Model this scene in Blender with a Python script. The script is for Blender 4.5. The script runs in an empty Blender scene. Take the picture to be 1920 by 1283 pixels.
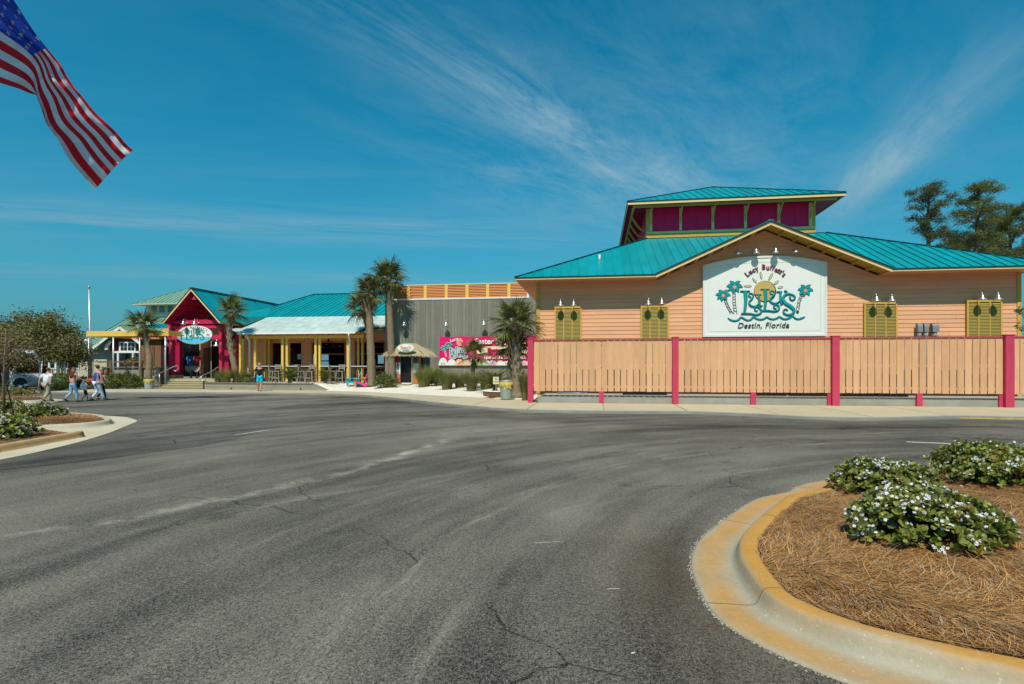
import bpy, bmesh, math, random
import numpy as np
from mathutils import Vector, Matrix, Quaternion
random.seed(7); rng = np.random.default_rng(7)
R = math.radians
S = bpy.context.scene
COL = S.collection
# ------------------------------------------------------------------ camera
FPX, CX, HY, CAMZ = 1050.0, 960.0, 686.0, 1.6      # photograph: focal length, centre and horizon in its own pixels
cam = bpy.data.cameras.new('camera'); cam.sensor_width = 36.0
cam.lens = 36.0*FPX/1920.0
cam.shift_y = (HY-641.5)/1920.0
cam.clip_start = 0.1; cam.clip_end = 2000
camo = bpy.data.objects.new('camera', cam); COL.objects.link(camo)
camo.location = (0, 0, CAMZ); camo.rotation_euler = (R(90), 0, 0)
S.camera = camo
# ------------------------------------------------------------------ light
SUN_EL = R(54); AZ = (.149, .9888)
travel = Vector((AZ[0]*math.cos(SUN_EL), AZ[1]*math.cos(SUN_EL), -math.sin(SUN_EL)))
sun = bpy.data.lights.new('sun', 'SUN'); sun.energy = 4.5; sun.angle = R(.5); sun.color = (1, .93, .82)
suno = bpy.data.objects.new('sun', sun); COL.objects.link(suno)
suno.rotation_mode = 'QUATERNION'; suno.rotation_quaternion = travel.to_track_quat('-Z', 'Y'); suno.location = (-10, -60, 80)
S.view_settings.view_transform = 'Standard'; S.view_settings.look = 'None'
S.view_settings.exposure = 0.0; S.view_settings.gamma = 1; S.view_settings.use_curve_mapping = False
S.render.engine = 'CYCLES'
w = bpy.data.worlds.new('World'); S.world = w; w.use_nodes = True
nt = w.node_tree; N = nt.nodes; L = nt.links; N.clear()

def nd(t, **k):
    n = N.new(t)
    for a, b in k.items(): setattr(n, a, b)
    return n
def mth(op, a, b=None, c=None, clamp=False):
    n = N.new('ShaderNodeMath'); n.operation = op; n.use_clamp = clamp
    for i, x in enumerate((a, b, c)):
        if x is None: continue
        if isinstance(x, (int, float)): n.inputs[i].default_value = x
        else: L.new(x, n.inputs[i])
    return n.outputs[0]
sky = nd('ShaderNodeTexSky', sky_type='NISHITA', sun_disc=False)
sky.sun_elevation = SUN_EL; sky.sun_rotation = math.pi+.1496
sky.air_density = 1.0; sky.dust_density = .6; sky.ozone_density = 2.5; sky.altitude = 0
tint = nd('ShaderNodeMix', data_type='RGBA', blend_type='MULTIPLY')
tint.inputs[0].default_value = 1.0
L.new(sky.outputs[0], tint.inputs[6]); tint.inputs[7].default_value = (.0, .86, .92, 1)
tc = nd('ShaderNodeTexCoord'); sep = nd('ShaderNodeSeparateXYZ'); L.new(tc.outputs['Generated'], sep.inputs[0])
zc = mth('MAXIMUM', sep.outputs[2], .015)
px_ = mth('DIVIDE', sep.outputs[0], zc); py_ = mth('DIVIDE', sep.outputs[1], zc)
cmb = nd('ShaderNodeCombineXYZ'); L.new(px_, cmb.inputs[0]); L.new(py_, cmb.inputs[1])
def noise(vec, scale, detail=8, rough=.6, dist=0.):
    n = nd('ShaderNodeTexNoise'); n.inputs['Scale'].default_value = scale; n.inputs['Detail'].default_value = detail
    n.inputs['Roughness'].default_value = rough; n.inputs['Distortion'].default_value = dist
    L.new(vec, n.inputs['Vector']); return n.outputs[0]
def band(A, B, wid, amp, stretch, seed, endf=.5, thr=.42):
    """a cirrus streak lying in the cloud layer (plane at height 1) from A to B"""
    ax, ay = A; bx, by = B; ln = math.hypot(bx-ax, by-ay); dx, dy = (bx-ax)/ln, (by-ay)/ln
    X = mth('SUBTRACT', px_, ax); Y = mth('SUBTRACT', py_, ay)
    t = mth('ADD', mth('MULTIPLY', X, dx), mth('MULTIPLY', Y, dy))
    s = mth('ADD', mth('MULTIPLY', X, -dy), mth('MULTIPLY', Y, dx))
    v = nd('ShaderNodeCombineXYZ'); L.new(mth('MULTIPLY', t, stretch), v.inputs[0]); L.new(s, v.inputs[1]); v.inputs[2].default_value = seed
    n1 = noise(v.outputs[0], 3.4, 12, .74, .55)
    n0 = noise(v.outputs[0], 1.1, 3, .5)
    s2 = mth('ADD', s, mth('MULTIPLY', mth('SUBTRACT', n0, .5), wid*1.6))
    q = mth('DIVIDE', s2, wid); g = mth('EXPONENT', mth('MULTIPLY', mth('MULTIPLY', q, q), -1.0))
    e1 = mth('SMOOTHSTEP' if False else 'DIVIDE', t, endf*ln, clamp=True)
    e2 = mth('DIVIDE', mth('SUBTRACT', ln, t), endf*ln, clamp=True)
    m = mth('MULTIPLY', mth('MULTIPLY', e1, e2), g)
    f = mth('MULTIPLY', mth('SUBTRACT', n1, thr), 3.0, clamp=True)
    return mth('MULTIPLY', mth('MULTIPLY', m, f), amp)
bands = [band((-.75, 1.05), (1.75, 4.4), .19, .85, .26, 1.3, .30, .40),
         band((-.4, 1.5), (2.6, 5.4), .85, .55, .42, 6.1, .35, .40),
         band((1.45, 1.45), (2.3, 4.1), .15, .75, .22, 3.7, .45, .36),
         band((-6.5, 3.0), (1.2, 4.6), .45, .60, .22, 9.2, .25, .38),
         band((-9.0, 5.2), (3.0, 7.4), .55, .5, .2, 12.2, .2, .40)]
acc = bands[0]
for b in bands[1:]: acc = mth('ADD', acc, b)
vg = nd('ShaderNodeMapping'); vg.inputs['Scale'].default_value = (.22, .6, 1); vg.inputs['Rotation'].default_value = (0, 0, -.35); L.new(cmb.outputs[0], vg.inputs[0])
gen = mth('MULTIPLY', mth('SUBTRACT', noise(vg.outputs[0], 1.6, 9, .62, .6), .46), 1.1, clamp=True)
acc = mth('ADD', acc, mth('MULTIPLY', gen, .34), clamp=True)
cl = nd('ShaderNodeMix', data_type='RGBA'); L.new(acc, cl.inputs[0]); L.new(tint.outputs[2], cl.inputs[6]); cl.inputs[7].default_value = (2.9, 4.3, 5.0, 1)
# air near the horizon: paler and greyer, the same all round
hz = mth('POWER', mth('SUBTRACT', 1.0, mth('MAXIMUM', sep.outputs[2], 0.0)), 4.6)
hm = nd('ShaderNodeMix', data_type='RGBA'); L.new(mth('MULTIPLY', hz, .96), hm.inputs[0]); L.new(cl.outputs[2], hm.inputs[6]); hm.inputs[7].default_value = (1.05, 1.95, 2.55, 1)
bg = nd('ShaderNodeBackground'); bg.inputs[1].default_value = .125; L.new(hm.outputs[2], bg.inputs[0])
wo = nd('ShaderNodeOutputWorld'); L.new(bg.outputs[0], wo.inputs[0])

# ------------------------------------------------------------------ frames
TH = math.atan(.149/.9888)
P0 = (.81, 24.3)
CT, ST = .98884, .149
def toW(u, v): return (P0[0]+u*CT+v*ST, P0[1]-u*ST+v*CT)
def F(px, py, v):
    """point of the buildings' plane at depth v (their own axes: u right, v back) seen at a photo pixel"""
    a = (px-CX)/FPX
    t = (v+P0[0]*ST+P0[1]*CT)/(a*ST+CT)
    X, Y = t*a-P0[0], t-P0[1]
    return (X*CT-Y*ST, CAMZ+(HY-py)/FPX*t)
def FX(px, v): return F(px, HY, v)[0]
def FZ(px, py, v): return F(px, py, v)[1]
def G(px, py, z=-.1):
    d = (CAMZ-z)*FPX/(py-HY); return Vector(((px-CX)/FPX*d, d, z))
def toB(X, Y):
    X -= P0[0]; Y -= P0[1]; return (X*CT-Y*ST, X*ST+Y*CT)

# ------------------------------------------------------------------ mesh builder
class MB:
    def __init__(s): s.v = []; s.f = []
    def add(s, vs, fs):
        o = len(s.v); s.v += [tuple(p) for p in vs]; s.f += [tuple(i+o for i in f) for f in fs]; return s
    def box(s, x0, x1, y0, y1, z0, z1):
        if x0 > x1: x0, x1 = x1, x0
        if y0 > y1: y0, y1 = y1, y0
        if z0 > z1: z0, z1 = z1, z0
        return s.add([(x0,y0,z0),(x1,y0,z0),(x1,y1,z0),(x0,y1,z0),(x0,y0,z1),(x1,y0,z1),(x1,y1,z1),(x0,y1,z1)],
                     [(3,2,1,0),(4,5,6,7),(0,1,5,4),(1,2,6,5),(2,3,7,6),(3,0,4,7)])
    def prism(s, pts, vec):
        n = len(pts); vec = Vector(vec); a = [Vector(p) for p in pts]; b = [p+vec for p in a]
        return s.add(a+b, [tuple(range(n))[::-1], tuple(range(n, 2*n))]+[(i, (i+1) % n, (i+1) % n+n, i+n) for i in range(n)])
    def poly(s, pts): return s.add(pts, [tuple(range(len(pts)))])
    def beam(s, p, q, w, h, up=(0,0,1)):
        p = Vector(p); q = Vector(q); d = (q-p).normalized(); up = Vector(up)
        sd = d.cross(up)
        if sd.length < 1e-4: sd = d.cross(Vector((1,0,0)))
        sd.normalize(); u = sd.cross(d).normalized(); sd *= w/2; u *= h/2
        a = [p-sd-u, p+sd-u, p+sd+u, p-sd+u]; b = [x+(q-p) for x in a]
        return s.add(a+b, [(0,1,2,3),(7,6,5,4),(0,4,5,1),(1,5,6,2),(2,6,7,3),(3,7,4,0)])
    def tube(s, path, r, n=8, cap=True):
        path = [Vector(p) for p in path]
        if isinstance(r, (int, float)): r = [r]*len(path)
        rings = []; prev = None
        for i, p in enumerate(path):
            d = (path[min(i+1, len(path)-1)]-path[max(i-1, 0)]).normalized()
            if prev is None: a = d.orthogonal().normalized()
            else:
                a = prev-d*prev.dot(d)
                a = d.orthogonal().normalized() if a.length < 1e-5 else a.normalized()
            prev = a; b = d.cross(a)
            rings.append([p+(a*math.cos(2*math.pi*k/n)+b*math.sin(2*math.pi*k/n))*r[i] for k in range(n)])
        vs = [p for g in rings for p in g]; fs = []
        for i in range(len(rings)-1):
            for k in range(n):
                fs.append((i*n+k, i*n+(k+1) % n, (i+1)*n+(k+1) % n, (i+1)*n+k))
        if cap: fs += [tuple(range(n))[::-1], tuple((len(rings)-1)*n+k for k in range(n))]
        return s.add(vs, fs)
    def lathe(s, prof, c=(0,0,0), n=20, M=None):
        vs = []; fs = []; m = len(prof)
        for i in range(n):
            a = 2*math.pi*i/n
            for r, z in prof:
                p = Vector((r*math.cos(a), r*math.sin(a), z))
                if M: p = M @ p
                vs.append(p+Vector(c))
        for i in range(n):
            j = (i+1) % n
            for k in range(m-1): fs.append((i*m+k, j*m+k, j*m+k+1, i*m+k+1))
        return s.add(vs, fs)
    def ell(s, c, rx, ry, rz, nu=12, nv=8):
        prof = [(math.sin(math.pi*k/nv), -math.cos(math.pi*k/nv)) for k in range(nv+1)]
        return s.lathe(prof, c, nu, Matrix.Diagonal((rx, ry, rz)))
    def rot(s, M): s.v = [tuple(M @ Vector(p)) for p in s.v]; return s
    def mesh(s, name, org=(0,0,0), smooth=False, uv=None):
        me = bpy.data.meshes.new(name)
        me.from_pydata([(x-org[0], y-org[1], z-org[2]) for x, y, z in s.v], [], s.f)
        if smooth: me.polygons.foreach_set('use_smooth', [True]*len(me.polygons))
        me.update(); return me
def np_mesh(name, V, k=4, mats=None, smooth=False):
    """V: (n,k,3) array of separate polygons"""
    n = V.shape[0]; me = bpy.data.meshes.new(name)
    me.vertices.add(n*k); me.vertices.foreach_set('co', V.reshape(-1).astype(np.float32))
    me.loops.add(n*k); me.loops.foreach_set('vertex_index', np.arange(n*k, dtype=np.int32))
    me.polygons.add(n); me.polygons.foreach_set('loop_start', np.arange(0, n*k, k, dtype=np.int32))
    me.polygons.foreach_set('loop_total', np.full(n, k, dtype=np.int32))
    if mats is not None: me.polygons.foreach_set('material_index', mats.astype(np.int32))
    me.update(calc_edges=True); me.validate(); return me

# ------------------------------------------------------------------ objects
def tag(o, label=None, cat=None, group=None, kind=None):
    if label: o['label'] = label
    if cat: o['category'] = cat
    if group: o['group'] = group
    if kind: o['kind'] = kind
    return o
class Thing:
    def __init__(s, name, label, cat, org=(0,0,0), frame='B', group=None, rz=0):
        s.o = bpy.data.objects.new(name, None); COL.objects.link(s.o); s.o.empty_display_size = .2
        s.org = Vector(org); s.frame = frame
        if frame == 'B':
            X, Y = toW(org[0], org[1]); s.o.location = (X, Y, org[2]); s.o.rotation_euler.z = -TH+rz
        else: s.o.location = org; s.o.rotation_euler.z = rz
        tag(s.o, label, cat, group)
    def part(s, name, mb, mat, sub=None, smooth=False, label=None, kind=None):
        me = mb if isinstance(mb, bpy.types.Mesh) else mb.mesh(name, s.org, smooth)
        if mat and not me.materials: me.materials.append(mat)
        o = bpy.data.objects.new(name, me); COL.objects.link(o); o.parent = sub or s.o
        if label: o['label'] = label
        if kind: o['kind'] = kind
        return o
    def inst(s, name, me, loc, sub=None, rz=0, scale=None, q=None):
        o = bpy.data.objects.new(name, me); COL.objects.link(o); o.parent = sub or s.o
        o.location = Vector(loc)-s.org if sub is None else loc
        if q is not None: o.rotation_mode = 'QUATERNION'; o.rotation_quaternion = q
        elif rz: o.rotation_euler.z = rz
        if scale: o.scale = scale if not isinstance(scale, (int, float)) else (scale,)*3
        return o
def solo(name, mb, mat, label=None, cat=None, org=(0,0,0), frame='W', group=None, kind=None, smooth=False):
    me = mb if isinstance(mb, bpy.types.Mesh) else mb.mesh(name, org, smooth)
    if mat and not me.materials: me.materials.append(mat)
    o = bpy.data.objects.new(name, me); COL.objects.link(o)
    if frame == 'B':
        X, Y = toW(org[0], org[1]); o.location = (X, Y, org[2]); o.rotation_euler.z = -TH
    else: o.location = org
    return tag(o, label, cat, group, kind)
CH = {}
def copy_tree(o, loc=None, rz=None, scale=None, label=None, parent=None):
    kids = list(o.children)
    c = o.copy(); COL.objects.link(c)
    if parent: c.parent = parent
    if loc is not None: c.location = loc
    if rz is not None: c.rotation_euler.z = rz
    if scale is not None: c.scale = (scale,)*3 if isinstance(scale, (int, float)) else scale
    if label: c['label'] = label
    for k in kids: copy_tree(k, parent=c)
    return c

# ------------------------------------------------------------------ materials
MATS = {}
def mat(name, col, rough=.75, var=.12, scale=2.5, bump=0., bscale=30., rand=.06, stretch=(1,1,1), metal=0., dirt=0., dirtcol=(.12,.10,.08), spec=.3, trans=0., detail=5):
    m = bpy.data.materials.new(name); m.use_nodes = True; t = m.node_tree; n = t.nodes; l = t.links
    b = n['Principled BSDF']; b.inputs['Roughness'].default_value = rough; b.inputs['Metallic'].default_value = metal
    b.inputs['Specular IOR Level'].default_value = spec
    tcn = n.new('ShaderNodeTexCoord'); mp = n.new('ShaderNodeMapping'); mp.inputs['Scale'].default_value = stretch
    l.new(tcn.outputs['Object'], mp.inputs[0])
    oi = n.new('ShaderNodeObjectInfo')
    off = n.new('ShaderNodeVectorMath'); off.operation = 'ADD'; sc = n.new('ShaderNodeVectorMath'); sc.operation = 'SCALE'
    cx = n.new('ShaderNodeCombineXYZ')
    for i in range(3): l.new(oi.outputs['Random'], cx.inputs[i])
    l.new(cx.outputs[0], sc.inputs[0]); sc.inputs['Scale'].default_value = 17.0
    l.new(mp.outputs[0], off.inputs[0]); l.new(sc.outputs[0], off.inputs[1])
    ns = n.new('ShaderNodeTexNoise'); ns.inputs['Scale'].default_value = scale; ns.inputs['Detail'].default_value = detail; ns.inputs['Roughness'].default_value = .6
    l.new(off.outputs[0], ns.inputs['Vector'])
    def mm(op, a, bb):
        q = n.new('ShaderNodeMath'); q.operation = op
        for i, x in enumerate((a, bb)):
            if isinstance(x, (int, float)): q.inputs[i].default_value = x
            else: l.new(x, q.inputs[i])
        return q.outputs[0]
    f = mm('ADD', 1.0, mm('ADD', mm('MULTIPLY', mm('SUBTRACT', ns.outputs[0], .5), 2*var*1.6), mm('MULTIPLY', mm('SUBTRACT', oi.outputs['Random'], .5), 2*rand)))
    vm = n.new('ShaderNodeVectorMath'); vm.operation = 'SCALE'; vm.inputs[0].default_value = col[:3]; l.new(f, vm.inputs['Scale'])
    out = vm.outputs[0]
    if dirt:
        n2 = n.new('ShaderNodeTexNoise'); n2.inputs['Scale'].default_value = scale*.45; n2.inputs['Detail'].default_value = 7; n2.inputs['Roughness'].default_value = .65
        l.new(off.outputs[0], n2.inputs['Vector'])
        cr = n.new('ShaderNodeValToRGB'); cr.color_ramp.elements[0].position = .48; cr.color_ramp.elements[1].position = .72; l.new(n2.outputs[0], cr.inputs[0])
        mx = n.new('ShaderNodeMix'); mx.data_type = 'RGBA'; l.new(mm('MULTIPLY', cr.outputs[0], dirt), mx.inputs[0]); l.new(out, mx.inputs[6]); mx.inputs[7].default_value = (*dirtcol, 1)
        out = mx.outputs[2]
    l.new(out, b.inputs['Base Color'])
    l.new(mm('ADD', rough, mm('MULTIPLY', mm('SUBTRACT', ns.outputs[0], .5), .25)), b.inputs['Roughness'])
    if bump:
        nb = n.new('ShaderNodeTexNoise'); nb.inputs['Scale'].default_value = bscale; nb.inputs['Detail'].default_value = 4; l.new(off.outputs[0], nb.inputs['Vector'])
        bp = n.new('ShaderNodeBump'); bp.inputs['Strength'].default_value = bump; bp.inputs['Distance'].default_value = .02
        l.new(nb.outputs[0], bp.inputs['Height']); l.new(bp.outputs[0], b.inputs['Normal'])
    if trans:
        tr = n.new('ShaderNodeBsdfTranslucent'); l.new(out, tr.inputs[0]); ms = n.new('ShaderNodeMixShader'); ms.inputs[0].default_value = trans
        l.new(b.outputs[0], ms.inputs[1]); l.new(tr.outputs[0], ms.inputs[2]); l.new(ms.outputs[0], n['Material Output'].inputs[0])
    MATS[name] = m; return m
M = {}
M['peach'] = mat('peach_siding', (.77,.385,.20), .6, .06, 1.2, .15, 60, .055, (1,1,4), dirt=.10, dirtcol=(.45,.25,.15))
M['fence'] = mat('peach_picket', (.66,.36,.19), .65, .14, 2, .3, 40, .09, (4,4,.6), dirt=.12, dirtcol=(.42,.26,.15))
M['pink'] = mat('rose_post', (.54,.045,.10), .6, .12, 2.5, .2, 50, .06, (3,3,.7), dirt=.15, dirtcol=(.35,.05,.07))
M['hot'] = mat('hot_pink_wood', (.55,.022,.085), .5, .08, 2.5, .15, 50, .04)
M['magenta'] = mat('magenta_panel', (.80,.006,.085), .55, .08, 2, .1, 40, .03)
M['crimson'] = mat('crimson_board', (.40,.008,.06), .6, .1, 2, .1, 40, .08)
M['olive'] = mat('olive_yellow_trim', (.56,.35,.06), .6, .08, 2, .1, 50, .03)
M['shut'] = mat('olive_louvre', (.36,.265,.06), .6, .07, 3, 0, 50, .03)
M['yellow'] = mat('butter_yellow_trim', (.80,.50,.10), .55, .07, 2, .1, 50, .03)
M['pale'] = mat('pale_trim', (.78,.55,.26), .6, .07, 2, .1, 50, .03)
M['teal'] = mat('teal_metal_roof', (.0,.265,.29), .38, .14, .9, .10, 2.2, .11, dirt=.35, dirtcol=(.03,.25,.25), spec=.5)
M['teald'] = mat('dark_teal_trim', (.0,.035,.05), .5, .1, 3)
M['sage'] = mat('sage_metal_roof', (.18,.31,.225), .45, .10, 1.5, .03, 4, .06)
M['greyroof'] = mat('weathered_metal_roof', (.42,.50,.46), .5, .22, 1.1, .1, 6, .06, (1,3,1), dirt=.5, dirtcol=(.62,.66,.62))
M['white'] = mat('white_paint', (.78,.78,.74), .5, .04, 3)
M['signwhite'] = mat('sign_cream', (.74,.75,.68), .5, .03, 1.2, dirt=.08, dirtcol=(.6,.6,.5))
M['signteal'] = mat('sign_teal', (.0,.30,.29), .45, .10, 3)
M['signdark'] = mat('sign_outline', (.012,.03,.045), .6, .1, 3)
M['signgold'] = mat('sign_gold', (.55,.37,.10), .6, .12, 9, .2, 60)
M['signpale'] = mat('sign_pale_gold', (.68,.55,.22), .6, .06, 4)
M['signpink'] = mat('sign_coral', (.80,.27,.22), .5, .06, 4)
M['signred'] = mat('sign_dark_red', (.32,.06,.07), .5, .06, 4)
M['black'] = mat('black_paint', (.012,.012,.014), .5, .1, 4)
M['galv'] = mat('galvanized_metal', (.62,.63,.64), .32, .08, 8, metal=.85)
M['alu'] = mat('brushed_pole', (.62,.62,.60), .4, .06, 4, metal=.5)
M['greyboard'] = mat('weathered_grey_board', (.215,.205,.16), .8, .22, 2.2, .35, 25, .14, (5,5,.5), dirt=.25, dirtcol=(.15,.14,.11))
M['louv'] = mat('orange_louvre', (.72,.27,.09), .6, .08, 2)
M['conc'] = mat('concrete', (.40,.375,.31), .85, .12, 1.6, .25, 45, .04, dirt=.25, dirtcol=(.27,.24,.19))
M['walk'] = mat('tan_walkway', (.50,.41,.27), .85, .10, 1.2, .25, 50, .05, dirt=.25, dirtcol=(.42,.34,.24))
M['graycurb'] = mat('grey_kerb', (.30,.285,.24), .85, .2, 2, .3, 40, .05, dirt=.35, dirtcol=(.18,.16,.13))
M['sand'] = mat('white_sand', (.70,.64,.53), .9, .10, 2, .6, 9, 0, dirt=.3, dirtcol=(.52,.45,.34))
M['soil'] = mat('straw_bed', (.13,.06,.024), .95, .45, 9, .8, 45)
M['groundfar'] = mat('sandy_ground', (.30,.26,.18), .95, .25, .3, .3, 8)
M['wood'] = mat('weathered_timber', (.30,.26,.20), .8, .22, 3, .3, 30, .12, (.6,4,4), dirt=.3, dirtcol=(.2,.17,.13))
M['newwood'] = mat('pale_yellow_timber', (.44,.37,.21), .75, .18, 3, .3, 30, .1, (.6,4,4), dirt=.3, dirtcol=(.3,.25,.15))
M['brownwood'] = mat('brown_timber', (.20,.105,.05), .8, .25, 3, .3, 30, .15, (4,4,.5))
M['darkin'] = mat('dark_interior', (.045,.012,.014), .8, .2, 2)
M['darkglass'] = mat('dark_glass', (.01,.012,.014), .12, .1, 1, spec=.8)
M['glass'] = mat('window_glass', (.05,.09,.11), .08, .1, 1, spec=1.)
M['cream'] = mat('cream_wall', (.55,.50,.36), .7, .07, 1.5)
M['sagewall'] = mat('grey_green_wall', (.26,.27,.22), .7, .07, 1.5)
M['redwall'] = mat('brick_red_siding', (.25,.012,.02), .65, .08, 2)
M['thatch'] = mat('palm_thatch', (.33,.265,.16), .9, .3, 9, .5, 40, .25)
M['bark'] = mat('palm_bark', (.24,.175,.11), .9, .30, 7, .7, 22, .12, dirt=.3, dirtcol=(.10,.07,.045))
M['boot'] = mat('palm_boot', (.32,.25,.17), .9, .22, 6, .3, 30, .25)
M['frond'] = mat('palm_frond', (.15,.155,.035), .5, .4, 3, 0, 10, .30, spec=.45, trans=.25)
M['deadfrond'] = mat('dry_frond', (.30,.20,.07), .7, .25, 3, 0, 10, .2, trans=.2)
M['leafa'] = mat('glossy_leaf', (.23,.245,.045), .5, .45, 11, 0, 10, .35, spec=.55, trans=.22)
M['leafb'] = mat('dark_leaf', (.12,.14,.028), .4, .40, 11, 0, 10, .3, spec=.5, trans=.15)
M['leafc'] = mat('new_leaf', (.27,.20,.03), .4, .35, 11, 0, 10, .2, spec=.5, trans=.2)
M['petal'] = mat('white_petal', (.82,.78,.76), .6, .05, 5, trans=.25)
M['stem'] = mat('red_brown_stem', (.10,.035,.02), .8, .2, 9)
M['oak'] = mat('oak_leaf', (.13,.13,.035), .6, .5, 2.6, 0, 10, .3, trans=.2)
M['oakb'] = mat('bronze_leaf', (.23,.165,.075), .65, .45, 2.6, 0, 10, .3, trans=.2)
M['pine'] = mat('pine_needle', (.085,.105,.025), .6, .45, 1.6, 0, 10, .3, trans=.15)
M['trunk'] = mat('tree_bark', (.12,.095,.07), .9, .3, 6, .6, 20, .1)
M['grassm'] = mat('tall_grass', (.17,.20,.04), .6, .4, 5, 0, 10, .2, trans=.25)
M['grassd'] = mat('dry_grass', (.24,.19,.08), .7, .35, 5, 0, 10, .2, trans=.2)
M['bushm'] = mat('shrub_leaf', (.12,.145,.03), .5, .5, 5, 0, 10, .25, trans=.2)
M['skin'] = mat('skin', (.52,.27,.17), .55, .06, 8)
M['straw1'] = mat('straw_tan', (.54,.275,.085), .8, .35, 6, rand=.0)
M['straw2'] = mat('straw_brown', (.24,.095,.028), .85, .4, 6, rand=.0)
M['straw3'] = mat('straw_grey', (.42,.31,.19), .85, .3, 6, rand=.0)
M['rubber'] = mat('black_rubber', (.015,.015,.016), .8, .1, 5)
M['paintline'] = mat('worn_white_line', (.62,.61,.57), .8, .25, 9, .2, 40, dirt=.35, dirtcol=(.25,.25,.23))
M['yellowline'] = mat('worn_yellow_line', (.50,.36,.10), .8, .25, 9, dirt=.8, dirtcol=(.35,.3,.2))
M['bag'] = mat('yellow_bin_liner', (.60,.45,.10), .35, .15, 12, .5, 14, trans=.2)
M['bin'] = mat('grey_green_bin', (.32,.36,.31), .45, .1, 5, metal=.2)
# ------------------------------------------------------------------ asphalt
def asphalt_mat(name='asphalt', base=.146, grain=1.0):
    m = bpy.data.materials.new(name); m.use_nodes = True; t = m.node_tree; n = t.nodes; l = t.links; b = n['Principled BSDF']
    b.inputs['Specular IOR Level'].default_value = .25
    tc = n.new('ShaderNodeTexCoord'); sp = n.new('ShaderNodeSeparateXYZ'); l.new(tc.outputs['Object'], sp.inputs[0])
    def mm(op, a, bb=None, c=None, clamp=False):
        q = n.new('ShaderNodeMath'); q.operation = op; q.use_clamp = clamp
        for i, x in enumerate((a, bb, c)):
            if x is None: continue
            if isinstance(x, (int, float)): q.inputs[i].default_value = x
            else: l.new(x, q.inputs[i])
        return q.outputs[0]
    def ns(vec, s, d=4, r=.55, dist=0):
        q = n.new('ShaderNodeTexNoise'); q.inputs['Scale'].default_value = s; q.inputs['Detail'].default_value = d; q.inputs['Roughness'].default_value = r; q.inputs['Distortion'].default_value = dist
        l.new(vec, q.inputs['Vector']); return q.outputs[0]
    P = tc.outputs['Object']
    # turning tracks: polar coordinates round the two islands' turning centres
    def polar(cx, cy, ks, kr, seed):
        X = mm('SUBTRACT', sp.outputs[0], cx); Y = mm('SUBTRACT', sp.outputs[1], cy)
        r = mm('SQRT', mm('ADD', mm('MULTIPLY', X, X), mm('MULTIPLY', Y, Y))); a = mm('ARCTAN2', Y, X)
        c = n.new('ShaderNodeCombineXYZ'); l.new(mm('MULTIPLY', r, kr), c.inputs[0]); l.new(mm('MULTIPLY', a, ks), c.inputs[1]); c.inputs[2].default_value = seed
        return c.outputs[0], r
    v1, r1 = polar(9.2, 2.0, 1.3, 1.0, 0.)
    v2, r2 = polar(14., -8., 2.2, 1.0, 5.)
    s1 = ns(v1, 2.2, 5, .6, .4); s2 = ns(v1, .55, 3, .5); s3 = ns(v2, 1.4, 5, .62, .5)
    big = ns(P, .12, 4, .55); mid = ns(P, .9, 5, .6); fine = ns(P, 38, 4, .7); grit = ns(P, 140, 2, .6)
    f = mm('ADD', base, mm('MULTIPLY', mm('SUBTRACT', s1, .5), .16))
    f = mm('ADD', f, mm('MULTIPLY', mm('SUBTRACT', s2, .5), .20))
    f = mm('ADD', f, mm('MULTIPLY', mm('SUBTRACT', s3, .5), .035))
    f = mm('ADD', f, mm('MULTIPLY', mm('SUBTRACT', big, .5), .22))
    f = mm('ADD', f, mm('MULTIPLY', mm('SUBTRACT', mid, .5), .10))
    f = mm('ADD', f, mm('MULTIPLY', mm('SUBTRACT', fine, .5), .36*grain))
    f = mm('ADD', f, mm('MULTIPLY', mm('SUBTRACT', grit, .5), .5*grain))
    # dusty light arcs along the tracks
    def arc(r, r0, w, amp, vec, sc):
        q = mm('DIVIDE', mm('SUBTRACT', mm('ADD', r, mm('MULTIPLY', mm('SUBTRACT', ns(vec, .8, 3, .6), .5), .7)), r0), w)
        g = mm('EXPONENT', mm('MULTIPLY', mm('MULTIPLY', q, q), -1.0))
        k = mm('MULTIPLY', mm('SUBTRACT', ns(vec, sc, 6, .75), .50), 3.6, clamp=True)
        return mm('MULTIPLY', mm('MULTIPLY', g, k), amp)
    for r0, w_, amp, vec in ((10.5, .2, .22, v1), (11.3, .35, .12, v1), (12.1, .22, .10, v1), (9.75, .12, .12, v1)):
        f = mm('ADD', f, arc(r1, r0, w_, amp, vec, 3.))
    for r0, w_, amp in ((22.6, .25, .12), (24.2, .15, .09), (19.9, .35, .09)):
        f = mm('ADD', f, arc(r2, r0, w_, amp, v2, 3.5))
    sx = mm('SUBTRACT', sp.outputs[0], mm('SUBTRACT', 1.2, mm('DIVIDE', 34.8, mm('MAXIMUM', sp.outputs[1], 3.0))))
    sx = mm('ADD', sx, mm('MULTIPLY', mm('SUBTRACT', ns(P, .9, 4, .6), .5), .9))
    q = mm('DIVIDE', sx, .17); g = mm('EXPONENT', mm('MULTIPLY', mm('MULTIPLY', q, q), -1.0))
    win = mm('MULTIPLY', mm('MULTIPLY', mm('SUBTRACT', sp.outputs[1], 4.6), .6, clamp=True), mm('MULTIPLY', mm('SUBTRACT', 14.2, sp.outputs[1]), .6, clamp=True))
    f = mm('ADD', f, mm('MULTIPLY', mm('MULTIPLY', g, win), mm('MULTIPLY', mm('MULTIPLY', mm('SUBTRACT', ns(P, 2.2, 6, .75), .42), 3., clamp=True), .30)))
    # pale grit specks and dark tyre crumbs
    vo = n.new('ShaderNodeTexVoronoi'); vo.inputs['Scale'].default_value = 55; l.new(P, vo.inputs['Vector'])
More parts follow.
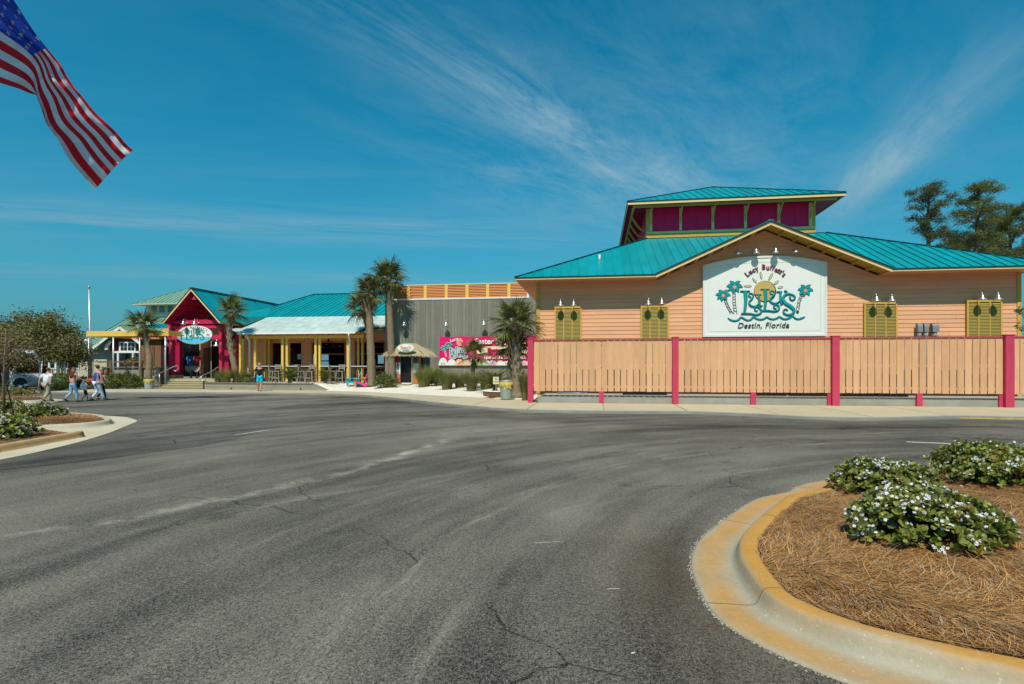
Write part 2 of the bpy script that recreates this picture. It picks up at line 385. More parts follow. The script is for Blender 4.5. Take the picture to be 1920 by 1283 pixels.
    sk = mm('MULTIPLY', mm('LESS_THAN', vo.outputs['Distance'], .2), mm('GREATER_THAN', ns(P, 9, 2), .52))
    f = mm('ADD', f, mm('MULTIPLY', sk, .16))
    vp = n.new('ShaderNodeTexVoronoi'); vp.inputs['Scale'].default_value = 75; l.new(P, vp.inputs['Vector'])
    f = mm('SUBTRACT', f, mm('MULTIPLY', mm('MULTIPLY', mm('SUBTRACT', vp.outputs['Distance'], .38), 2.2, clamp=True), .085*grain))
    vo2 = n.new('ShaderNodeTexVoronoi'); vo2.inputs['Scale'].default_value = 2.6; l.new(P, vo2.inputs['Vector'])
    sk2 = mm('MULTIPLY', mm('LESS_THAN', vo2.outputs['Distance'], .05), mm('GREATER_THAN', ns(P, 2.1, 2), .5))
    f = mm('SUBTRACT', f, mm('MULTIPLY', sk2, .04))
    # newer, smoother and bluer asphalt in a strip along the kerb and on the left
    # fine cracks: edges of a warped cell pattern, broken up so that only a few remain
    wv_ = n.new('ShaderNodeMix'); wv_.data_type = 'VECTOR'; nzc = n.new('ShaderNodeTexNoise'); nzc.inputs['Scale'].default_value = 1.3; nzc.inputs['Detail'].default_value = 6; l.new(P, nzc.inputs['Vector'])
    wv_.inputs[0].default_value = .35; l.new(P, wv_.inputs[4]); l.new(nzc.outputs[1], wv_.inputs[5])
    vc = n.new('ShaderNodeTexVoronoi'); vc.feature = 'DISTANCE_TO_EDGE'; vc.inputs['Scale'].default_value = .33; l.new(wv_.outputs[1], vc.inputs['Vector'])
    ck = mm('MULTIPLY', mm('LESS_THAN', vc.outputs['Distance'], .0022), mm('GREATER_THAN', ns(P, .5, 2), .5))
    f = mm('SUBTRACT', f, mm('MULTIPLY', ck, .07))
    # oil drips and tar spots
    vo3 = n.new('ShaderNodeTexVoronoi'); vo3.inputs['Scale'].default_value = .8; l.new(P, vo3.inputs['Vector'])
    oil = mm('MULTIPLY', mm('SUBTRACT', .16, mm('ADD', vo3.outputs['Distance'], mm('MULTIPLY', mm('SUBTRACT', mid, .5), .3))), 9., clamp=True)
    f = mm('SUBTRACT', f, mm('MULTIPLY', mm('MULTIPLY', oil, mm('GREATER_THAN', ns(P, .35, 2), .53)), .05))
    f = mm('MAXIMUM', f, .012)
    cm = n.new('ShaderNodeCombineXYZ')
    l.new(mm('MULTIPLY', f, 1.14), cm.inputs[0]); l.new(mm('MULTIPLY', f, 1.0), cm.inputs[1]); l.new(mm('MULTIPLY', f, .78), cm.inputs[2])
    # brown stain of silt beside the island's gutter
    X = mm('SUBTRACT', sp.outputs[0], 1.35); Y = mm('SUBTRACT', sp.outputs[1], 4.3)
    dd = mm('ADD', mm('MULTIPLY', mm('MULTIPLY', X, X), 2.2), mm('MULTIPLY', mm('MULTIPLY', Y, Y), .35))
    st = mm('MULTIPLY', mm('EXPONENT', mm('MULTIPLY', dd, -1.6)), mm('MULTIPLY', ns(P, 2.5, 4, .6), 1.1), clamp=True)
    mx = n.new('ShaderNodeMix'); mx.data_type = 'RGBA'; l.new(st, mx.inputs[0]); l.new(cm.outputs[0], mx.inputs[6]); mx.inputs[7].default_value = (.085, .05, .028, 1)
    l.new(mx.outputs[2], b.inputs['Base Color'])
    b.inputs['Roughness'].default_value = .82
    bp = n.new('ShaderNodeBump'); bp.inputs['Strength'].default_value = .8; bp.inputs['Distance'].default_value = .014
    l.new(mm('ADD', mm('MULTIPLY', fine, .6), mm('MULTIPLY', grit, .5)), bp.inputs['Height']); l.new(bp.outputs[0], b.inputs['Normal'])
    return m
def kerb_mat(name, base, stain, amt):
    """concrete kerb whose top and gutter are stained by straw; UV y runs across the profile"""
    m = bpy.data.materials.new(name); m.use_nodes = True; t = m.node_tree; n = t.nodes; l = t.links; b = n['Principled BSDF']
    b.inputs['Roughness'].default_value = .85; b.inputs['Specular IOR Level'].default_value = .25
    tc = n.new('ShaderNodeTexCoord'); sp = n.new('ShaderNodeSeparateXYZ'); l.new(tc.outputs['UV'], sp.inputs[0]); P = tc.outputs['Object']
    def mm(op, a, bb=None, clamp=False):
        q = n.new('ShaderNodeMath'); q.operation = op; q.use_clamp = clamp
        for i, x in enumerate((a, bb)):
            if x is None: continue
            if isinstance(x, (int, float)): q.inputs[i].default_value = x
            else: l.new(x, q.inputs[i])
        return q.outputs[0]
    def ns(s, d=5, r=.6):
        q = n.new('ShaderNodeTexNoise'); q.inputs['Scale'].default_value = s; q.inputs['Detail'].default_value = d; q.inputs['Roughness'].default_value = r
        l.new(P, q.inputs['Vector']); return q.outputs[0]
    cr = n.new('ShaderNodeValToRGB'); e = cr.color_ramp.elements
    vals = ((0, .15), (.10, .62), (.30, .72), (.40, .52), (.50, .28), (.60, .06), (.70, .32), (.78, .95), (.9, 1.0), (1.0, .9))
    e[0].position = 0; e[0].color = (.15,)*3+(1,); e[1].position = 1; e[1].color = (.9,)*3+(1,)
    for p, q in vals[1:-1]:
        k = e.new(p); k.color = (q, q, q, 1)
    l.new(mm('ADD', sp.outputs[1], mm('MULTIPLY', mm('SUBTRACT', ns(2.0), .5), .22)), cr.inputs[0])
    st = mm('MULTIPLY', mm('MULTIPLY', cr.outputs[0], amt), mm('ADD', .35, mm('MULTIPLY', ns(1.1, 3), 1.2)), clamp=True)
    f = mm('ADD', mm('ADD', .62, mm('MULTIPLY', ns(26, 5, .7), .42)), mm('MULTIPLY', ns(3., 5, .6), .34))
    v = n.new('ShaderNodeVectorMath'); v.operation = 'SCALE'; v.inputs[0].default_value = base; l.new(f, v.inputs['Scale'])
    v2 = n.new('ShaderNodeVectorMath'); v2.operation = 'SCALE'; v2.inputs[0].default_value = stain; l.new(f, v2.inputs['Scale'])
    mx = n.new('ShaderNodeMix'); mx.data_type = 'RGBA'; l.new(st, mx.inputs[0]); l.new(v.outputs[0], mx.inputs[6]); l.new(v2.outputs[0], mx.inputs[7])
    vo = n.new('ShaderNodeTexVoronoi'); vo.inputs['Scale'].default_value = 26; l.new(P, vo.inputs['Vector'])
    sk = mm('MULTIPLY', mm('LESS_THAN', vo.outputs['Distance'], .2), mm('GREATER_THAN', ns(5, 2), .55))
    mx2 = n.new('ShaderNodeMix'); mx2.data_type = 'RGBA'; l.new(mm('MULTIPLY', sk, .35), mx2.inputs[0]); l.new(mx.outputs[2], mx2.inputs[6]); mx2.inputs[7].default_value = (.62, .58, .48, 1)
    jx = mm('LESS_THAN', mm('FRACT', mm('DIVIDE', sp.outputs[0], 2.4)), .006)
    mx3 = n.new('ShaderNodeMix'); mx3.data_type = 'RGBA'; l.new(mm('MULTIPLY', jx, .7), mx3.inputs[0]); l.new(mx2.outputs[2], mx3.inputs[6]); mx3.inputs[7].default_value = (.07, .05, .03, 1); mx2 = mx3
    l.new(mx2.outputs[2], b.inputs['Base Color'])
    bp = n.new('ShaderNodeBump'); bp.inputs['Strength'].default_value = .35; bp.inputs['Distance'].default_value = .008
    l.new(mm('ADD', ns(60, 3), mm('MULTIPLY', ns(9, 4), .8)), bp.inputs['Height']); l.new(bp.outputs[0], b.inputs['Normal'])
    return m
M['asphalt'] = asphalt_mat(); M['asphalt2'] = asphalt_mat('newer_asphalt', .104, .5)
M['kerbA'] = kerb_mat('stained_kerb_concrete', (.36,.33,.25), (.50,.25,.055), 1.15)
M['kerbB'] = kerb_mat('pale_kerb_concrete', (.48,.44,.34), (.40,.24,.07), .45)

# ------------------------------------------------------------------ ground sheets
solo('ground', MB().poly([(-700,-500,-.16),(700,-500,-.16),(700,900,-.16),(-700,900,-.16)]), M['groundfar'], kind='structure')
EDGE = [(60,738.5),(150,738),(300,738.5),(400,739),(480,739.5),(560,740.3),(600,741),(650,742.5),(690,745),(740,750),(800,757),(840,761.5),(870,765),(900,767.5),(930,770),(1000,774),(1080,775.3),(1150,776),(1230,776.2),(1300,777.2),(1400,781),(1450,783.6),(1500,786.5),(1560,788.7),(1620,789.6),(1700,788.3),(1760,786.5),(1800,785.6),(1860,786.6),(1920,788)]
E = [(G(x, y).x, G(x, y).y) for x, y in EDGE]
sl = (E[-1][0]-E[-3][0], E[-1][1]-E[-3][1]); k = math.hypot(*sl)
E += [(E[-1][0]+CT*6, E[-1][1]-ST*6), (E[-1][0]+CT*30, E[-1][1]-ST*30)]
# smooth the edge
E2 = []
for i in range(len(E)-1):
    p0 = Vector(E[max(i-1,0)]); p1 = Vector(E[i]); p2 = Vector(E[i+1]); p3 = Vector(E[min(i+2,len(E)-1)])
    for q in range(3):
        t = q/3; E2.append(tuple(.5*((2*p1)+(p2-p0)*t+(2*p0-5*p1+4*p2-p3)*t*t+(3*p1-p0-3*p2+p3)*t**3)))
E2.append(E[-1])
def off_edge(i, d):
    a = Vector(E2[max(i-1,0)]); b = Vector(E2[min(i+1,len(E2)-1)]); t = (b-a).normalized(); nrm = Vector((-t.y, t.x))
    p = Vector(E2[i])+nrm*d; return (p.x, p.y)
mb = MB()
XL = -120
pts = [(XL, 75.)]+[(E2[0][0]-.01, 75.)]+[tuple(p) for p in E2]+[(120, E2[-1][1])]
for (x0, y0), (x1, y1) in zip(pts, pts[1:]):
    if x1-x0 < .02: continue
    mb.poly([(x0,-70,-.1),(x1,-70,-.1),(x1,y1,-.1),(x0,y0,-.1)])
solo('asphalt_road', mb, M['asphalt'], kind='structure')
def sand_front(u):
    T = [(-16,9.9),(-14,9.4),(-11,8.3),(-8.6,6.9),(-6.9,5.84),(-5.46,4.75),(-3.1,3.5),(-.8,2.0),(.8,1.5)]
    for (a, b), (c, d) in zip(T, T[1:]):
        if u <= c: return b+(d-b)*(u-a)/(c-a)
    return 1.5
# pavement: slabs between the kerb and the buildings
wk = bpy.data.objects.new('pavement', None); COL.objects.link(wk); wk['kind'] = 'structure'
mb = MB(); n = len(E2)
for i in range(n-1):
    a, b = off_edge(i, .16), off_edge(i+1, .16)
    mb.poly([(a[0],a[1],-.03),(b[0],b[1],-.03),(b[0]+4,b[1]+60,-.03),(a[0]+4,a[1]+60,-.03)])
solo('walkway_base', mb, M['graycurb'], kind='structure')
# slabs cut across the walk every 2.9 m, 3.2 m deep, from the kerb back
def edge_at(s):
    acc = 0
    for i in range(n-1):
        d = math.hypot(E2[i+1][0]-E2[i][0], E2[i+1][1]-E2[i][1])
        if acc+d >= s:
            t = (s-acc)/d; a, b = off_edge(i, .17), off_edge(i+1, .17)
            return Vector((a[0]+(b[0]-a[0])*t, a[1]+(b[1]-a[1])*t))
        acc += d
    return Vector(off_edge(n-1, .17))
tot = sum(math.hypot(E2[i+1][0]-E2[i][0], E2[i+1][1]-E2[i][1]) for i in range(n-1))
s = 0.3; gap = .018
while s < min(tot, 62):
    steps = [s+gap+(2.9-2*gap)*k/4 for k in range(5)]
    front = [edge_at(q) for q in steps]
    back = []
    for p in front:
        u, v = toB(p.x, p.y)
        vb = .04 if u > -.3 else (sand_front(u)+.5 if u > -14.5 else v+4.0)
        back.append(Vector(toW(u, vb)))
    mb = MB()
    top = [(p.x, p.y, 0) for p in front]+[(p.x, p.y, 0) for p in back[::-1]]
    mb.prism([(x, y, -.1) for x, y, z in top], (0, 0, .1))
    o = solo('paving_slab', mb, M['walk']); o.parent = wk
    s += 2.9
# kerb along the road edge
mb = MB()
for i in range(n-1):
    a0, a1 = off_edge(i, 0), off_edge(i+1, 0); b0, b1 = off_edge(i, .155), off_edge(i+1, .155); g0, g1 = off_edge(i, -.28), off_edge(i+1, -.28)
    mb.poly([(*a0,-.096),(*a1,-.096),(*a1,-.008),(*a0,-.008)])
    mb.poly([(*a0,-.008),(*a1,-.008),(*b1,.003),(*b0,.003)])
solo('roadside_kerb', mb, M['graycurb'], kind='structure')
mb = MB()
for i in range(n-1):
    if E2[i][0] < E[27][0]-.2: continue
    a0, a1 = off_edge(i, -.004), off_edge(i+1, -.004)
    mb.poly([(*a0,-.094),(*a1,-.094),(*a1,-.045),(*a0,-.045)])
solo('yellow_kerb_stripe', mb, M['yellowline'], kind='structure')
# pale ground behind the walk (concrete apron all over the site, 3 cm below the slabs is the base sheet)

# road line on the right
pl = [(1700,828.6),(1760,831),(1840,834.5),(1920,838.5),(2050,846),(2300,862)]
mb = MB(); W = [G(x, y, -.096) for x, y in pl]
for a, b in zip(W, W[1:]):
    nrm = Vector((-(b-a).y, (b-a).x, 0)).normalized()*.05
    mb.poly([a-nrm, b-nrm, b+nrm, a+nrm])
solo('painted_line', mb, M['paintline'], kind='structure')
# a newer, smoother patch of asphalt along the kerb, with its seam
nearb = [(-260,905),(-100,892),(0,882),(150,866),(280,850),(380,836),(445,822),(500,801),(620,787),(760,781),(900,785),(1050,792),(1250,799),(1500,805),(1750,803),(1920,800),(2100,800)]
NB = [G(x, y, -.0975) for x, y in nearb]; mb = MB()
def near_at(X):
    for a, b in zip(NB, NB[1:]):
        if a.x <= X <= b.x: return a.y+(b.y-a.y)*(X-a.x)/(b.x-a.x)
    return None
xs = sorted([p.x for p in NB]+[off_edge(i, -.3)[0] for i in range(n)])
far_ = [off_edge(i, -.3) for i in range(n)]
def far_at(X):
    for a, b in zip(far_, far_[1:]):
        if a[0] <= X <= b[0]: return a[1]+(b[1]-a[1])*(X-a[0])/(b[0]-a[0])
    return None
for a, b in zip(xs, xs[1:]):
    if b-a < 1e-4: continue
    q = [near_at(a+1e-5), near_at(b-1e-5), far_at(b-1e-5), far_at(a+1e-5)]
    if None in q or q[3]-q[0] < .05: continue
    mb.poly([(a,q[0],-.0975),(b,q[1],-.0975),(b,q[2],-.0975),(a,q[3],-.0975)])
solo('asphalt_patch', mb, M['asphalt2'], kind='structure')
mb = MB()
for a, b in zip(NB[:8], NB[1:8]):
    for k in range(12):
        p = a+(b-a)*(k/12); q = a+(b-a)*((k+1)/12); w_ = .008+.012*random.random(); mb.poly([p+Vector((0,-w_,.003)), q+Vector((0,-w_,.003)), q+Vector((0,w_,.003)), p+Vector((0,w_,.003))])
solo('seam', mb, M['rubber'], kind='structure')
# scuffed chips of old paint and pale spills
mb = MB()
def chip(px, py, l, w_, ang, seg=7):
    c = G(px, py, -.093); vs = []
    for k in range(seg*2):
        a = 2*math.pi*k/(seg*2); r = random.uniform(.65, 1.1); x, y = l*math.cos(a)*r, w_*math.sin(a)*r; vs.append((c.x+x*math.cos(ang)-y*math.sin(ang), c.y+x*math.sin(ang)+y*math.cos(ang), -.0935))
    mb.poly(vs)
for a in ((478,810,.75,.035,1.25),(1020,1017,.2,.005,.15),(1150,1104,.06,.006,.1),(1187,1224,.02,.009,.3)): chip(*a)
solo('paint_chips', mb, M['paintline'], 'scuffed pale paint chips and spills on the open asphalt', 'paint chips', kind='stuff')

# ------------------------------------------------------------------ kerbed islands
def smooth(pts, k=4, closed=False):
    out = []; m = len(pts)
    for i in range(m if closed else m-1):
        g = (lambda j: Vector(pts[j % m])) if closed else (lambda j: Vector(pts[min(max(j,0),m-1)]))
        p0, p1, p2, p3 = g(i-1), g(i), g(i+1), g(i+2)
        for q in range(k):
            t = q/k; out.append(.5*((2*p1)+(p2-p0)*t+(2*p0-5*p1+4*p2-p3)*t*t+(3*p1-p0-3*p2+p3)*t**3))
    if not closed: out.append(Vector(pts[-1]))
    return out
def sweep_kerb(name, path, prof, m, side=1, joint=3.0):
    """path: list of 2D points, prof: (offset inward, z) pairs from the gutter lip to the bed"""
    P = [Vector(p) for p in path]; nrm = []
    for i in range(len(P)):
        t = (P[min(i+1,len(P)-1)]-P[max(i-1,0)]).normalized(); nrm.append(Vector((-t.y, t.x))*side)
    vs = []; fs = []; uvs = []; tl = [0]
    for i in range(1, len(P)): tl.append(tl[-1]+(P[i]-P[i-1]).length)
    W_ = prof[-1][0]
    for i, p in enumerate(P):
        for o, z in prof: q = p+nrm[i]*o; vs.append((q.x, q.y, z)); uvs.append((tl[i], o/W_))
    k = len(prof)
    for i in range(len(P)-1):
        for j in range(k-1): fs.append((i*k+j, (i+1)*k+j, (i+1)*k+j+1, i*k+j+1) if side < 0 else (i*k+j, i*k+j+1, (i+1)*k+j+1, (i+1)*k+j))
    for e in (0, len(P)-1): fs.append(tuple(e*k+j for j in range(k)))
    me = bpy.data.meshes.new(name); me.from_pydata(vs, [], fs); uvl = me.uv_layers.new(name='UVMap')
    for lp in me.loops: uvl.data[lp.index].uv = uvs[lp.vertex_index]
    me.polygons.foreach_set('use_smooth', [True]*len(me.polygons)); me.materials.append(m); me.update()
    o = bpy.data.objects.new(name, me); COL.objects.link(o); o['kind'] = 'structure'
    inner = [(P[i]+nrm[i]*(W_-.03)) for i in range(len(P))]
    return o, inner
def wob(pts, a=.012):
    return [p+Vector((random.uniform(-a,a), random.uniform(-a,a))) for p in pts]
PROF = [(0,-.13),(0,-.090),(.02,-.086),(.12,-.088),(.30,-.0935),(.345,-.090),(.375,-.075),(.40,-.03),(.415,.008),(.43,.026),(.455,.034),(.50,.037),(.56,.035),(.585,.026),(.60,-.04)]
outA = [(13.,10.9),(9.5,10.3),(6.9,9.35),(5.2,8.55),(4.15,7.97),(3.7,7.5),(3.16,7.154),(2.705,6.636),(2.18,5.95),(1.82,5.43),(1.606,4.99),(1.485,4.61),(1.415,4.22),(1.38,3.91),(1.40,3.68),(1.485,3.45),(1.56,3.30),(1.664,3.15),(1.8,2.99),(2.1,2.76),(2.55,2.5),(3.2,2.2),(4.2,1.85),(6.5,1.2),(13.,-.4)]
pathA = smooth(outA, 4)
kA, inA = sweep_kerb('kerb', pathA, [(o_*.92, z_) for o_, z_ in PROF], M['kerbA'], 1)
# crumbling pale lip where the asphalt meets the gutter
mb = MB()
for i in range(len(pathA)-1):
    t = (pathA[i+1]-pathA[i]).normalized(); nr = Vector((-t.y, t.x)); ln = (pathA[i+1]-pathA[i]).length
    for k in range(int(ln*95)):
        p = pathA[i]+t*random.uniform(0, ln)-nr*abs(random.gauss(0, .014)); r = random.uniform(.003, .011)
        z = -.099; a = random.uniform(0, 3)
        mb.add([(p.x+r*math.cos(a+q*2.1), p.y+r*math.sin(a+q*2.1), z) for q in range(3)]+[(p.x, p.y, z+r*.9)], [(0,1,3),(1,2,3),(2,0,3)])
solo('gravel_crumbs', mb, M['conc'], 'pale crumbs of broken concrete along the outer lip of the curved gutter', 'gravel', kind='stuff')
def bed(name, loop, hfun, z0=-.02, step=.12, m=None):
    """mounded bed inside a closed loop"""
    bm = bmesh.new(); vs = [bm.verts.new((p[0], p[1], z0)) for p in loop]; bm.faces.new(vs)
    xs = [p[0] for p in loop]; ys = [p[1] for p in loop]
    bmesh.ops.triangulate(bm, faces=bm.faces[:])
    x = min(xs)+step
    while x < max(xs):
        bmesh.ops.bisect_plane(bm, geom=bm.verts[:]+bm.edges[:]+bm.faces[:], plane_co=(x,0,0), plane_no=(1,0,0)); x += step
    y = min(ys)+step
    while y < max(ys):
        bmesh.ops.bisect_plane(bm, geom=bm.verts[:]+bm.edges[:]+bm.faces[:], plane_co=(0,y,0), plane_no=(0,1,0)); y += step
    for v in bm.verts: v.co.z = hfun(v.co.x, v.co.y)
    bmesh.ops.recalc_face_normals(bm, faces=bm.faces[:])
    me = bpy.data.meshes.new(name); bm.to_mesh(me); bm.free(); me.polygons.foreach_set('use_smooth', [True]*len(me.polygons))
    me.materials.append(m or M['soil']); o = bpy.data.objects.new(name, me); COL.objects.link(o); o['kind'] = 'structure'; return o
def seg_dist(px, py, loop):
    d = np.full(np.shape(px), 1e9)
    for a, b in zip(loop, loop[1:]):
        ax, ay, bx, by = a[0], a[1], b[0], b[1]; dx, dy = bx-ax, by-ay; L2 = dx*dx+dy*dy+1e-12
        t = np.clip(((px-ax)*dx+(py-ay)*dy)/L2, 0, 1)
        d = np.minimum(d, np.hypot(px-ax-t*dx, py-ay-t*dy))
    return d
def inside(px, py, loop):
    c = np.zeros(np.shape(px), bool); m = len(loop); j = m-1
    for i in range(m):
        xi, yi, xj, yj = loop[i][0], loop[i][1], loop[j][0], loop[j][1]
        hit = ((yi > py) != (yj > py)) & (px < (xj-xi)*(py-yi)/(yj-yi+1e-12)+xi); c ^= hit; j = i
    return c
def hA(x, y):
    d = float(seg_dist(x, y, inA)); q = min(d/1.3, 1); return .012+.075*(q*q*(3-2*q))+.014*math.sin(x*3.1+y*1.7)*min(d*3, 1)+.008*math.sin(x*9.+1)*math.sin(y*8.)*min(d*3,1)
bed('straw_bed_soil', inA, hA, step=.16)
def needles(name, n, sampler, hf, ln=(.12,.26), wd=.0017, label=None, fixed=None):
    x, y = sampler(n); n = len(x)
    # clumps share a direction
    base = 2.2*np.sin(x*1.7+1.3*np.sin(y*2.1))+1.9*np.sin(y*1.3+x*.6)
    a = base*.6+rng.normal(0, .75, n)
    ln_ = rng.uniform(*ln, n); h = hf(x, y)
    bend = rng.normal(0, .16, n); tilt = np.abs(rng.normal(0, .10, n))
    z0 = h+rng.uniform(0, .022, n); zt = z0+ln_*np.where(rng.random(n) < .12, tilt*2.2, tilt*.35)
    w_ = wd*rng.uniform(.7, 1.6, n)
    dx, dy = np.cos(a), np.sin(a); nx, ny = -dy, dx
    if fixed is not None:
        ok = inside(x+dx*ln_, y+dy*ln_, fixed); x, y, dx, dy, nx, ny, ln_, bend, z0, zt, w_ = [q[ok] for q in (x, y, dx, dy, nx, ny, ln_, bend, z0, zt, w_)]; n = len(x)
    mx = x+dx*ln_*.5+nx*bend*ln_*.5; my = y+dy*ln_*.5+ny*bend*ln_*.5
    ex = x+dx*ln_; ey = y+dy*ln_; zm = (z0+zt)/2+ln_*.03
    def quad(x0, y0, z0_, x1, y1, z1_, wa, wb):
        return np.stack([np.stack([x0-nx*wa, y0-ny*wa, z0_], 1), np.stack([x0+nx*wa, y0+ny*wa, z0_], 1),
                         np.stack([x1+nx*wb, y1+ny*wb, z1_], 1), np.stack([x1-nx*wb, y1-ny*wb, z1_], 1)], 1)
    V = np.concatenate([quad(x, y, z0, mx, my, zm, w_, w_), quad(mx, my, zm, ex, ey, zt, w_, w_*.4)])
    mi = rng.choice([0,1,2], n, p=[.46,.38,.16]); me = np_mesh(name, V, 4, np.concatenate([mi, mi]))
    for k in ('straw1','straw2','straw3'): me.materials.append(M[k])
    o = bpy.data.objects.new(name, me); COL.objects.link(o); tag(o, label, 'pine straw', kind='stuff'); return o
inA_np = [(p[0], p[1]) for p in inA]
def hA_np(x, y):
    d = seg_dist(x, y, inA_np[::2]); q = np.minimum(d/1.3, 1)
    return .012+.075*(q*q*(3-2*q))+.014*np.sin(x*3.1+y*1.7)*np.minimum(d*3, 1)+.008*np.sin(x*9.+1)*np.sin(y*8.)*np.minimum(d*3,1)
def sampA(n):
    # denser towards the viewer
    Y = rng.uniform(0, 1, n*3)**1.3*8.2+2.4; X = rng.uniform(1.8, 10.5, n*3)
    ok = inside(X, Y, inA_np) & (X < Y*.96+.6)
    X, Y = X[ok], Y[ok]; return X[:n], Y[:n]
needles('pine_straw', 125000, sampA, hA_np, label='orange brown pine straw covering the near kerbed island on the right', fixed=inA_np)

# left islands
PROFB = PROF
tipB = [(-24,21.8),(-19.5,20.3),(-15.3,19.1),(-13.3,18.2),(-12.3,17.3),(-11.75,16.7),(-11.4,16.1),(-11.35,15.5),(-11.6,15.0),(-12.2,14.5),(-13.5,13.7),(-17,12.2),(-23,10.)]
# outer gutter edge joins the lower kerb: broad pale apron between them
path2 = smooth(tipB, 4)
kB, inB = sweep_kerb('kerb', path2, [(0,-.13),(0,-.094),(.05,-.096),(.12,-.085),(.15,-.03),(.165,.03),(.19,.045),(.30,.045),(.32,.03),(.34,-.04)], M['kerbB'], -1)
apr = [(-13.4,18.9),(-12.0,18.15),(-11.1,17.2),(-10.85,16.2),(-10.3,15.1),(-9.95,13.95),(-9.62,12.66),(-9.35,11.4),(-9.2,10.2),(-9.25,8.5),(-9.5,6),(-9.9,6),(-10,9.),(-10.,13.5),(-11.4,15.2),(-11.2,16.4),(-12.2,17.5),(-13.5,18.3)]
apr = [Vector(p) for p in [(-14.2,19.1),(-12.9,18.55),(-12.1,17.85),(-11.45,17.1),(-11.08,16.3),(-10.65,15.3),(-10.15,14.1),(-9.68,12.7),(-9.38,11.4),(-9.22,10.2),(-9.3,8.5),(-9.6,6)]]
apr = smooth(apr, 4)
inn = smooth([(-14.2,18.8),(-13.2,18.3),(-12.5,17.5),(-11.9,16.8),(-11.6,16.1),(-11.7,15.2),(-12.5,14.55),(-12.5,13.9),(-10.6,12.9),(-10.1,11.4),(-10.0,10.2),(-10.1,8.5),(-10.3,6)], 4)
mb = MB(); K = min(len(apr), len(inn)); ia = [apr[int(i*(len(apr)-1)/(K-1))] for i in range(K)]; ib = [inn[int(i*(len(inn)-1)/(K-1))] for i in range(K)]
for i in range(K-1): mb.poly([(ia[i].x,ia[i].y,-.09),(ia[i+1].x,ia[i+1].y,-.09),(ib[i+1].x,ib[i+1].y,-.093),(ib[i].x,ib[i].y,-.093)])
mb.f = [f[::-1] for f in mb.f]
solo('gutter', mb, mat('pale_gutter', (.55,.47,.33), .85, .12, 1.5, .2, 40, 0, dirt=.4, dirtcol=(.40,.27,.10)), kind='structure')
low = smooth([(-10.15,13.35),(-10.08,12.3),(-9.98,11.0),(-10.0,9.4),(-10.2,7.5),(-10.6,5.5)], 4)
kL, inL = sweep_kerb('kerb', low, [(0,-.13),(0,-.094),(.02,-.085),(.045,-.03),(.06,.025),(.085,.04),(.20,.04),(.225,.02),(.24,-.04)], M['kerbA'], -1)
inBl = [(p[0], p[1]) for p in inB]
loopB = inBl+[(-26,9)]
hB = lambda x, y: .02+.05*min(1, float(seg_dist(x, y, inBl))/1.)+.01*math.sin(x*3+y)
bed('straw_bed_soil', inBl, hB, step=.5)
loopL = [(p[0], p[1]) for p in inL]+[(-13.5,5.5),(-17,11.6),(-13.5,13.4),(-11.9,14.2)]
hL = lambda x, y: .0+.02*math.sin(x*2+y)
bed('straw_bed_soil', loopL, hL, step=.5)
tipC = [(-34,27),(-28,30.2),(-25.5,29.6),(-23.3,28.6),(-22.1,27.6),(-21.4,26.4),(-21.3,25.4),(-21.9,24.7),(-23.4,24.),(-28,22.6),(-34,20.8)]
kC, inC = sweep_kerb('kerb', smooth(tipC, 4), PROF, M['kerbB'], -1)
inCl = [(p[0], p[1]) for p in inC]
hC = lambda x, y: .02+.08*min(1, float(seg_dist(x, y, inCl))/1.5)
bed('straw_bed_soil', inCl, hC, step=.7)
def samp_loop(loop, x0, x1, y0, y1):
    def f(n):
        X = rng.uniform(x0, x1, n*3); Y = rng.uniform(y0, y1, n*3); ok = inside(X, Y, loop); return X[ok][:n], Y[ok][:n]
    return f
hB_np = lambda x, y: .02+.05*np.minimum(1, seg_dist(x, y, inBl)/1.)+.01*np.sin(x*3+y)
needles('pine_straw', 14000, samp_loop(inBl, -17, -10.5, 12, 20), hB_np, (.14,.3), .004, label='pine straw mulch on the pale kerbed island at the left with white flowered shrubs', fixed=inBl)
needles('pine_straw', 6000, samp_loop(loopL, -13.5, -10, 8, 14), lambda x, y: .0+.02*np.sin(x*2+y), (.14,.3), .004, label='narrow wedge of pine straw behind the low rust stained kerb at the left edge')
needles('pine_straw', 6000, samp_loop(inCl, -30, -21, 22, 31), lambda x, y: .02+.08*np.minimum(1, seg_dist(x, y, inCl)/1.5), (.2,.4), .008, label='pine straw on the farther left island beside the walking people', fixed=inCl)

# ------------------------------------------------------------------ sand banks and the site behind the walk
def hsand(u, v):
    f = sand_front(u); t = min(max((v-f)/(12.2-f), 0), 1); r = t*t*(3-2*t)*.36
    e = min(max((v-f)/.8, 0), 1)
    q = min(max((-13.1-u)/2.3, 0), 1); r = max(r, .395*q*q*(3-2*q)*e)
    return .006+.02*e+r+e*(.02*math.sin(u*2.3+v)*math.sin(v*1.7)+.01*math.sin(u*7+v*3))
nu, nv = 56, 40
def edge_v(u):
    best = None
    for p in E2:
        a, b = toB(*p)
        if best is None or abs(a-u) < best[0]: best = (abs(a-u), b)
    return best[1]
US = [-15.6+15.55*i/nu for i in range(nu+1)]
fr = [sand_front(u)+.12*math.sin(u*2.9)+.07*math.sin(u*7.1) for u in US]
fr = [sum(fr[max(0,i-2):i+3])/len(fr[max(0,i-2):i+3]) for i in range(nu+1)]
vs = []
for i, u in enumerate(US):
    for j in range(nv+1):
        v = fr[i]+(12.7-fr[i])*j/nv; z = hsand(u, v) if j else -.02
        vs.append((u, v, z))
fs = [(i*(nv+1)+j, (i+1)*(nv+1)+j, (i+1)*(nv+1)+j+1, i*(nv+1)+j+1) for i in range(nu) for j in range(nv)]
solo('sand', MB().add(vs, fs), M['sand'], frame='B', kind='structure', smooth=True)
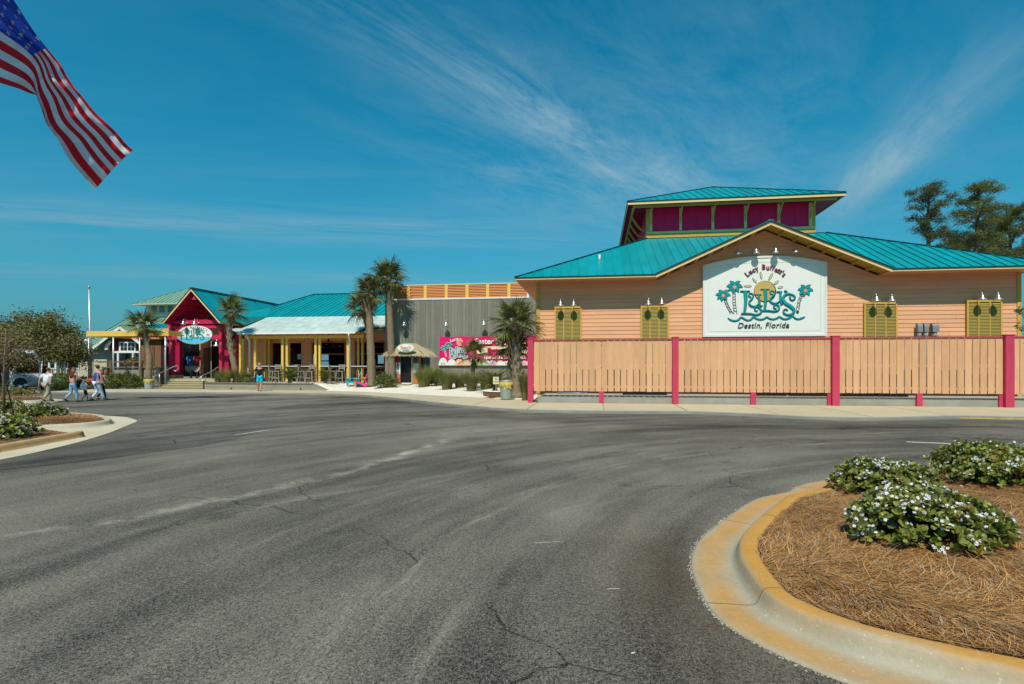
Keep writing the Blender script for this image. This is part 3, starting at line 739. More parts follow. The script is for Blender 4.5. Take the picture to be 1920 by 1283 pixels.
# raised terrace behind the timber retaining wall
solo('terrace_ground', MB().box(FX(384, 9.7), -15.6, 9.70, 22, -.03, .40), M['sand'], frame='B', kind='structure')
# ------------------------------------------------------------------ strips: boards and roof panels cut from a planar polygon
def clip2(poly, k, lim, keep_less):
    out = []; m = len(poly)
    for i in range(m):
        a, b = poly[i], poly[(i+1) % m]; da = (lim-a[k]) if keep_less else (a[k]-lim); db = (lim-b[k]) if keep_less else (b[k]-lim)
        if da >= 0: out.append(a)
        if (da > 0 > db) or (da < 0 < db):
            t = da/(da-db); out.append((a[0]+(b[0]-a[0])*t, a[1]+(b[1]-a[1])*t))
    return out
def strips(thing, name, pts, across, w, m, gap=.004, th=.03, tilt=0., rib=0., off=0., sub=None, start=0., flip=False, wrand=0., seg=0.):
    """cut the planar polygon into strips of width w along 'across'; each strip becomes a part"""
    P = [Vector(p) for p in pts]; n = (P[1]-P[0]).cross(P[2]-P[0])
    for i in range(2, len(P)-1): n += (P[i]-P[0]).cross(P[i+1]-P[0])
    n.normalize()
    if flip: n = -n
    e1 = Vector(across); e1 = (e1-n*e1.dot(n)).normalized(); e2 = n.cross(e1)
    O = P[0]; q = [((p-O).dot(e1), (p-O).dot(e2)) for p in P]
    a = min(x for x, _ in q)+start; amax = max(x for x, _ in q); out = []
    while a < amax-.01:
        ww = w*(1+random.uniform(-wrand, wrand)); pl = clip2(clip2(q, 0, a+gap/2, False), 0, a+ww-gap/2, True)
        if seg and len(pl) >= 3:
            y0_ = min(y for x, y in pl); y1_ = max(y for x, y in pl); c0 = y0_; cutl = [y0_]
            c0 += random.uniform(.3, 1.)*seg
            while c0 < y1_-.8: cutl.append(c0); c0 += seg*random.uniform(.8, 1.1)
            cutl.append(y1_); pls = [clip2(clip2(pl, 1, a_+.0025, False), 1, b_-.0025, True) for a_, b_ in zip(cutl, cutl[1:])]
        else: pls = [pl]
        for pl in pls:
          if len(pl) >= 3 and (max(x for x, _ in pl)-min(x for x, _ in pl)) > .012:
              cl = []
              for x in pl:
                  if not cl or math.hypot(x[0]-cl[-1][0], x[1]-cl[-1][1]) > 1e-4: cl.append(x)
              if len(cl) > 2 and math.hypot(cl[0][0]-cl[-1][0], cl[0][1]-cl[-1][1]) <= 1e-4: cl.pop()
              if len(cl) >= 3:
                  mb = MB(); base = [O+e1*x+e2*y+n*off for x, y in cl]
                  top = [b+n*(th-tilt*(x-a)/w) for b, (x, y) in zip(base, cl)]; m_ = len(cl)
                  ar = sum(cl[i][0]*cl[(i+1) % m_][1]-cl[(i+1) % m_][0]*cl[i][1] for i in range(m_))
                  idx = list(range(m_)) if ar > 0 else list(range(m_))[::-1]
                  mb.add(base+top, [tuple(idx[::-1]), tuple(i+m_ for i in idx)]+[(idx[i], idx[(i+1) % m_], idx[(i+1) % m_]+m_, idx[i]+m_) for i in range(m_)])
                  if rib:
                      ys = [y for x, y in clip2(clip2(q, 0, a-.001, False), 0, a+.002, True)]
                      if len(ys) >= 2 and max(ys)-min(ys) > .05:
                          y0, y1 = min(ys), max(ys)-.02
                          c = O+e1*a+n*(off+th+rib/2)
                          mb.beam(c+e2*y0, c+e2*y1, .032, rib, n)
                  out.append(thing.part(name, mb, m, sub))
        a += ww
    return out
def gooseneck(th, u, v, z, out=.42, s=1.0):
    """barn lamp on a wall at v: plate, curved arm, shade, bulb guard"""
    mb = MB(); mb.lathe([(0,0),(.055,0),(.055,.03),(0,.03)], (u, v-.001, z), 12, Matrix.Rotation(R(90), 3, 'X'))
    p = [(u, v-.02, z)]
    for k in range(9):
        a = math.pi*k/8
        p.append((u, v-.06-(out-.06)*(1-math.cos(a))/2, z+.12*s+.14*s*math.sin(a)*1.0+.0))
    p.append((u, v-out, z+.02*s)); 
    return mb.tube(p, .014*s, 6), (u, v-out, z)
def lamp_thing(u, v, z, label, out=.42, s=1.0, group=None, name='wall_lamp'):
    t = Thing(name, label, 'lamp', (u, v, z), 'B', group)
    arm, (lu, lv, lz) = gooseneck(t, u, v, z, out, s)
    t.part('arm', arm, M['galv'], smooth=True)
    sh = MB().lathe([(.03*s,.10*s),(.055*s,.085*s),(.06*s,.02*s),(.09*s,-.03*s),(.15*s,-.085*s),(.165*s,-.13*s),(.155*s,-.13*s),(.08*s,-.03*s),(.0,-.0)], (lu, lv, lz), 18)
    t.part('lamp_shade', sh, M['galv'], smooth=True)
    t.part('bulb', MB().ell((lu, lv, lz-.075*s), .035*s, .035*s, .05*s, 8, 6), M['white'], smooth=True)
    return t

# ================================================================== main building
VW, VE = 3.5, 2.52                       # wall plane and eave line
ZE = 5.82
uL = FX(1007, VW); uR = FX(1914, VW)
ueL = FX(966, VE); ueR = ueL+(uR-uL)+2*(uL-ueL)
MR = .465
mbld = Thing('restaurant_building', 'peach clapboard restaurant with teal metal roof, front gable and crimson cupola behind the picket fence', 'building', (uL, VW, 0), 'B')
gA = F(1445.5, 416, VE); gu, gz = gA; guL = FX(1229.5, VE); guR = 2*gu-guL
GS = (gz-ZE)/(gu-guL)
DEP = 26.0
core = MB(); core.box(uL, uR, VW+.05, VW+DEP, 0, ZE-.15)
core.prism([(guL+.1, VW+.05, ZE-.16), (guR-.1, VW+.05, ZE-.16), (gu, VW+.05, gz-.22)], (0, .2, 0))
mbld.part('wall', core, M['peach'])
# clapboards on the front, one part each
def wall_poly():
    zt = ZE-.10
    return [(uL+.14, VW+.05, .25), (uR-.14, VW+.05, .25), (uR-.14, VW+.05, zt), (guR-.2, VW+.05, zt), (gu, VW+.05, gz-.15), (guL+.2, VW+.05, zt), (uL+.14, VW+.05, zt)]
strips(mbld, 'siding_board', wall_poly(), (0,0,1), .192, M['peach'], gap=.004, th=.028, tilt=.018, seg=4.2)
mbld.part('painted_shade_band', MB().box(uL+.15, uR-.15, VW-.03, VW+.0, .252, 1.42), mat('painted_shade_brown', (.045,.028,.018), .8, .4, 3))  # dark band added on the wall base, painting in shade behind the fence gaps
for u0, u1 in ((uL-.02, uL+.14), (uR-.14, uR+.02)):
    mbld.part('corner_board', MB().box(u0, u1, VW-.012, VW+.06, .25, ZE-.02), M['olive'])
    
mbld.part('corner_board', MB().box(uL-.035, uL-.02, VW, VW+.16, .25, ZE-.02), M['olive'])
# side wall boards (facing left, seen between the eave and the grey wall)
strips(mbld, 'siding_board', [(uL, VW+.2, .3), (uL, VW+8, .3), (uL, VW+8, ZE), (uL, VW+.2, ZE)], (0,0,1), .192, M['peach'], gap=.007, th=.03, tilt=.02, flip=True)
# soffit and fascia
sof = MB()
sof.box(ueL+.03, uL, VE+.03, VW+DEP+.9, ZE-.10, ZE-.06)
mbld.part('soffit', sof, M['peach'])
for a, b in ((uL, guL+.1), (guR-.1, ueR)): mbld.part('soffit', MB().box(a, b, VE+.03, VW+.05, ZE-.10, ZE-.06), M['peach'])
for a, b in ((ueL, guL), (guR, ueR)):
    mbld.part('fascia', MB().box(a, b, VE, VE+.028, ZE-.095, ZE-.02), M['pale'])
    mbld.part('drip_edge', MB().box(a-.02, b+.02, VE-.03, VE+.05, ZE-.02, ZE+.035), M['teald'])
mbld.part('fascia', MB().box(ueL, ueL+.028, VE+.03, VW+DEP+.9, ZE-.095, ZE-.02), M['pale'])
mbld.part('drip_edge', MB().box(ueL-.03, ueL+.05, VE-.03, VW+DEP+.9, ZE-.018, ZE+.037), M['teald'])
# cupola sits where the hip reaches it
A = 6.73
cuL, cuR, cv0 = ueL+A, ueR-A, VE+A; cz0 = ZE+MR*A
cv1 = cv0+15.
zf = lambda v: ZE+.02+MR*(v-VE)
vg_ = lambda u: VE+GS*(gu-guL-abs(u-gu))/MR     # valley line between gable and main roof
vtop = vg_(gu)
front = [(ueL, VE, zf(VE)), (guL, VE, zf(VE)), (gu, vtop, zf(vtop)), (guR, VE, zf(VE)), (ueR, VE, zf(VE)), (cuR, cv0, zf(cv0)), (cuL, cv0, zf(cv0))]
# non convex: split at the gable
F1 = [front[0], front[1], front[2], (gu, cv0, zf(cv0)), front[6]]
F2 = [front[2], front[3], front[4], front[5], (gu, cv0, zf(cv0))]
strips(mbld, 'roof_panel', F1, (1,0,0), .43, M['teal'], gap=.002, th=.02, rib=.045)
strips(mbld, 'roof_panel', F2, (1,0,0), .43, M['teal'], gap=.002, th=.02, rib=.045)
LS = [(ueL, VE, zf(VE)), (cuL, cv0, zf(cv0)), (cuL, cv1, zf(cv0)), (ueL, VW+DEP+.9, zf(VE))]
mbld.part('roof_slope', MB().prism(LS, (0,0,.02)), M['teal'])
RS = [(ueR, VE, zf(VE)), (cuR, cv0, zf(cv0)), (cuR, cv1, zf(cv0)), (ueR, VW+DEP+.9, zf(VE))]
mbld.part('roof_slope', MB().prism(RS, (0,0,.02)), M['teal'])
for P_, Q_ in (((ueL, VE, zf(VE)+.03), (cuL, cv0, zf(cv0)+.05)), ((ueR, VE, zf(VE)+.03), (cuR, cv0, zf(cv0)+.05))):
    mbld.part('hip_cap', MB().beam(P_, Q_, .16, .06), M['teald'])
mbld.part('base_flashing', MB().box(cuL, cuR, cv0-.05, cv0+.02, cz0-.02, cz0+.07), M['teald'])
# front gable roof
zg = lambda u: ZE+.02+GS*(gu-guL-abs(u-gu))
gr_l = [(guL, VE, zg(guL)), (gu, VE, zg(gu)), (gu, vtop, zg(gu))]
gr_r = [(guR, VE, zg(guR)), (gu, vtop, zg(gu)), (gu, VE, zg(gu))]
strips(mbld, 'roof_panel', gr_l, (0,1,0), .43, M['teal'], gap=.002, th=.02, rib=.045, flip=False)
strips(mbld, 'roof_panel', gr_r, (0,1,0), .43, M['teal'], gap=.002, th=.02, rib=.045, flip=False)
for s_, u0 in ((1, guL), (-1, guR)):
    d = Vector((gu-u0, 0, zg(gu)-zg(u0)))
    # soffit boards under the rake
    a = Vector((u0, VE+.03, zg(u0)-.10)); b = a+d
    mbld.part('rake_soffit', MB().prism([a, b, b+Vector((0,VW-VE+.02,0)), a+Vector((0,VW-VE+.02,0))], (0,0,.05)), M['olive'])
    mbld.part('rake_board', MB().beam(Vector((u0, VE+.012, zg(u0)-.075)), Vector((gu, VE+.012, zg(gu)-.075)), .03, .15), M['pale'])
    mbld.part('drip_edge', MB().beam(Vector((u0, VE-.01, zg(u0)+.02)), Vector((gu, VE-.01, zg(gu)+.02)), .09, .05), M['teald'])
    for k in range(1, 8):
        t = k/8.0; p = a+d*t
        mbld.part('outlooker', MB().box(p.x-.045, p.x+.045, VE+.06, VW+.02, p.z-.10, p.z+.0), M['olive'])
mbld.part('ridge_cap', MB().beam((gu, VE-.03, zg(gu)+.045), (gu, vtop, zg(gu)+.045), .22, .05), M['teal'])
# vent pipe on the roof
vu, vz = F(1124, 489, 5.0); vv = 5.0
for _ in range(6): vu, vz = F(1124, 489, vv); vv += (vz-zf(vv))/MR*.6
mbld.part('vent_pipe', MB().lathe([(0,0),(.055,0),(.055,.36),(.045,.36),(.045,.1),(0,.1)], (vu, vv, zf(vv)-.05), 14), M['white'], smooth=True)
# ------------------------------------------------------------------ cupola (its parts belong to the building)
ZC = cz0+1.78                                 # eave of the cupola
OV = 1.12
cu0, cu1 = cuL, cuR-.58
mbld.part('cupola_wall', MB().box(cu0+.05, cu1-.05, cv0+.05, cv1, cz0-.3, ZC+.1), M['magenta'])
mbld.part('cupola_base_board', MB().box(cu0, cu1, cv0, cv0+.05, cz0+.072, cz0+.30), M['olive'])
mbld.part('cupola_sill', MB().box(cu0, cu1, cv0-.035, cv0+.05, cz0+.302, cz0+.43), M['pale'])
mbld.part('cupola_base_board', MB().box(cu0-.002, cu0+.045, cv0+.052, cv1, cz0-.5, cz0+.43), M['olive'])
nb = 5; bw = (cu1-cu0-.3)/nb
for k in range(nb+1):
    u = cu0+.15+bw*k; w_ = .15 if k in (0, nb) else .075
    z0 = cz0+.432
    if k in (0, nb): mbld.part('cupola_corner_board', MB().box(cu0-.004 if k == 0 else cu1-.2, cu0+.2 if k == 0 else cu1+.004, cv0-.012, cv0+.05, z0, ZC), M['olive'])
    uu = u+(.12 if k == 0 else -.12 if k == nb else 0)
    mbld.part('pilaster', MB().box(uu-.07, uu+.07, cv0-.05, cv0+.049, z0+.02, ZC-.02), M['pale'])
    br = MB(); pr = []
    for q in range(9):
        t = q/8; pr.append(Vector((uu, cv0-.06-(OV-.35)*t**1.5, z0+.42+(ZC-z0-.5)*t**.8)))
    for p_, q_ in zip(pr, pr[1:]): br.beam(p_, q_, .055, .09, (0,1,0))
    mbld.part('bracket', br, M['olive'])
    if k < nb:
        pm = MB().box(u+bw/2-.02, u+bw/2+.02, cv0+.02, cv0+.05, z0+.08, ZC); mbld.part('panel_seam', pm, M['magenta'])
        mbld.part('panel_rail', MB().box(u+.09, u+bw-.09, cv0+.012, cv0+.05, z0+.0, z0+.12), M['magenta'])
# left side brackets
for k in range(8):
    v = cv0+1.0+k*1.75; br = MB(); pr = []
    for q in range(9):
        t = q/8; pr.append(Vector((cu0-.03-(OV-.35)*t**.75, v, cz0+.75+(ZC-cz0-.85)*t**1.3)))
    for p_, q_ in zip(pr, pr[1:]): br.beam(p_, q_, .09, .11, (1,0,0.3))
    mbld.part('bracket', br, M['olive'])
so = MB(); so.box(cu0-OV+.05, cu1+OV-.05, cv0-OV+.05, cv1+OV, ZC+.01, ZC+.05)
mbld.part('cupola_soffit', so, M['crimson'])
mbld.part('soffit_beam', MB().box(cu0-OV+.32, cu1+OV-.32, cv0-OV+.30, cv0-OV+.42, ZC-.12, ZC+.008), M['olive'])
mbld.part('soffit_beam', MB().box(cu0-OV+.30, cu0-OV+.42, cv0-OV+.43, cv1+.8, ZC-.12, ZC+.008), M['olive'])
for k in range(40):
    v = cv0-OV+.6+k*.42
    mbld.part('soffit_slat', MB().box(cu0-OV+.06, cu0-.02, v, v+.05, ZC-.04, ZC+.008), M['crimson'])
for box in ((cu0-OV, cu1+OV, cv0-OV, cv0-OV+.03), (cu0-OV, cu0-OV+.03, cv0-OV+.03, cv1+OV), (cu1+OV-.03, cu1+OV, cv0-OV+.03, cv1+OV)):
    mbld.part('fascia', MB().box(*box, ZC-.03, ZC+.11), M['pale'])
for box in ((cu0-OV-.03, cu1+OV+.03, cv0-OV-.03, cv0-OV+.06), (cu0-OV-.03, cu0-OV+.06, cv0-OV+.06, cv1+OV), (cu1+OV-.06, cu1+OV+.03, cv0-OV+.06, cv1+OV)):
    mbld.part('drip_edge', MB().box(*box, ZC+.11, ZC+.165), M['teald'])
W2 = (cu1-cu0)/2+OV; cm = (cu0+cu1)/2; MC = .41; zr = ZC+.14+MC*W2; e0 = cv0-OV; e1_ = cv1+OV
strips(mbld, 'roof_panel', [(cu0-OV, e0, ZC+.14), (cu1+OV, e0, ZC+.14), (cm, e0+W2, zr)], (1,0,0), .43, M['teal'], gap=.002, th=.02, rib=.045)
mbld.part('roof_slope', MB().prism([(cu0-OV, e0, ZC+.14), (cm, e0+W2, zr), (cm, e1_-W2, zr), (cu0-OV, e1_, ZC+.14)], (0,0,.02)), M['teal'])
mbld.part('roof_slope', MB().prism([(cu1+OV, e0, ZC+.14), (cm, e0+W2, zr), (cm, e1_-W2, zr), (cu1+OV, e1_, ZC+.14)], (0,0,.02)), M['teal'])
for a in (cu0-OV, cu1+OV): mbld.part('hip_cap', MB().beam((a, e0, ZC+.17), (cm, e0+W2, zr+.03), .15, .06), M['teald'])

# ------------------------------------------------------------------ shutters on the wall
def shutter(px0, px1, py0, label):
    u0, z1 = F(px0, py0, VW-.02); u1 = FX(px1, VW-.02); z0 = 1.2
    t = Thing('shutter', label, 'shutter', (u0, VW, z0), 'B', 'olive louvred shutters on the peach wall')
    t.part('backing', MB().box(u0+.01, u1-.01, VW-.045, VW+.0, z0, z1-.01), M['shut'])
    w3 = (u1-u0-.09)/3
    t.part('frame', MB().box(u0, u1, VW-.10, VW-.045, z1-.09, z1), M['olive'])
    for k in range(4):
        a = u0+.0+k*(w3)+(.03*k-.0); t.part('stile', MB().box(a, a+.07 if k in (0,3) else a+.05, VW-.10, VW-.045, z0, z1-.092), M['olive'])
    for k in range(3):
        a = u0+k*(w3+.03)+.06; b = u0+(k+1)*(w3+.03)-.005; sl = MB(); z = z0+.05
        while z < z1-.16:
            sl.prism([(a, VW-.092, z), (a, VW-.085, z+.012), (a, VW-.048, z+.062), (a, VW-.048, z+.05)], (b-a, 0, 0)); z += .065
        t.part('louvre_slats', sl, M['shut'], kind='stuff')
    return t
shutter(1040, 1088, 575.5, 'narrow olive louvred shutter at the left end of the peach wall')
shutter(1201, 1251, 574, 'olive louvred shutter just left of the big restaurant sign')
shutter(1619, 1678, 567.5, 'olive louvred shutter between the big sign and the grey pipe hoods')
shutter(1811, 1874, 563.5, 'olive louvred shutter nearest the right end of the peach wall')
def root(px, py):
    # lamp shade seen at px,py hangs .42 m in front of the wall
    return F(px, py, VW-.42)
for px, py, lb in ((1051,569,'galvanized barn lamp left of the pair over the leftmost shutter'), (1075.5,569,'galvanized barn lamp right of the pair over the leftmost shutter'),
                   (1215.8,567,'galvanized barn lamp left of the pair over the shutter beside the sign'), (1240.7,566,'galvanized barn lamp right of the pair over the shutter beside the sign'),
                   (1643.5,560,'galvanized barn lamp left of the pair over the shutter right of the sign'), (1672.6,560,'galvanized barn lamp right of the pair over the shutter right of the sign'),
                   (1842,557,'galvanized barn lamp left of the pair over the rightmost shutter'), (1872,557,'galvanized barn lamp right of the pair over the rightmost shutter'),
                   (1383.5,472,'first galvanized barn lamp from the left above the sign in the gable'), (1418,470.5,'second galvanized barn lamp from the left above the sign in the gable'),
                   (1454.5,469.5,'third galvanized barn lamp from the left above the sign in the gable'), (1492,468.5,'rightmost of the four galvanized barn lamps above the sign in the gable')):
    u, z = root(px, py); big = py < 500
    lamp_thing(u, VW+.0, z, lb, group='barn lamps on the peach wall')
# grey pipe hoods
for px, w_, lb in ((1723.6, 8.5, 'grey metal vent hood on a pipe, leftmost of three above the fence'), (1735.6, 7.5, 'grey metal vent hood on a pipe, middle of three above the fence'), (1752, 11, 'grey metal vent hood standing alone right of the other two')):
    u, z1 = F(px, 607, VW-.2); z0 = F(px, 622, VW-.2)[1]; r = w_*.0238/2
    t = Thing('vent_hood', lb, 'vent hood', (u, VW-.2, z0-1.8), 'B', 'grey vent hoods')
    t.part('pipe', MB().tube([(u, VW-.2, 1.2), (u, VW-.2, z0)], r*.75, 12), mat('grey_duct', (.22,.23,.22), .5, .1, 4) if 'grey_duct' not in MATS else MATS['grey_duct'], smooth=True)
    t.part('hood', MB().prism([(u-r, VW-.2+r, z0), (u-r, VW-.2-r*1.0, z0-.02), (u-r, VW-.2-r*1.0, z1-.12), (u-r, VW-.2-r*.4, z1), (u-r, VW-.2+r, z1)], (2*r, 0, 0)), MATS['grey_duct'])
    t.part('collar', MB().lathe([(r*.75,0),(r*.95,0),(r*.95,.05),(r*.75,.05)], (u, VW-.2, z0-.2), 12), MATS['grey_duct'])

# ------------------------------------------------------------------ low kerb, slab and picket fence
uF0 = FX(995, 0)
FE = 34.0
solo('loading_slab', MB().box(uF0+.35, FE, .16, VW+.04, -.03, .25), M['conc'], frame='B', kind='structure')
solo('low_concrete_kerb_wall', MB().box(uF0+.3, FE, .06, .158, -.03, .262), M['graycurb'], 'long low grey concrete kerb wall running under the picket fence', 'kerb wall', frame='B', org=(0,0,0))
fen = Thing('picket_fence', 'long peach vertical board fence on rose pink posts in front of the restaurant', 'fence', (uF0, 0, 0), 'B')
ZT, ZB = 2.70, .51
posts = [FX(995, -.05), FX(1266, -.05), FX(1565.5, -.05), FX(1890, -.05)]; sp = posts[3]-posts[2]
posts += [posts[3]+sp, posts[3]+2*sp]
for i, u in enumerate(posts):
    w_ = (.115,.122,.135,.15,.15,.15)[i]
    fen.part('post', MB().box(u-w_, u+w_, -.17, .05, -.06 if i != 2 else -.12, ZT+.06), M['pink'])
    fen.part('post_cap', MB().box(u-w_-.02, u+w_+.02, -.19, .07, ZT+.062, ZT+.10), M['pink'])
    if i in (2, 3, 4): fen.part('post_brace', MB().box(u-w_-.13, u-w_-.002, -.02, .05, -.02, ZB-.03), M['pink'])
for a, b in zip(posts, posts[1:]):
    m_ = (a+b)/2; a_, b_ = a+(.118,.125,.138,.153,.153)[posts.index(a)], b-(.118,.125,.138,.153,.153,.153)[posts.index(b)]
    fen.part('short_post', MB().box(m_-.10, m_+.10, -.06, .055, -.03, ZB-.005), M['pink'])
    fen.part('top_rail', MB().box(a_, b_, -.075, .055, ZT-.005, ZT+.035), M['pink'])
    for z in (.66, 1.56, 2.5): fen.part('rail', MB().box(a_, b_, .002, .05, z, z+.09), M['fence'])
    fen.part('mid_post', MB().box(m_-.05, m_+.05, .052, .12, .27, ZT-.02), M['fence'])
    n_ = round((b_-a_)/.262); w_ = (b_-a_)/n_
    for k in range(n_):
        g = random.uniform(.022, .042); x0 = a_+k*w_+g/2; x1 = a_+(k+1)*w_-g/2; ln = random.uniform(-.008, .006); th_ = random.uniform(-.003, .003)
        mb = MB().prism([(x0+th_, -.028, ZB+ln), (x1+th_, -.028, ZB+ln), (x1, -.028, ZT-.007), (x0, -.028, ZT-.007)], (0, .026, 0))
        fen.part('picket', mb, M['fence'])
# things lying on the slab behind the fence
def crate(u0, u1, v0, label):
    t = Thing('crate', label, 'crate', ((u0+u1)/2, v0, .25), 'B', 'black crates behind the fence')
    t.part('shell', MB().box(u0, u1, v0+.03, v0+.35, .252, .55), M['black'])
    k = u0
    while k < u1-.05:
        t.part('rib', MB().box(k, k+.03, v0, v0+.028, .252, .55), M['black']); k += .22
for a, b, lb in ((1168,1251,'long black plastic crate under the fence between the first two tall posts'), (1421,1476,'black crate under the fence just right of the short post beneath the sign'), (1482,1556,'black crate under the fence just left of the third tall post'), (1574,1640,'black crate under the fence just right of the third tall post'), (1646,1704,'black crate under the fence left of the right hand short post')):
    crate(FX(a, 2.3), FX(b, 2.3), 2.3, lb)
t = Thing('ground_pipe', 'thin grey pipe lying on the slab under the left end of the fence', 'pipe', (FX(1080, 2.6), 2.6, .25), 'B')
t.part('pipe', MB().tube([(FX(1045,2.6), 2.6, .30), (FX(1085,2.6), 2.6, .30), (FX(1098,2.6), 2.5, .30), (FX(1100,2.6), 2.3, .30)], .035, 8), M['galv'], smooth=True)

# ================================================================== lettering helpers
def text_mesh(body, size, font_shear=0., extrude=.01, bold=0., spacing=1.0):
    c = bpy.data.curves.new('t', 'FONT'); c.body = body; c.size = size; c.shear = font_shear; c.extrude = extrude; c.offset = bold
    c.align_x = 'CENTER'; c.align_y = 'CENTER'; c.space_character = spacing; c.resolution_u = 3
    o = bpy.data.objects.new('t', c); COL.objects.link(o); dg = bpy.context.evaluated_depsgraph_get(); dg.update()
    me = bpy.data.meshes.new_from_object(o.evaluated_get(dg)); bpy.data.objects.remove(o); return me
def text_part(th, body, u, z, v, size, m, shear=0., bold=0., rot=0., sx=1., extrude=.012, name='lettering', sub=None, spacing=1.):
    me = text_mesh(body, size, shear, extrude, bold, spacing); c, s = math.cos(rot), math.sin(rot)
    for q in me.vertices:
        x, y, zz = q.co; x *= sx; X = x*c-y*s; Y = x*s+y*c
        q.co = (u+X-th.org[0], v-zz-th.org[1], z+Y-th.org[2])
    me.update(); return th.part(name, me, m, sub)
def stroke_mb(mb, pts, wid, v, dv=.02, sm=5):
    """tapered brush stroke in the wall plane"""
    P = [Vector(p) for p in pts]
    if isinstance(wid, (int, float)): wid = [wid]*len(P)
    if sm > 1 and len(P) > 2:
        Q = []; Wd = []; m_ = len(P)
        for i in range(m_-1):
            p0, p1, p2, p3 = P[max(i-1,0)], P[i], P[i+1], P[min(i+2,m_-1)]
            for q in range(sm):
                t = q/sm; Q.append(.5*((2*p1)+(p2-p0)*t+(2*p0-5*p1+4*p2-p3)*t*t+(3*p1-p0-3*p2+p3)*t**3)); Wd.append(wid[i]+(wid[i+1]-wid[i])*t)
        Q.append(P[-1]); Wd.append(wid[-1])
    else: Q, Wd = P, wid
    vs = []; n_ = len(Q)
    for i, p in enumerate(Q):
        t = (Q[min(i+1,n_-1)]-Q[max(i-1,0)])
        t = t.normalized() if t.length > 1e-6 else Vector((1,0)); nr = Vector((-t.y, t.x))*Wd[i]/2
        a, b = p+nr, p-nr; vs += [(a.x, v, a.y), (b.x, v, b.y), (a.x, v+dv, a.y), (b.x, v+dv, b.y)]
    fs = []
    for i in range(n_-1):
        o, q = i*4, i*4+4; fs += [(o, q, q+1, o+1), (o, o+2, q+2, q), (o+1, q+1, q+3, o+3)]
    fs += [(0,1,3,2), ((n_-1)*4, (n_-1)*4+2, (n_-1)*4+3, (n_-1)*4+1)]
    return mb.add(vs, fs)
def blob_mb(mb, pts, v, dv=.02): return mb.prism([(p[0], v, p[1]) for p in pts], (0, dv, 0))
STR = {
 'L': [([(655,575),(660,720),(640,890)], [66,48,36]), ([(585,572),(720,572)], 15), ([(597,890),(660,888),(740,892),(800,905),(860,890),(880,848),(850,803),(808,795),(785,820),(800,848),(832,846)], [20,26,24,24,24,24,20,16,13,11,9])],
 'u': [([(738,655),(705,640),(710,610),(745,602),(768,632),(748,680),(715,715),(712,750),(745,782),(800,785),(842,752)], [8,12,13,14,18,22,24,26,26,22,18]), ([(845,622),(850,700),(862,785)], [30,28,22]), ([(800,622),(882,622)], 13), ([(850,786),(900,775)], [20,8])],
 'L2': [([(932,550),(940,700),(928,842)], [62,48,34]), ([(870,547),(997,547)], 15), ([(898,848),(980,846),(1060,856),(1115,842),(1133,805),(1115,768),(1078,764),(1055,788),(1068,815),(1098,812)], [20,24,22,22,22,20,16,13,11,9])],
 'u2': [([(1045,620),(1012,612),(1003,582),(1038,568),(1066,592),(1055,635),(1015,670),(1008,710),(1040,738),(1095,742),(1140,712)], [8,12,13,14,18,22,24,26,26,22,18]), ([(1150,582),(1150,660),(1165,755)], [30,28,22]), ([(1098,580),(1175,580)], 13), ([(1155,758),(1190,748)], [18,8])],
 'S': [([(1300,668),(1282,650),(1290,685),(1325,697),(1357,668),(1335,628),(1265,610),(1205,635),(1188,690),(1225,742),(1300,790),(1342,838),(1325,888),(1262,906),(1205,885),(1196,845),(1228,825),(1256,845)], [7,8,11,15,18,22,26,34,44,52,54,46,34,28,24,20,14,9])],
 'ap': [([(1205,572),(1228,568),(1240,588),(1216,612)], [16,22,16,6])]}
def lulu(th, mp, sc, v, face, outline, ow=13, sub=None, dv=.02):
    """the curly five letter name; mp maps drawing units to the wall plane, sc is metres per unit"""
    for key, sts in STR.items():
        a = MB(); b = MB()
        for pts, wd in sts:
            wd_ = [q*.76 for q in (wd if isinstance(wd, list) else [wd]*len(pts))]
            stroke_mb(a, [mp(x+4, y+5) for x, y in pts], [(q+ow)*sc for q in wd_], v, dv); stroke_mb(b, [mp(x, y) for x, y in pts], [q*sc for q in wd_], v-dv*.9, dv)
        o = th.part('letter_outline', a, outline, sub); th.part('letter', b, face, sub)
def ellp(mp, cx, cy, rx, ry, rot=0, n=22, a0=0, a1=2*math.pi):
    out = []
    for k in range(n):
        a = a0+(a1-a0)*k/n; x, y = rx*math.cos(a), ry*math.sin(a)
        out.append(mp(cx+x*math.cos(rot)-y*math.sin(rot), cy+x*math.sin(rot)+y*math.cos(rot)))
    return out
def leafp(mp, cx, cy, ang, ln, wd, droop):
    """one drooping palm leaf outline from its root"""
    L_ = []; R_ = []
    for k in range(9):
        t = k/8; a = ang+droop*t; x = cx+ln*(math.cos(ang)*t+ (math.cos(a)-math.cos(ang))*.45*t); y = cy+ln*(math.sin(ang)*t+(math.sin(a)-math.sin(ang))*.45*t)
        w_ = wd*math.sin(math.pi*min(t*1.0, .97)**.8)*.5+.5; L_.append(mp(x+math.sin(a)*w_, y-math.cos(a)*w_)); R_.append(mp(x-math.sin(a)*w_, y+math.cos(a)*w_))
    return L_+R_[::-1]
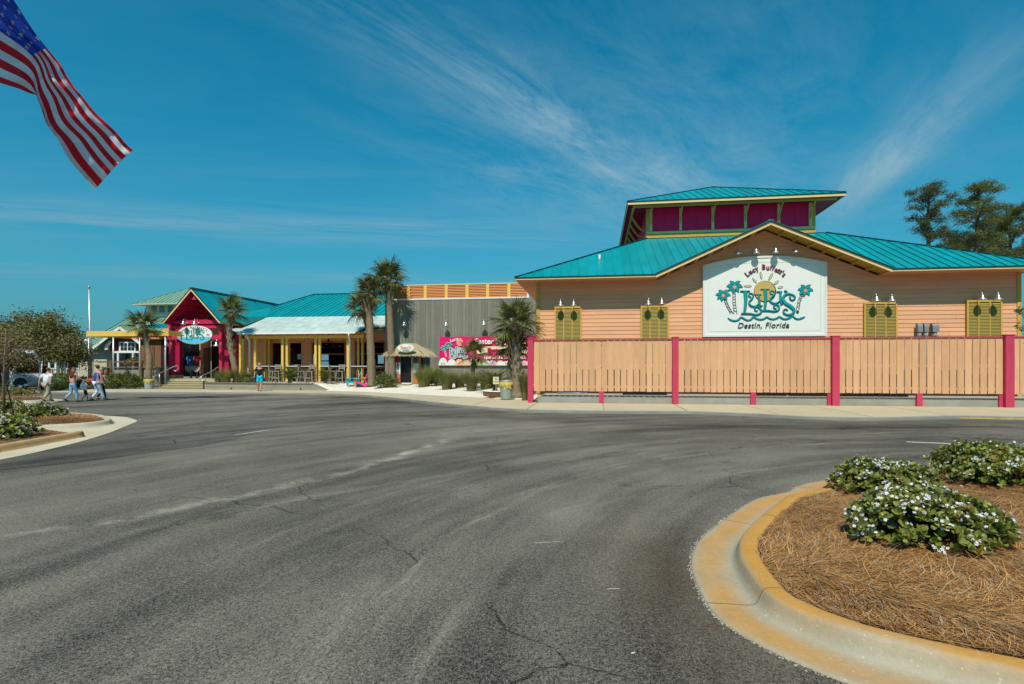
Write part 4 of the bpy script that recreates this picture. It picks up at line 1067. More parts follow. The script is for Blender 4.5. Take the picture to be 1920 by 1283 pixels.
def logo_palm(th, mp, sc, v, cx, cy, s, trunk, teal, dark, pinkm, lineonly=False):
    lv = MB(); dk = MB()
    for ang, dr, ln in ((-2.75,-.9,120),(-1.95,-.8,105),(-1.15,.9,115),(-.35,1.0,125),(2.75,-.6,110),(1.9,-.2,100),(.75,.5,100)):
        dk.prism([(p[0], v, p[1]) for p in leafp(mp, cx, cy, ang, (ln+8)*s, 60*s, dr)], (0,.012,0))
        lv.prism([(p[0], v-.012, p[1]) for p in leafp(mp, cx, cy, ang, ln*s, 48*s, dr)], (0,.012,0))
    th.part('leaf_outline', dk, dark); th.part('painted_leaf', lv, teal)
    th.part('coconut', MB().prism([(p[0], v-.024, p[1]) for p in ellp(mp, cx-2, cy+8, 26*s, 26*s)], (0,.012,0)), pinkm)
    tk = MB(); (x0, y0), (x1, y1), (x2, y2) = trunk
    for o in (-1, 1): stroke_mb(tk, [mp(x0+o*17*s, y0), mp(x1+o*18*s, y1), mp(x2+o*20*s, y2)], [7*sc*s]*3, v, .012)
    m_ = 9
    for k in range(1, m_):
        t = k/m_; x = (1-t)**2*x0+2*t*(1-t)*x1+t*t*x2; y = (1-t)**2*y0+2*t*(1-t)*y1+t*t*y2; d = (-1)**k*7
        stroke_mb(tk, [mp(x-17*s, y-d), mp(x+17*s, y+d)], [5*sc*s]*2, v, .012, 1)
    th.part('trunk_outline', tk, dark)

# ------------------------------------------------------------------ the big sign
VS = VW-.16
sL, zb = F(1318, 632, VS); sR = FX(1550.5, VS); zb = FZ(1434, 631, VS); zs = FZ(1318, 498, VS); ztp = FZ(1434, 480, VS)
sg = Thing('restaurant_sign', 'large arched cream restaurant sign with teal lettering and painted palms under the gable', 'sign', ((sL+sR)/2, VW, zb), 'B')
def arch(l, r, b, s, t, k=24):
    pts = [(l, b), (r, b), (r, s)]; h = t-s; w_ = (r-l)/2; rad = (w_*w_+h*h)/(2*h); c = t-rad
    for i in range(1, k):
        x = r-(r-l)*i/k; pts.append((x, c+math.sqrt(max(rad*rad-(x-(l+r)/2)**2, 0))))
    return pts+[(l, s)]
sg.part('board', MB().prism([(p[0], VS, p[1]) for p in arch(sL, sR, zb, zs, ztp)], (0,.16,0)), M['signwhite'])
o_, i_ = arch(sL, sR, zb, zs, ztp), arch(sL+.09, sR-.09, zb+.09, zs-.06, ztp-.09)
mb = MB(); m_ = len(o_)
for k in range(m_):
    j = (k+1) % m_
    mb.add([(o_[k][0], VS-.03, o_[k][1]), (o_[j][0], VS-.03, o_[j][1]), (i_[j][0], VS-.03, i_[j][1]), (i_[k][0], VS-.03, i_[k][1]), (i_[j][0], VS-.001, i_[j][1]), (i_[k][0], VS-.001, i_[k][1]), (o_[j][0], VS-.001, o_[j][1]), (o_[k][0], VS-.001, o_[k][1])], [(0,1,2,3),(3,2,4,5),(1,0,7,6)])
sg.part('frame', mb, M['signwhite'])
o_, i_ = arch(sL+.26, sR-.26, zb+.24, zs-.14, ztp-.28), arch(sL+.275, sR-.275, zb+.255, zs-.155, ztp-.295)
mb = MB()
for k in range(m_):
    j = (k+1) % m_; mb.add([(o_[k][0], VS-.008, o_[k][1]), (o_[j][0], VS-.008, o_[j][1]), (i_[j][0], VS-.008, i_[j][1]), (i_[k][0], VS-.008, i_[k][1]), (o_[j][0], VS, o_[j][1]), (o_[k][0], VS, o_[k][1]), (i_[j][0], VS, i_[j][1]), (i_[k][0], VS, i_[k][1])], [(0,1,2,3),(0,5,4,1),(3,2,6,7)])
sg.part('moulding', mb, mat('sign_moulding', (.62,.62,.50), .6, .05, 3))
def mpS(x, y): return F(1310+x*.13249, 470+y*.13249, VS)
SC = abs(mpS(1000, 500)[0]-mpS(900, 500)[0])/100
VL = VS-.022
sg.part('sun_outline', MB().prism([(p[0], VL+.008, p[1]) for p in ellp(mpS, 938, 580, 158, 152, n=40)], (0,.012,0)), M['signdark'])
sg.part('sun_disc', MB().prism([(p[0], VL-.004, p[1]) for p in ellp(mpS, 932, 574, 146, 142, n=40)], (0,.012,0)), M['signgold'])
for cx, cy, rx, rot in ((695,505,50,0),(790,425,40,.9),(882,355,50,1.4),(1020,370,58,2.1),(1098,455,38,2.45),(1155,522,36,2.9)):
    sg.part('ray_outline', MB().prism([(p[0], VL+.008, p[1]) for p in ellp(mpS, cx, cy, rx+4, 17, rot)], (0,.012,0)), M['signdark'])
    sg.part('sun_ray', MB().prism([(p[0], VL-.004, p[1]) for p in ellp(mpS, cx, cy, rx-3, 11, rot)], (0,.012,0)), M['signpale'])
logo_palm(sg, mpS, SC, VL, 345, 630, .92, ((365,660),(395,760),(470,895)), M['signteal'], M['signdark'], M['signpink'])
logo_palm(sg, mpS, SC, VL, 508, 510, 1.0, ((505,545),(500,700),(520,900)), M['signteal'], M['signdark'], M['signpink'])
logo_palm(sg, mpS, SC, VL, 1510, 560, .95, ((1480,600),(1425,700),(1400,840)), M['signteal'], M['signdark'], M['signpink'])
lulu(sg, mpS, SC, VL-.02, M['signteal'], M['signdark'], 9)
a, b = MB(), MB()
wv = [(410,950),(450,978),(510,992),(560,978),(600,942),(640,962),(690,984),(735,974),(775,940),(830,966),(880,972),(925,962),(962,940),(1010,962),(1060,968),(1105,955),(1142,935),(1190,962),(1240,966),(1290,948),(1328,925),(1370,958),(1420,966),(1470,948),(1505,934)]
for p_, q_ in ((a, 30), (b, 18)): pass
stroke_mb(a, [mpS(x, y+4) for x, y in wv], [q*SC for q in [8]+[30]*(len(wv)-2)+[8]], VL, .012, 3); stroke_mb(b, [mpS(x, y) for x, y in wv], [q*SC for q in [6]+[20]*(len(wv)-2)+[6]], VL-.014, .012, 3)
sg.part('wave_outline', a, M['signdark']); sg.part('wave', b, M['signteal'])
u, z = mpS(910, 1062); text_part(sg, 'Destin, Florida', u, z, VL, 118*SC, M['signdark'], shear=.22, bold=.004, sx=.95, spacing=1.08)
cx, cy, rad = 940, 620, 395
chars = "Lucy Buffett's"; wds = {'L':58,'u':56,'c':48,'y':52,' ':44,'B':64,'f':36,'e':50,'t':34,"'":20,'s':46}
tot_ = sum(wds[c] for c in chars); x = -tot_/2
for c in chars:
    m_ = x+wds[c]/2; x += wds[c]
    if c == ' ': continue
    an = m_/rad*.98; uu, zz = mpS(cx+rad*math.sin(an), cy-rad*math.cos(an)+(8 if c in "Bfty" else 14))
    text_part(sg, c, uu+.01, zz-.012, VL, 104*SC, M['signdark'], bold=.012, rot=-an+(.1 if ord(c) % 2 else -.08), sx=.86)
    text_part(sg, c, uu, zz, VL-.016, 100*SC, M['signred'], bold=.0, rot=-an+(.1 if ord(c) % 2 else -.08), sx=.86)
sg.part('registered_mark', MB().prism([(p[0], VL, p[1]) for p in ellp(mpS, 1398, 868, 20, 24)], (0,.012,0)), M['signdark'])
# ================================================================== grey board wall with orange louvre screen
VG = 12.6
gL, gR = FX(722, VG), FX(1004, VG); gT = FZ(722, 563, VG)
gw = Thing('grey_board_building', 'tall windowless building clad in weathered grey vertical boards behind the banner', 'building', (gL, VG, 0), 'B')
gw.part('wall', MB().box(gL+.01, gR+3, VG+.03, VG+9, 0, gT-.02), M['greyboard'])
strips(gw, 'wall_board', [(gL, VG+.03, .1), (gR, VG+.03, .1), (gR, VG+.03, gT), (gL, VG+.03, gT)], (1,0,0), .205, M['greyboard'], gap=.014, th=.03, wrand=.12)
strips(gw, 'wall_board', [(gL, VG+9, .1), (gL, VG+.05, .1), (gL, VG+.05, gT), (gL, VG+9, gT)], (0,1,0), .4, M['greyboard'], gap=.014, th=.02, flip=False)
lt0 = FX(736, VG); lt1 = FX(991.5, VG); lz0 = gT+.0; lz1 = FZ(850, 532.5, VG)
lou = Thing('louvre_screen', 'long orange louvred screen with butter yellow posts on top of the grey board wall', 'screen', (lt0, VG, lz0), 'B')
lou.part('base_trim', MB().box(lt0-.05, lt1+.02, VG-.03, VG+.16, lz0-.03, lz0+.07), M['white'])
lou.part('top_trim', MB().box(lt0-.03, lt1+.02, VG-.02, VG+.14, lz1-.07, lz1), M['pale'])
edges = [736, 766, 797.5, 837, 876, 914.5, 954.5, 991.5]
for k, px in enumerate(edges):
    u = FX(px, VG); lou.part('post', MB().box(u-.0 if k == 0 else u-.11, u+.09 if k < 7 else u+.0, VG-.012, VG+.08, lz0+.072, lz1-.072), M['yellow'] if k < 7 else M['white'])
for k in range(7):
    a = FX(edges[k], VG)+.09; b = FX(edges[k+1], VG)-.11
    n_ = 8; dz = (lz1-.08-lz0-.08)/n_
    for q in range(n_):
        z = lz0+.08+dz*q
        lou.part('slat', MB().prism([(a, VG+.0, z+.01), (a, VG+.0, z+.03), (a, VG+.065, z+dz+.005), (a, VG+.065, z+dz-.015)], (b-a, 0, 0)), M['louv'])
lou.part('backing', MB().box(lt0, lt1, VG+.085, VG+.10, lz0+.07, lz1-.01), mat('dark_orange_backing', (.16,.05,.02), .8))
for px, py, lb in ((757.5, 607, 'silver barn lamp on the grey board wall above the thatched hut'), (836, 607, 'silver barn lamp on the grey board wall above the left part of the pink banner'), (907, 606, 'silver barn lamp on the grey board wall above the middle of the pink banner')):
    u, z = F(px, py, VG-.42); lamp_thing(u, VG, z, lb, group='barn lamps on the grey board wall', s=1.15)
# ------------------------------------------------------------------ banner
VB = VG-.10
bL, bR = FX(824, VB), FX(1006, VB); bt = FZ(824, 631, VB); bb = FZ(824, 685, VB)
ban = Thing('easter_banner', 'bright pink Easter banner with painted eggs hung on the grey board wall', 'banner', ((bL+bR)/2, VB, bb), 'B')
vs = []; nu_, nz_ = 48, 14
def bx(u, z): return VB-.02*math.sin(u*3.1)*math.sin((z-bb)*2.2)-.015*math.sin(u*9+z*2)*((z-bb)/(bt-bb))
for i in range(nu_+1):
    for j in range(nz_+1):
        u = bL+(bR-bL)*i/nu_; z = bb+(bt-bb)*j/nz_
        z += -.05*abs(math.sin(math.pi*i/nu_*4))*(j/nz_); vs.append((u, bx(u, z), z))
fs = [(i*(nz_+1)+j, (i+1)*(nz_+1)+j, (i+1)*(nz_+1)+j+1, i*(nz_+1)+j+1) for i in range(nu_) for j in range(nz_)]
ban.part('cloth', MB().add(vs, fs), mat('magenta_vinyl', (.70,.008,.13), .4, .06, 2), smooth=True)
def mpB(x, y): return F(820+x*.12467, 600+y*.12467, VB-.06)
SB = abs(mpB(600, 400)[0]-mpB(500, 400)[0])/100
VBL = VB-.06
egg = [mat('egg_'+n_, c, .5, .05, 6) for n_, c in (('white',(.75,.74,.68)),('mint',(.45,.68,.50)),('peach',(.75,.50,.28)),('lime',(.50,.58,.18)),('lilac',(.62,.45,.55)))]
for k, (cx, ry, mi) in enumerate(((85,115,0),(215,95,0),(330,95,2),(430,90,2),(545,110,0),(640,95,3),(750,75,1),(830,80,4),(950,75,0),(1050,70,0),(1150,80,1),(1300,75,4),(1395,78,2))):
    pts = [p for p in ellp(mpB, cx, 685, 68, ry, 0, 16, math.pi, 2*math.pi+.001)]+[mpB(cx+66, 684)]
    e_ = ban.part('painted_egg', MB().prism([(p[0], VBL+.015-.002*k, p[1]) for p in pts], (0,.012,0)), egg[mi])
    if k in (0, 2, 5, 7, 9, 11):
        for q in (-1, 0, 1):
            c0 = mpB(cx+q*22, 645+abs(q)*14); ban.part('egg_spot', MB().prism([(p[0], VBL-.03, p[1]) for p in ellp(mpB, cx+q*22, 648+abs(q)*10, 7, 7, 0, 8)], (0,.012,0)), [M['signteal'], M['hot'], M['yellow']][k % 3], e_)
def mpBl(x, y): return mpB(40+(x-220)*.355, 330+(y-380)*.47)
lulu(ban, mpBl, SB*.41, VBL-.01, M['signteal'], M['white'], 36, dv=.012)
for cx, cy in ((170,375),(100,430)):
    logo_palm(ban, mpB, SB, VBL, cx, cy, .5, ((cx+4,cy+18),(cx+20,cy+60),(cx+34,cy+130)), M['signteal'], M['white'], M['signpink'])
u, z = mpB(250, 300); text_part(ban, 'Lucy', u, z, VBL, 66*SB, M['white'], rot=.3, bold=.006)
ban.part('painted_sun', MB().prism([(p[0], VBL+.01, p[1]) for p in ellp(mpB, 335, 335, 50, 62, 0, 18)], (0,.012,0)), M['signpink'])
cream = mat('banner_cream', (.74,.66,.38), .5, .04, 4)
ban.part('ribbon', blob_mb(MB(), [mpB(x, y) for x, y in ((595,410),(1000,385),(1400,395),(1400,505),(1000,498),(595,515))], VBL+.012, .012), cream)
for body, x, y, s, m_, bo, sx in (('Easter Egg Hunts', 950, 325, 112, 'white', .014, 1.0), ('Easter Sunday', 1015, 458, 88, 'hot', .012, 1.05), ("1pm on the LuLu's Beach", 1015, 565, 62, 'white', .012, .98)):
    u, z = mpB(x, y)
    text_part(ban, body, u+.01, z-.01, VBL-.004, s*SB, M['magenta'], bold=bo*2.2, sx=sx); text_part(ban, body, u, z, VBL-.03, s*SB, M[m_] if m_ == 'white' else M['crimson'], bold=bo, sx=sx)

# ------------------------------------------------------------------ thatched hut
VH = 11.6
hz = lambda u, v: hsand(u, v)
hL, hR = FX(741, VH), FX(783, VH)
zh0 = hz((hL+hR)/2, VH)
hut = Thing('thatched_hut', 'small booth with a shaggy thatched roof and dark doorway against the grey board wall', 'hut', ((hL+hR)/2, VH, zh0), 'B')
zt = FZ(760, 668, VH)
dL, dR = FX(751, VH), FX(771, VH)
hut.part('post', MB().box(hL, FX(742, VH), VH-.0, VH+.12, zh0, zt), M['crimson'])
hut.part('door', MB().box(dL, dR, VH+.10, VH+.15, zh0+.02, zt), M['black'])
hut.part('threshold', MB().box(dL, dR, VH-.04, VH+.09, zh0+.0, zh0+.09), M['white'])
c1, c2 = FX(771.5, VH), FX(788, VH)
hut.part('side_panel', MB().box(c1, c2, VH+.02, VH+.12, zh0+.03, zt), mat('orange_plank', (.45,.17,.05), .7, .15, 3))
hut.part('side_panel_frame', MB().box(c1, c1+.10, VH-.03, VH+.02, zh0+.03, zt), M['newwood'])
hut.part('menu_board', MB().box(FX(775, VH), FX(784, VH), VH-.02, VH+.018, FZ(775, 679, VH), FZ(775, 669.5, VH)), M['darkglass'])
hut.part('menu_board', MB().box(FX(775, VH), FX(785, VH), VH-.02, VH+.018, FZ(775, 700, VH), FZ(775, 682, VH)), mat('faded_poster', (.45,.55,.48), .6, .3, 6))
hut.part('side_wall', MB().box(c2, FX(803, VH), VH+.3, VH+.4, zh0, zt), M['darkglass'])
hut.part('door_step', MB().box(FX(727, VH), FX(776, VH), VH-.75, VH-.05, zh0-.06, zh0+.03), M['wood'])
for k in range(4): hut.part('bottle', MB().lathe([(0,0),(.035,0),(.035,.13),(.012,.17),(.012,.22),(0,.22)], (dL-.3+k*.12, VH-.12, zh0+.03), 8), M['darkglass'])
# thatch: layers of long drooping blades over a hipped frame
r0, r1 = FX(724, VH), FX(822, VH); rz0 = FZ(770, 665, VH); rz1 = FZ(770, 645, VH)
hut.part('roof_frame', MB().add([(r0+.45, VH-.45, rz0+.03), (r1-1.3, VH-.45, rz0+.03), (r1-1.3, VH+.95, rz0+.03), (r0+.45, VH+.95, rz0+.03), (r0+1.2, VH+.35, rz1-.12), (r1-1.9, VH+.35, rz1-.12)], [(0,1,5,4),(1,2,5),(2,3,4,5),(3,0,4),(3,2,1,0)]), M['thatch'])
def thatch(n, ua, ub, ridge_a, ridge_b, z1, z0, v0, seed, spread=.25):
    V = []
    for i in range(n):
        t = random.random(); lay = random.random()
        rx = ridge_a+(ridge_b-ridge_a)*t; ex = ua+(ub-ua)*t+random.gauss(0, spread*.3)
        rz = z1+(z0-z1)*lay*.7; rx = rx+(ex-rx)*lay*.7; rv = VH+.35+(v0-VH-.35)*lay*.7
        e = lay*.7+.42; px2 = rx+(ex-rx)*e; pz = z1+(z0-z1)*min(e, 1.25)-.05*random.random(); pv = VH+.35+(v0-VH-.35)*min(e, 1.15)
        w_ = random.uniform(.014, .035); h = random.uniform(.02, .07); mx_, mv, mz = (rx+px2)/2, (rv+pv)/2, (rz+pz)/2+h
        V.append([(rx-w_, rv, rz+h), (rx+w_, rv, rz+h), (mx_+w_, mv, mz), (mx_-w_, mv, mz)]); V.append([(mx_-w_, mv, mz), (mx_+w_, mv, mz), (px2+w_*.4, pv, pz), (px2-w_*.4, pv, pz)])
    return V
V = thatch(1500, r0, r1-1.0, r0+1.2, r1-1.9, rz1, rz0-.03, VH-.62, 1)+thatch(600, r1-2.3, r1, r1-2.2, r1-1.7, rz1, rz0-.10, VH-.45, 2, .6)+thatch(300, r0-.1, r0+.9, r0+1.1, r0+1.4, rz1, rz0, VH-.4, 3)
V = np.array(V)-np.array(hut.org)[None, None, :]
me = np_mesh('thatch', V, 4); me.materials.append(M['thatch']); hut.part('thatch', me, None, kind='stuff')
u, z = F(761, 652.5, VH-.75); rx = FX(778, VH-.75)-u; rzz = (FZ(761, 644, VH-.75)-FZ(761, 661, VH-.75))/2
os_ = Thing('oval_hut_sign', 'small cream oval sign with green rim leaning on the thatched roof', 'sign', (u, VH-.75, z-rzz), 'B')
os_.part('rim', MB().prism([(u+rx*math.cos(a*.196), VH-.75, z+rzz*math.sin(a*.196)) for a in range(32)], (0,.05,0)), mat('lime_green_rim', (.38,.50,.22), .5))
os_.part('face', MB().prism([(u+(rx-.06)*math.cos(a*.196), VH-.765, z+(rzz-.05)*math.sin(a*.196)) for a in range(32)], (0,.012,0)), M['signwhite'])
text_part(os_, 'Beach', u, z+.02, VH-.78, .34, M['signpink'], sx=.9); text_part(os_, "Arcade", u, z-.16, VH-.78, .15, M['signteal'])
vL, vR = FX(742, VH-.1), FX(750.5, VH-.1); vz0, vz1 = FZ(746, 721, VH-.1), FZ(746, 666, VH-.1)
vb = Thing('vertical_banner', 'narrow red and white vertical banner standing left of the hut doorway', 'banner', ((vL+vR)/2, VH-.1, vz0), 'B')
h_ = vz1-vz0
vb.part('panel', MB().box(vL, vR, VH-.1, VH-.07, vz0, vz0+h_*.35), mat('faded_coral', (.62,.16,.10), .6, .4, 6)); vb.part('panel', MB().box(vL, vR, VH-.1, VH-.07, vz0+h_*.352, vz0+h_*.76), M['signwhite']); vb.part('panel', MB().box(vL, vR, VH-.1, VH-.07, vz0+h_*.762, vz1), M['crimson'])
for k in range(5):
    text_part(vb, 'PHOTO'[k], (vL+vR)/2, vz0+h_*(.72-.08*k), VH-.112, .19, M['signdark'], bold=.004)

# ================================================================== porch wing
ZP = .45; VP = 13.2; VWL = 16.2
pL, pR = FX(440, VWL), gL
pw = Thing('porch_building', 'open sided dining wing with teal hip roof, grey metal porch roof and peach walls', 'building', (FX(560, VP), VP, 0), 'B')
pw.part('floor', MB().box(FX(436, VP-.3), gL-.02, VP-.3, VWL+9, .0, ZP), M['wood'])
zE = FZ(560, 624, VP-.55); zJ = FZ(600, 594, 15.5); VJ = 15.5
# outer wall with openings
tops = FZ(560, 641, VWL); wt = zJ+.12
cols_ = [(440, 509), (529, 542), (567, 584), (648, 665)]
for a, b in cols_: pw.part('wall_pier', MB().box(FX(a, VWL), FX(b, VWL), VWL, VWL+.2, ZP, tops), M['peach'])
pw.part('wall_header', MB().box(FX(446, VWL), gL-.02, VWL, VWL+.2, tops+.002, wt), M['peach'])
pw.part('counter_wall', MB().box(FX(584, VWL), gL-.02, VWL+.02, VWL+.15, ZP, ZP+.8), M['brownwood'])
for a, b in ((509,529),(542,567),(584,648),(665,722)):
    u0, u1 = FX(a, VWL), FX(b, VWL); f = MB()
    f.box(u0, u0+.09, VWL-.03, VWL+.1, ZP, tops); f.box(u1-.09, u1, VWL-.03, VWL+.1, ZP, tops); f.box(u0+.09, u1-.09, VWL-.03, VWL+.1, tops-.10, tops)
    if b-a > 40:
        um = (u0+u1)/2; f.box(u0+.09, u1-.09, VWL+.02, VWL+.06, tops-1.0, tops-.93)
    pw.part('opening_frame', f, M['peach'] if b-a < 40 else mat('peach_frame'+str(a), (.5,.2,.1)))
# room behind
room = MB(); ru0, ru1 = FX(430, VWL)+.1, gL+4
bk = VWL+9
wins = [(586, 594, 664, 684), (600, 616, 664, 676), (600, 616, 678, 686), (708, 722, 666, 682), (556, 564, 664, 674)]
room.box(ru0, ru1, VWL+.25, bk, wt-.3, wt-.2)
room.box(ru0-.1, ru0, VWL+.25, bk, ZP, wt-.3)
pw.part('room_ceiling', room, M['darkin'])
# back wall with real window openings
us = sorted({ru0, ru1}|{FX(a, bk) for w_ in wins for a in w_[:2]})
bw_ = MB()
for a, b in zip(us, us[1:]):
    mid = (a+b)/2; hs = sorted([(FZ(w_[0], w_[3], bk), FZ(w_[0], w_[2], bk)) for w_ in wins if FX(w_[0], bk) < mid < FX(w_[1], bk)]); z = ZP
    for z0, z1 in hs:
        if z0 > z: bw_.box(a, b, bk, bk+.1, z, z0)
        z = z1
    bw_.box(a, b, bk, bk+.1, z, wt)
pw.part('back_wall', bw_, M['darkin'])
for k in range(9):
    u = ru0+1.5+k*2.1; pw.part('interior_beam', MB().box(u, u+.12, VWL+1, bk-.1, wt-.62, wt-.32), M['crimson'])
pw.part('interior_rail', MB().box(ru0+.1, ru1, VWL+4, VWL+4.1, 3.1, 3.22), M['brownwood'])
# teal hip roof above, grey porch roof below
MP_ = .366; vr = VJ+7.2; zr_ = zJ+MP_*7.2
jl = FX(502, VJ); jr = gL+.0
hl = FX(588, vr)
zz = lambda v: zJ+MP_*(v-VJ)
strips(pw, 'roof_panel', [(jl-.4, VJ, zz(VJ)), (gL+6, VJ, zz(VJ)), (gL+6, vr, zz(vr)), (hl, vr, zz(vr)), (FX(512, VJ+3.2), VJ+3.2, zz(VJ+3.2))], (1,0,0), .43, M['teal'], gap=.002, th=.02, rib=.045)
pw.part('roof_slope', MB().prism([(hl, vr, zz(vr)), (gL+6, vr, zz(vr)), (gL+6, vr+7, zJ), (jl-3, vr+7, zJ)], (0,0,.02)), M['teal'])
pw.part('roof_slope', MB().prism([(FX(512, VJ+3.2), VJ+3.2, zz(VJ+3.2)), (hl, vr, zz(vr)), (jl-3, vr+7, zJ), (jl-3, VJ+1, zJ)], (0,0,.02)), M['teal'])
pw.part('ridge_cap', MB().beam((hl, vr, zz(vr)+.05), (gL+6, vr, zz(vr)+.05), .2, .06), M['teald'])
pw.part('hip_cap', MB().beam((FX(512, VJ+3.2), VJ+3.2, zz(VJ+3.2)+.04), (hl, vr, zz(vr)+.05), .15, .05), M['teald'])
ve = VP-.55; mp_ = (zJ-zE)/(VJ-ve); eL, eR = FX(446, ve), FX(668, ve)
pg = lambda v: zE+mp_*(v-ve)
strips(pw, 'porch_roof_panel', [(eL, ve, pg(ve)), (eR, ve, pg(ve)), (eR+.5, ve+1.0, pg(ve+1.0)), (eR+.5, VJ, pg(VJ)-.01), (jl-.1, VJ, pg(VJ)-.01)], (1,0,0), .62, M['greyroof'], gap=.0, th=.018, rib=.006)
strips(pw, 'porch_roof_panel', [(eR+.51, ve+1.0, pg(ve+1.0)), (gL-.02, ve+1.0, pg(ve+1.0)), (gL-.02, VJ, pg(VJ)-.01), (eR+.51, VJ, pg(VJ)-.01)], (1,0,0), .62, M['greyroof'], gap=.0, th=.018, rib=.006)
l0 = FX(438, 14.6)
pw.part('porch_roof_side', MB().add([(eL, ve, pg(ve)-.005), (jl-.1, VJ, pg(VJ)-.015), (l0, VJ+.2, FZ(440, 612, 15.0)), (l0, 14.2, FZ(440, 617, 14.2))], [(0,1,2,3)]), M['greyroof'])
pw.part('gutter', MB().box(eL, eR, ve-.10, ve, zE-.09, zE+.02), M['white']); pw.part('gutter', MB().box(eR+.5, gL-.02, ve+.9, ve+1.0, pg(ve+1)-.09, pg(ve+1)+.02), M['white'])
zb_ = zE-.16
pw.part('porch_beam', MB().box(eL+.2, FX(682, VP), VP-.08, VP+.10, zb_-.22, zb_), M['yellow'])
pw.part('beam_end', MB().box(FX(675, VP-.2), FX(682, VP-.2), VP-.2, VP-.085, zb_-.16, zb_+.02), M['yellow'])
k = eL+.4
while k < eR:
    pw.part('rafter_tail', MB().beam((k, ve+.03, zE-.10), (k, VWL, zE-.10+mp_*.5*(VWL-ve)), .07, .12), M['yellow']); k += .78
pw.part('porch_ceiling', MB().add([(eL+.2, ve+.1, zE-.03), (gL-.05, ve+.1, zE-.03), (gL-.05, VWL, zE+1.15), (eL+.2, VWL, zE+1.15)], [(3,2,1,0)]), M['louv'])
for px, v_, w_ in ((456,VP,.17),(479,VP,.17),(530.5,VP,.17),(538.5,VP,.15),(592.5,VP,.17),(599.8,VP,.15),(653,VP,.17),(451,14.2,.15),(498,15.9,.17),(505,15.9,.15),(672,14.4,.16),(680,14.4,.16)):
    u = FX(px, v_); pw.part('post', MB().box(u-w_/2, u+w_/2, v_-w_/2, v_+w_/2, ZP, zb_-.222 if v_ == VP else zb_+.35), M['yellow'])
for px in (592.5, 456): 
    u = FX(px, VP-.02); pw.part('post_foot', MB().box(u-.13, u+.13, VP-.13, VP+.0-.09, ZP-.1, ZP+.22), M['signpink'] if px > 500 else M['brownwood'])
for px in (468, 656):
    u = FX(px, VP-.12); u2 = FX(px-6 if px < 500 else px-2, ve-.05)
    pw.part('downspout', MB().tube([(u2, ve-.05, zE-.05), (u2, ve-.05, zE-.22), (u, VP-.14, zE-.55), (u, VP-.14, ZP+.05)], .065, 8), M['white'], smooth=True)
for a, b in ((481,530),(539,592),(601,652),(660,722)):
    pw.part('counter_top', MB().box(FX(a, VP), FX(b, VP), VP-.16, VP+.16, 1.545, 1.585), M['white'])
    pw.part('counter_brace', MB().box(FX(a, VP), FX(b, VP), VP+.0, VP+.06, 1.40, 1.543), M['brownwood'])
    k = FX(a, VP)+.3
    while k < FX(b, VP)-.1: pw.part('baluster', MB().box(k, k+.05, VP+.01, VP+.05, ZP, 1.398), M['brownwood']); k += .45
for px, py in ((493,637),(575,637),(612,646),(625,647.5),(637.5,648.5),(516,653),(546,655)):
    v_ = VP+1.0 if py < 640 else VWL+2.5; u, z = F(px, py, v_)
    t = Thing('pendant_lamp', {493:'small pendant lamp hanging in the left bay of the porch',575:'small pendant lamp hanging in the middle bay of the porch',612:'leftmost of three pendant bulbs in the wide dark opening',625:'middle of three pendant bulbs in the wide dark opening',637.5:'rightmost of three pendant bulbs in the wide dark opening',516:'pendant bulb inside the left dark doorway of the porch',546:'pendant bulb inside the second dark doorway of the porch'}[px], 'lamp', (u, v_, z), 'B')
    t.part('bulb', MB().ell((u, v_, z), .075, .075, .075, 10, 6), M['white'], smooth=True); t.part('shade', MB().lathe([(.04,.12),(.10,.06),(.14,.02),(.13,.02),(.03,.09)], (u, v_, z), 12), M['black']); t.part('cord', MB().tube([(u, v_, z+.1), (u, v_, z+1.0)], .012, 5), M['black'])
u, z = F(616, 640, VP+1.6); fan = Thing('ceiling_fan', 'dark ceiling fan under the porch roof before the wide opening', 'ceiling fan', (u, VP+1.6, z), 'B')
fan.part('hub', MB().lathe([(0,-.1),(.12,-.07),(.14,.0),(.05,.1),(.03,.5),(0,.5)], (u, VP+1.6, z), 12), M['black'])
for k in range(5):
    a = k*1.2566+.2; fan.part('blade', MB().beam((u+.12*math.cos(a), VP+1.6+.12*math.sin(a), z-.02), (u+.72*math.cos(a), VP+1.6+.72*math.sin(a), z-.05), .14, .015), M['black'])
# ------------------------------------------------------------------ bar stools
def stool(px, rz, label, v_=VP+.55):
    u = FX(px, v_); t = Thing('bar_stool', label, 'bar stool', (u, v_, ZP), 'B', 'wooden bar stools along the porch counter', rz)
    t.frame = 'L'; t.org = Vector((0,0,0)); m = M['wood']
    for sx in (-1, 1):
        for sy in (-1, 1):
            top = Vector((sx*.19, sy*.17, .76)) if sy < 0 else Vector((sx*.19, .20, 1.22))
            t.part('leg', MB().beam((sx*.26, sy*.26, 0), (sx*.20, sy*.19, .74), .05, .05) if sy < 0 else MB().beam((sx*.26, .28, 0), (sx*.20, .18, .74), .05, .05).beam((sx*.20, .18, .74), (sx*.20, .25, 1.24), .05, .05), m)
    t.part('seat', MB().box(-.24, .24, -.22, .20, .74, .785), m)
    for k in range(3): t.part('back_slat', MB().box(-.21, .21, .19+.015*k, .215+.015*k, .93+.11*k, 1.01+.11*k), m)
    t.part('footrest', MB().box(-.23, .23, -.25, -.21, .26, .31), m)
    t.part('stretcher', MB().box(-.24, -.20, -.2, .22, .34, .38).box(.20, .24, -.2, .22, .34, .38), m)
    return t
